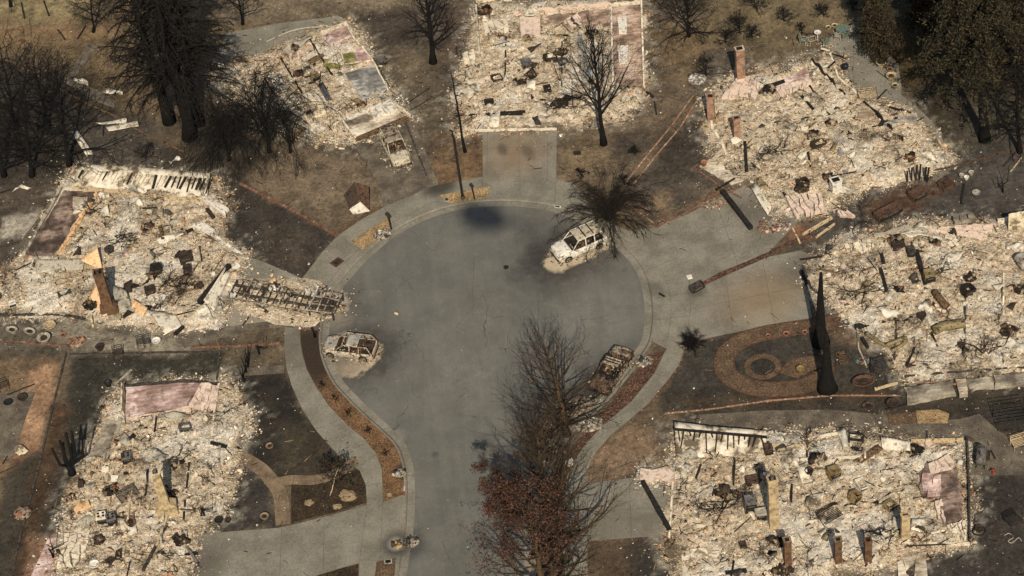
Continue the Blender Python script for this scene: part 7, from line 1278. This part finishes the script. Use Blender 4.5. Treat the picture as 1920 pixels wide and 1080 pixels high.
# ---- repeats: what lies loose in the ash of every house
def wpt(k, rs, inset=.5):
    pw = BED[k][0]; bx = [q.x for q in pw]; by = [q.y for q in pw]
    while True:
        x, y = rs.uniform(max(min(bx), -46), min(max(bx), 48)), rs.uniform(max(min(by), -36), max(by)); p = Vector((x, y, 0))
        if float(sdf(pw, np.array([x]), np.array([y]))[0]) < inset: continue
        if any(float(sdf(W(c), np.array([x]), np.array([y]))[0]) > -.3 for c in CLEAR.get(k, [])): continue
        u, v = pix(p)
        if not (-10 < u < 1930 and -10 < v < 1090): continue
        p.z = bz(k, p); return p
for hi, k in enumerate(HOUSES):
    rs = random.Random(900 + hi); ph = HPH[k]; big = 1 if k != 'A' else .6
    for i in range(int(7 * big)):
        p = wpt(k, rs); a = rs.choice([0, 1.57]) + hi * .3 + rs.gauss(0, .35); L = rs.uniform(.8, 2.8); w = rs.uniform(.05, .14); d = Vector((math.cos(a), math.sin(a), 0)) * L / 2; b = MB(); b.bar(p - d + Vector((0, 0, .06)), p + d + Vector((0, 0, rs.uniform(.06, .35))), w, w * .8, rs.random())
        tag(b.build('charred_timber', rs.choice(['char', 'char', 'char_grey', 'scorched_wood', 'pale_wood']), None, at=p), 'loose timber in the ash of the house ' + ph, 'timber', 'loose timbers in the house ' + ph)
    for i in range(int(10 * big)):
        p = wpt(k, rs); a = rs.uniform(0, 3.14); s, t = rs.uniform(.25, .65), rs.uniform(.15, .4); u = Vector((math.cos(a), math.sin(a), 0)) * s; v = Vector((-math.sin(a), math.cos(a), 0)) * t; z = Vector((0, 0, .12)); b = MB(); f1, f2 = rs.uniform(0, 6), rs.uniform(0, 6); am = rs.uniform(.08, .3)
        b.patch([p - u - v + z, p + u - v + z * rs.uniform(1, 4), p + u + v + z, p - u + v + z * rs.uniform(1, 3)], 7, 5, lambda x, y: am * math.sin(4 * x + f1) * math.sin(3 * y + f2), .015)
        tag(b.build('buckled_sheet', rs.choice(['white_sheet', 'sooty_panel', 'sooty_panel', 'galvanised', 'rust_dark', 'rust_dark', 'olive_metal', 'char_grey']), None, True, at=p), 'small buckled sheet in the house ' + ph, 'sheet', 'buckled sheets in the house ' + ph)
    for i in range(int(16 * big)):
        p = wpt(k, rs, .1); n_ = rs.randint(4, 6); a0 = rs.uniform(0, 6); R0 = rs.uniform(.16, .42); b = MB(); q = [Vector((p.x + R0 * rs.uniform(.6, 1.2) * math.cos(a0 + j * 6.283 / n_), p.y + R0 * rs.uniform(.6, 1.2) * math.sin(a0 + j * 6.283 / n_), 0)) for j in range(n_)]; n0 = len(b.v); zz = p.z + .05; b.prism(q, zz - .04, zz + .06, True); tx, ty = rs.uniform(-.25, .25), rs.uniform(-.25, .25)
        b.v = [(x, y, z + .12 + (x - p.x) * tx + (y - p.y) * ty) for x, y, z in b.v]
        tag(b.build('plaster_piece', rs.choice(['plaster', 'plaster', 'ash_white', 'pink_plaster', 'sooty_panel', 'cream_paint']), None, at=p), 'flat plaster piece on the house ' + ph, 'plaster', 'plaster pieces of the house ' + ph)
    for i in range(int(11 * big)):
        p = wpt(k, rs); b = MB(); a0 = rs.uniform(0, 6.28); tp = []
        for j in range(rs.randint(3, 6)): a = a0 + rs.gauss(0, .7) + (3.14 if rs.random() < .4 else 0); grow(b, p + Vector((0, 0, .1)), Vector((math.cos(a), math.sin(a), rs.uniform(-.05, .3))), rs.uniform(.5, 1.5), .03, 2, rs, dict(kids=(4, 3), wig=.35, up=.0, droop=.1, ang=(.4, 1.3), minr=.013), tp)
        tag(b.build('wire_tangle', rs.choice(['char', 'char', 'rust_dark', 'rust']), None, at=p), 'dark wire tangle in the house ' + ph, 'wire tangle', 'wire tangles in the house ' + ph)
    for i in range(int(5 * big)):
        p = wpt(k, rs, .8); a = rs.uniform(0, 3.14); u = Vector((math.cos(a), math.sin(a), 0)) * rs.uniform(.7, 1.5); v = Vector((-math.sin(a), math.cos(a), 0)) * rs.uniform(.3, .6); z = Vector((0, 0, .15)); b = MB(); f1, f2, am = rs.uniform(0, 6), rs.uniform(0, 6), rs.uniform(.12, .3)
        b.patch([p - u - v + z, p + u - v + z * rs.uniform(1, 3), p + u + v + z, p - u + v + z * rs.uniform(1, 2)], 12, 6, lambda x, y: am * math.sin(6 * x + f1) * math.sin(3 * y + f2) + .03 * math.cos(25 * x), .015)
        tag(b.build('roof_sheet', rs.choice(['white_sheet', 'sooty_panel', 'sooty_panel', 'galvanised']), None, True, at=p), 'long buckled roof sheet in the house ' + ph, 'roof sheet', 'roof sheets in the house ' + ph)
    for i in range(int(6 * big)):
        p = wpt(k, rs, .9); n0 = 40; r0 = rs.uniform(.25, .65); r2 = np.random.RandomState(hi * 50 + i); rt = wempty('burned_heap', 'dark furnishings heap in the house ' + ph, 'scrap heap', p, 'dark heaps in the house ' + ph); b = MB(); b.lathe([(r0, 0), (r0 * .8, .12), (r0 * .4, .22), (.02, .25)], 12, Matrix.Translation(p), rs.uniform(.8, 1.5), 1); b.build('mound', rs.choice(['burnt_dark', 'rust_dark', 'burnt_ash']), rt, True)
        a = r2.uniform(0, 6.283, n0); q = r0 * np.sqrt(r2.rand(n0)); v, f = chunks(p.x + q * np.cos(a) * 1.2, p.y + q * np.sin(a), p.z + .25 * (1 - q / r0) + .08, np.clip(np.exp(r2.normal(-1.7, .5, n0)), .06, .5), r2.uniform(.15, .8, n0), r2, .7); arr_mesh('scraps', v - np.array(p), f, ['fragments'], col=np.repeat(pick(r2, n0, PALD), 6, 0), parent=rt, kind='stuff')
# ---- burned boughs and wire that fell into the houses
def boughs(label, c, n, L, seed, mat='char'):
    r = random.Random(seed); g = P(*c, gz(*c)); rt = wempty('fallen_branches', label, 'branches', g); b = MB(); tp = []
    for j in range(n):
        a = r.gauss(.3, .5) + (3.14 if r.random() < .4 else 0); grow(b, g + Vector((r.gauss(0, .5), r.gauss(0, .3), .15)), Vector((math.cos(a), math.sin(a), r.uniform(.0, .3))), L * r.uniform(.6, 1.1), .05, 2, r, dict(kids=(4, 3), wig=.25, up=.0, droop=.08, ang=(.4, 1.1), minr=.014), tp)
    b.build('boughs', mat, rt)
boughs('black tangle of fallen boughs left of the tall dark filing cabinet', (1345, 950), 16, 2.4, 1); boughs('black tangle of wire and boughs beside the rightmost brick pier', (1660, 1005), 9, 1.4, 2); boughs('dark heap of twisted wire in the house by the motorhome', (325, 535), 18, 1.6, 3); boughs('dark heap of twisted wire along the near side of the house by the motorhome', (300, 575), 12, 1.3, 4, 'rust_dark'); boughs('black twisted scrap lump near the middle of the house by the motorhome', (228, 450), 16, 1.0, 5); boughs('burned boughs across the middle of the house behind the two black trunks', (1625, 548), 16, 2.0, 6); boughs('burned twisted wire right of the grey cabinet behind the two black trunks', (1770, 505), 12, 1.4, 7, 'rust_dark'); boughs('burned wire and sticks at the right of the house behind the two black trunks', (1850, 655), 10, 1.3, 8, 'rust_dark')
boughs('black sticks fallen across the front of the head house', (1050, 205), 12, 1.5, 9); boughs('burned sticks at the front of the house with the porch', (1455, 285), 10, 1.6, 10); boughs('black scrap of wire in the upper part of the house by the motorhome', (178, 395), 10, 1.1, 11); boughs('rusty wire snarl at the edge of the strip between the two right houses', (1620, 418), 10, 1.2, 12, 'rust_dark'); boughs('burned sticks at the left foot of the bare stump house', (330, 860), 8, 1.2, 13)
# ---- cracks in the asphalt
cb = MB(); rr_ = random.Random(6)
for ln in [[(905, 545), (914, 575), (908, 610), (913, 650)], [(916, 590), (930, 596), (944, 592)], [(912, 600), (906, 628)], [(700, 640), (738, 620), (752, 628), (780, 645), (800, 680)], [(866, 975), (862, 1000), (836, 1012)], [(866, 985), (880, 1000), (884, 1030)], [(958, 600), (950, 680), (944, 760)], [(890, 480), (888, 520), (884, 590)], [(1010, 560), (1012, 640)], [(760, 700), (780, 740), (800, 760)], [(1085, 590), (1100, 615)], [(830, 1010), (850, 1060)], [(930, 800), (925, 860), (918, 940)], [(650, 560), (690, 540), (720, 545)], [(985, 560), (1000, 572)]]:
    pts = [(x + rr_.uniform(-3, 3), y + rr_.uniform(-2, 2)) for x, y in catmull(ln, 6)]; w = rr_.uniform(.012, .03); cb.strip(W(pts, -.12), -w, w, -.116)
cb.build('road_cracks', 'joint', kind='structure')
# ---- fine litter over the yards, walks and street: too much to count
def litter():
    rs = np.random.RandomState(5); n = 30000; x = rs.uniform(-47, 50, n); y = rs.uniform(-36, 55, n); d = np.full(n, -99.0)
    for k in HOUSES: d = np.maximum(d, sdf(BED[k][0], x, y))
    road = [(q.x, q.y) for q in CURBW]; s = sdf(road + [(road[-1][0], -60), (road[0][0], -60)], x, y)
    dens = np.clip(.30 * sstep(.38, .7, fbm(x * .5, y * .5, 4, 8)) + .9 * sstep(-5, 0, d), 0, 1) * np.where(s > -2.0, .05, 1); z = np.where(s > .3, -.115, .02)
    q = (d < 0) & (rs.rand(n) < dens); x, y, z = x[q], y[q], z[q]; m = len(x); size = np.clip(np.exp(rs.normal(-3.0, .5, m)), .03, .25); v, f = chunks(x, y, z, size, rs.uniform(.2, .6, m), rs, .3)
    c = pick(rs, m, [(5, '#a39a86'), (4, '#c4bba8'), (3, '#7d7260'), (5, '#2b241b'), (1, '#7a5640'), (1, '#a08464')]); a = arr_mesh('litter', v, f, ['fragments'], col=np.repeat(c, 6, 0), kind='stuff')
    n = 7000; x = rs.uniform(-47, 50, n); y = rs.uniform(-36, 55, n); d = np.full(n, -99.0)
    for k in HOUSES: d = np.maximum(d, sdf(BED[k][0], x, y))
    s = sdf(road + [(road[-1][0], -60), (road[0][0], -60)], x, y); q = (d < 0) & (s < -3.5) & (rs.rand(n) < .08 + .3 * sstep(.45, .7, fbm(x * .5, y * .5, 3, 4)) + .5 * sstep(-2, 0, d)); x, y = x[q], y[q]; m = len(x)
    v, f = chunks(x, y, np.full(m, .05), rs.uniform(.015, .045, m), 1, rs, .1, .1, long=np.clip(np.exp(rs.normal(-.7, .5, m)), .15, 1.8)); arr_mesh('charred_twig_litter', v, f, ['fragments'], col=np.repeat(pick(rs, m, [(6, '#1d1813'), (2, '#4a3b2a'), (2, '#8a7656')]), 6, 0), kind='stuff')
litter()
# ---- the aircraft the picture is taken from hovers up-sun, just behind the lens; its soft shadow falls on the asphalt
def helicopter():
    c = CAM - SUND * 9; rt = empty('helicopter', 'small helicopter hovering high above the court, casting the soft dark shadow on the asphalt', 'helicopter', c, -.52); rt.scale = (.8,) * 3; b = MB(); M = Matrix.Rotation(math.pi / 2, 4, 'Y')
    b.lathe([(.05, -2.7), (1.0, -2.3), (1.4, -1.4), (1.55, -.3), (1.5, .8), (1.2, 1.8), (.6, 2.5), (.35, 2.9)], 18, M); b.build('cabin', 'grey_metal', rt, True); b = MB(); b.tube([(2.2, 0, .1), (6.5, 0, .4)], [.3, .12], 8); b.build('tail_boom', 'grey_metal', rt, True); b = MB(); b.bx(6.5, 0, .7, .5, .06, 1.1); b.build('tail_fin', 'grey_metal', rt); b = MB(); b.tube([(0, 0, 1.1), (0, 0, 1.9)], .12, 8); b.build('mast', 'char', rt)
    for k in range(2): b = MB(); b.bar((0, 0, 1.9), ((-1) ** k * 4.8 * math.cos(.6), (-1) ** k * 4.8 * math.sin(.6), 1.9), .22, .04); b.build('rotor_blade', 'char', rt)
    for s in (-1, 1): b = MB(); b.tube([(-1.8, s * 1.0, -1.6), (1.6, s * 1.0, -1.6)], .06, 6); b.build('skid', 'char', rt)
helicopter()
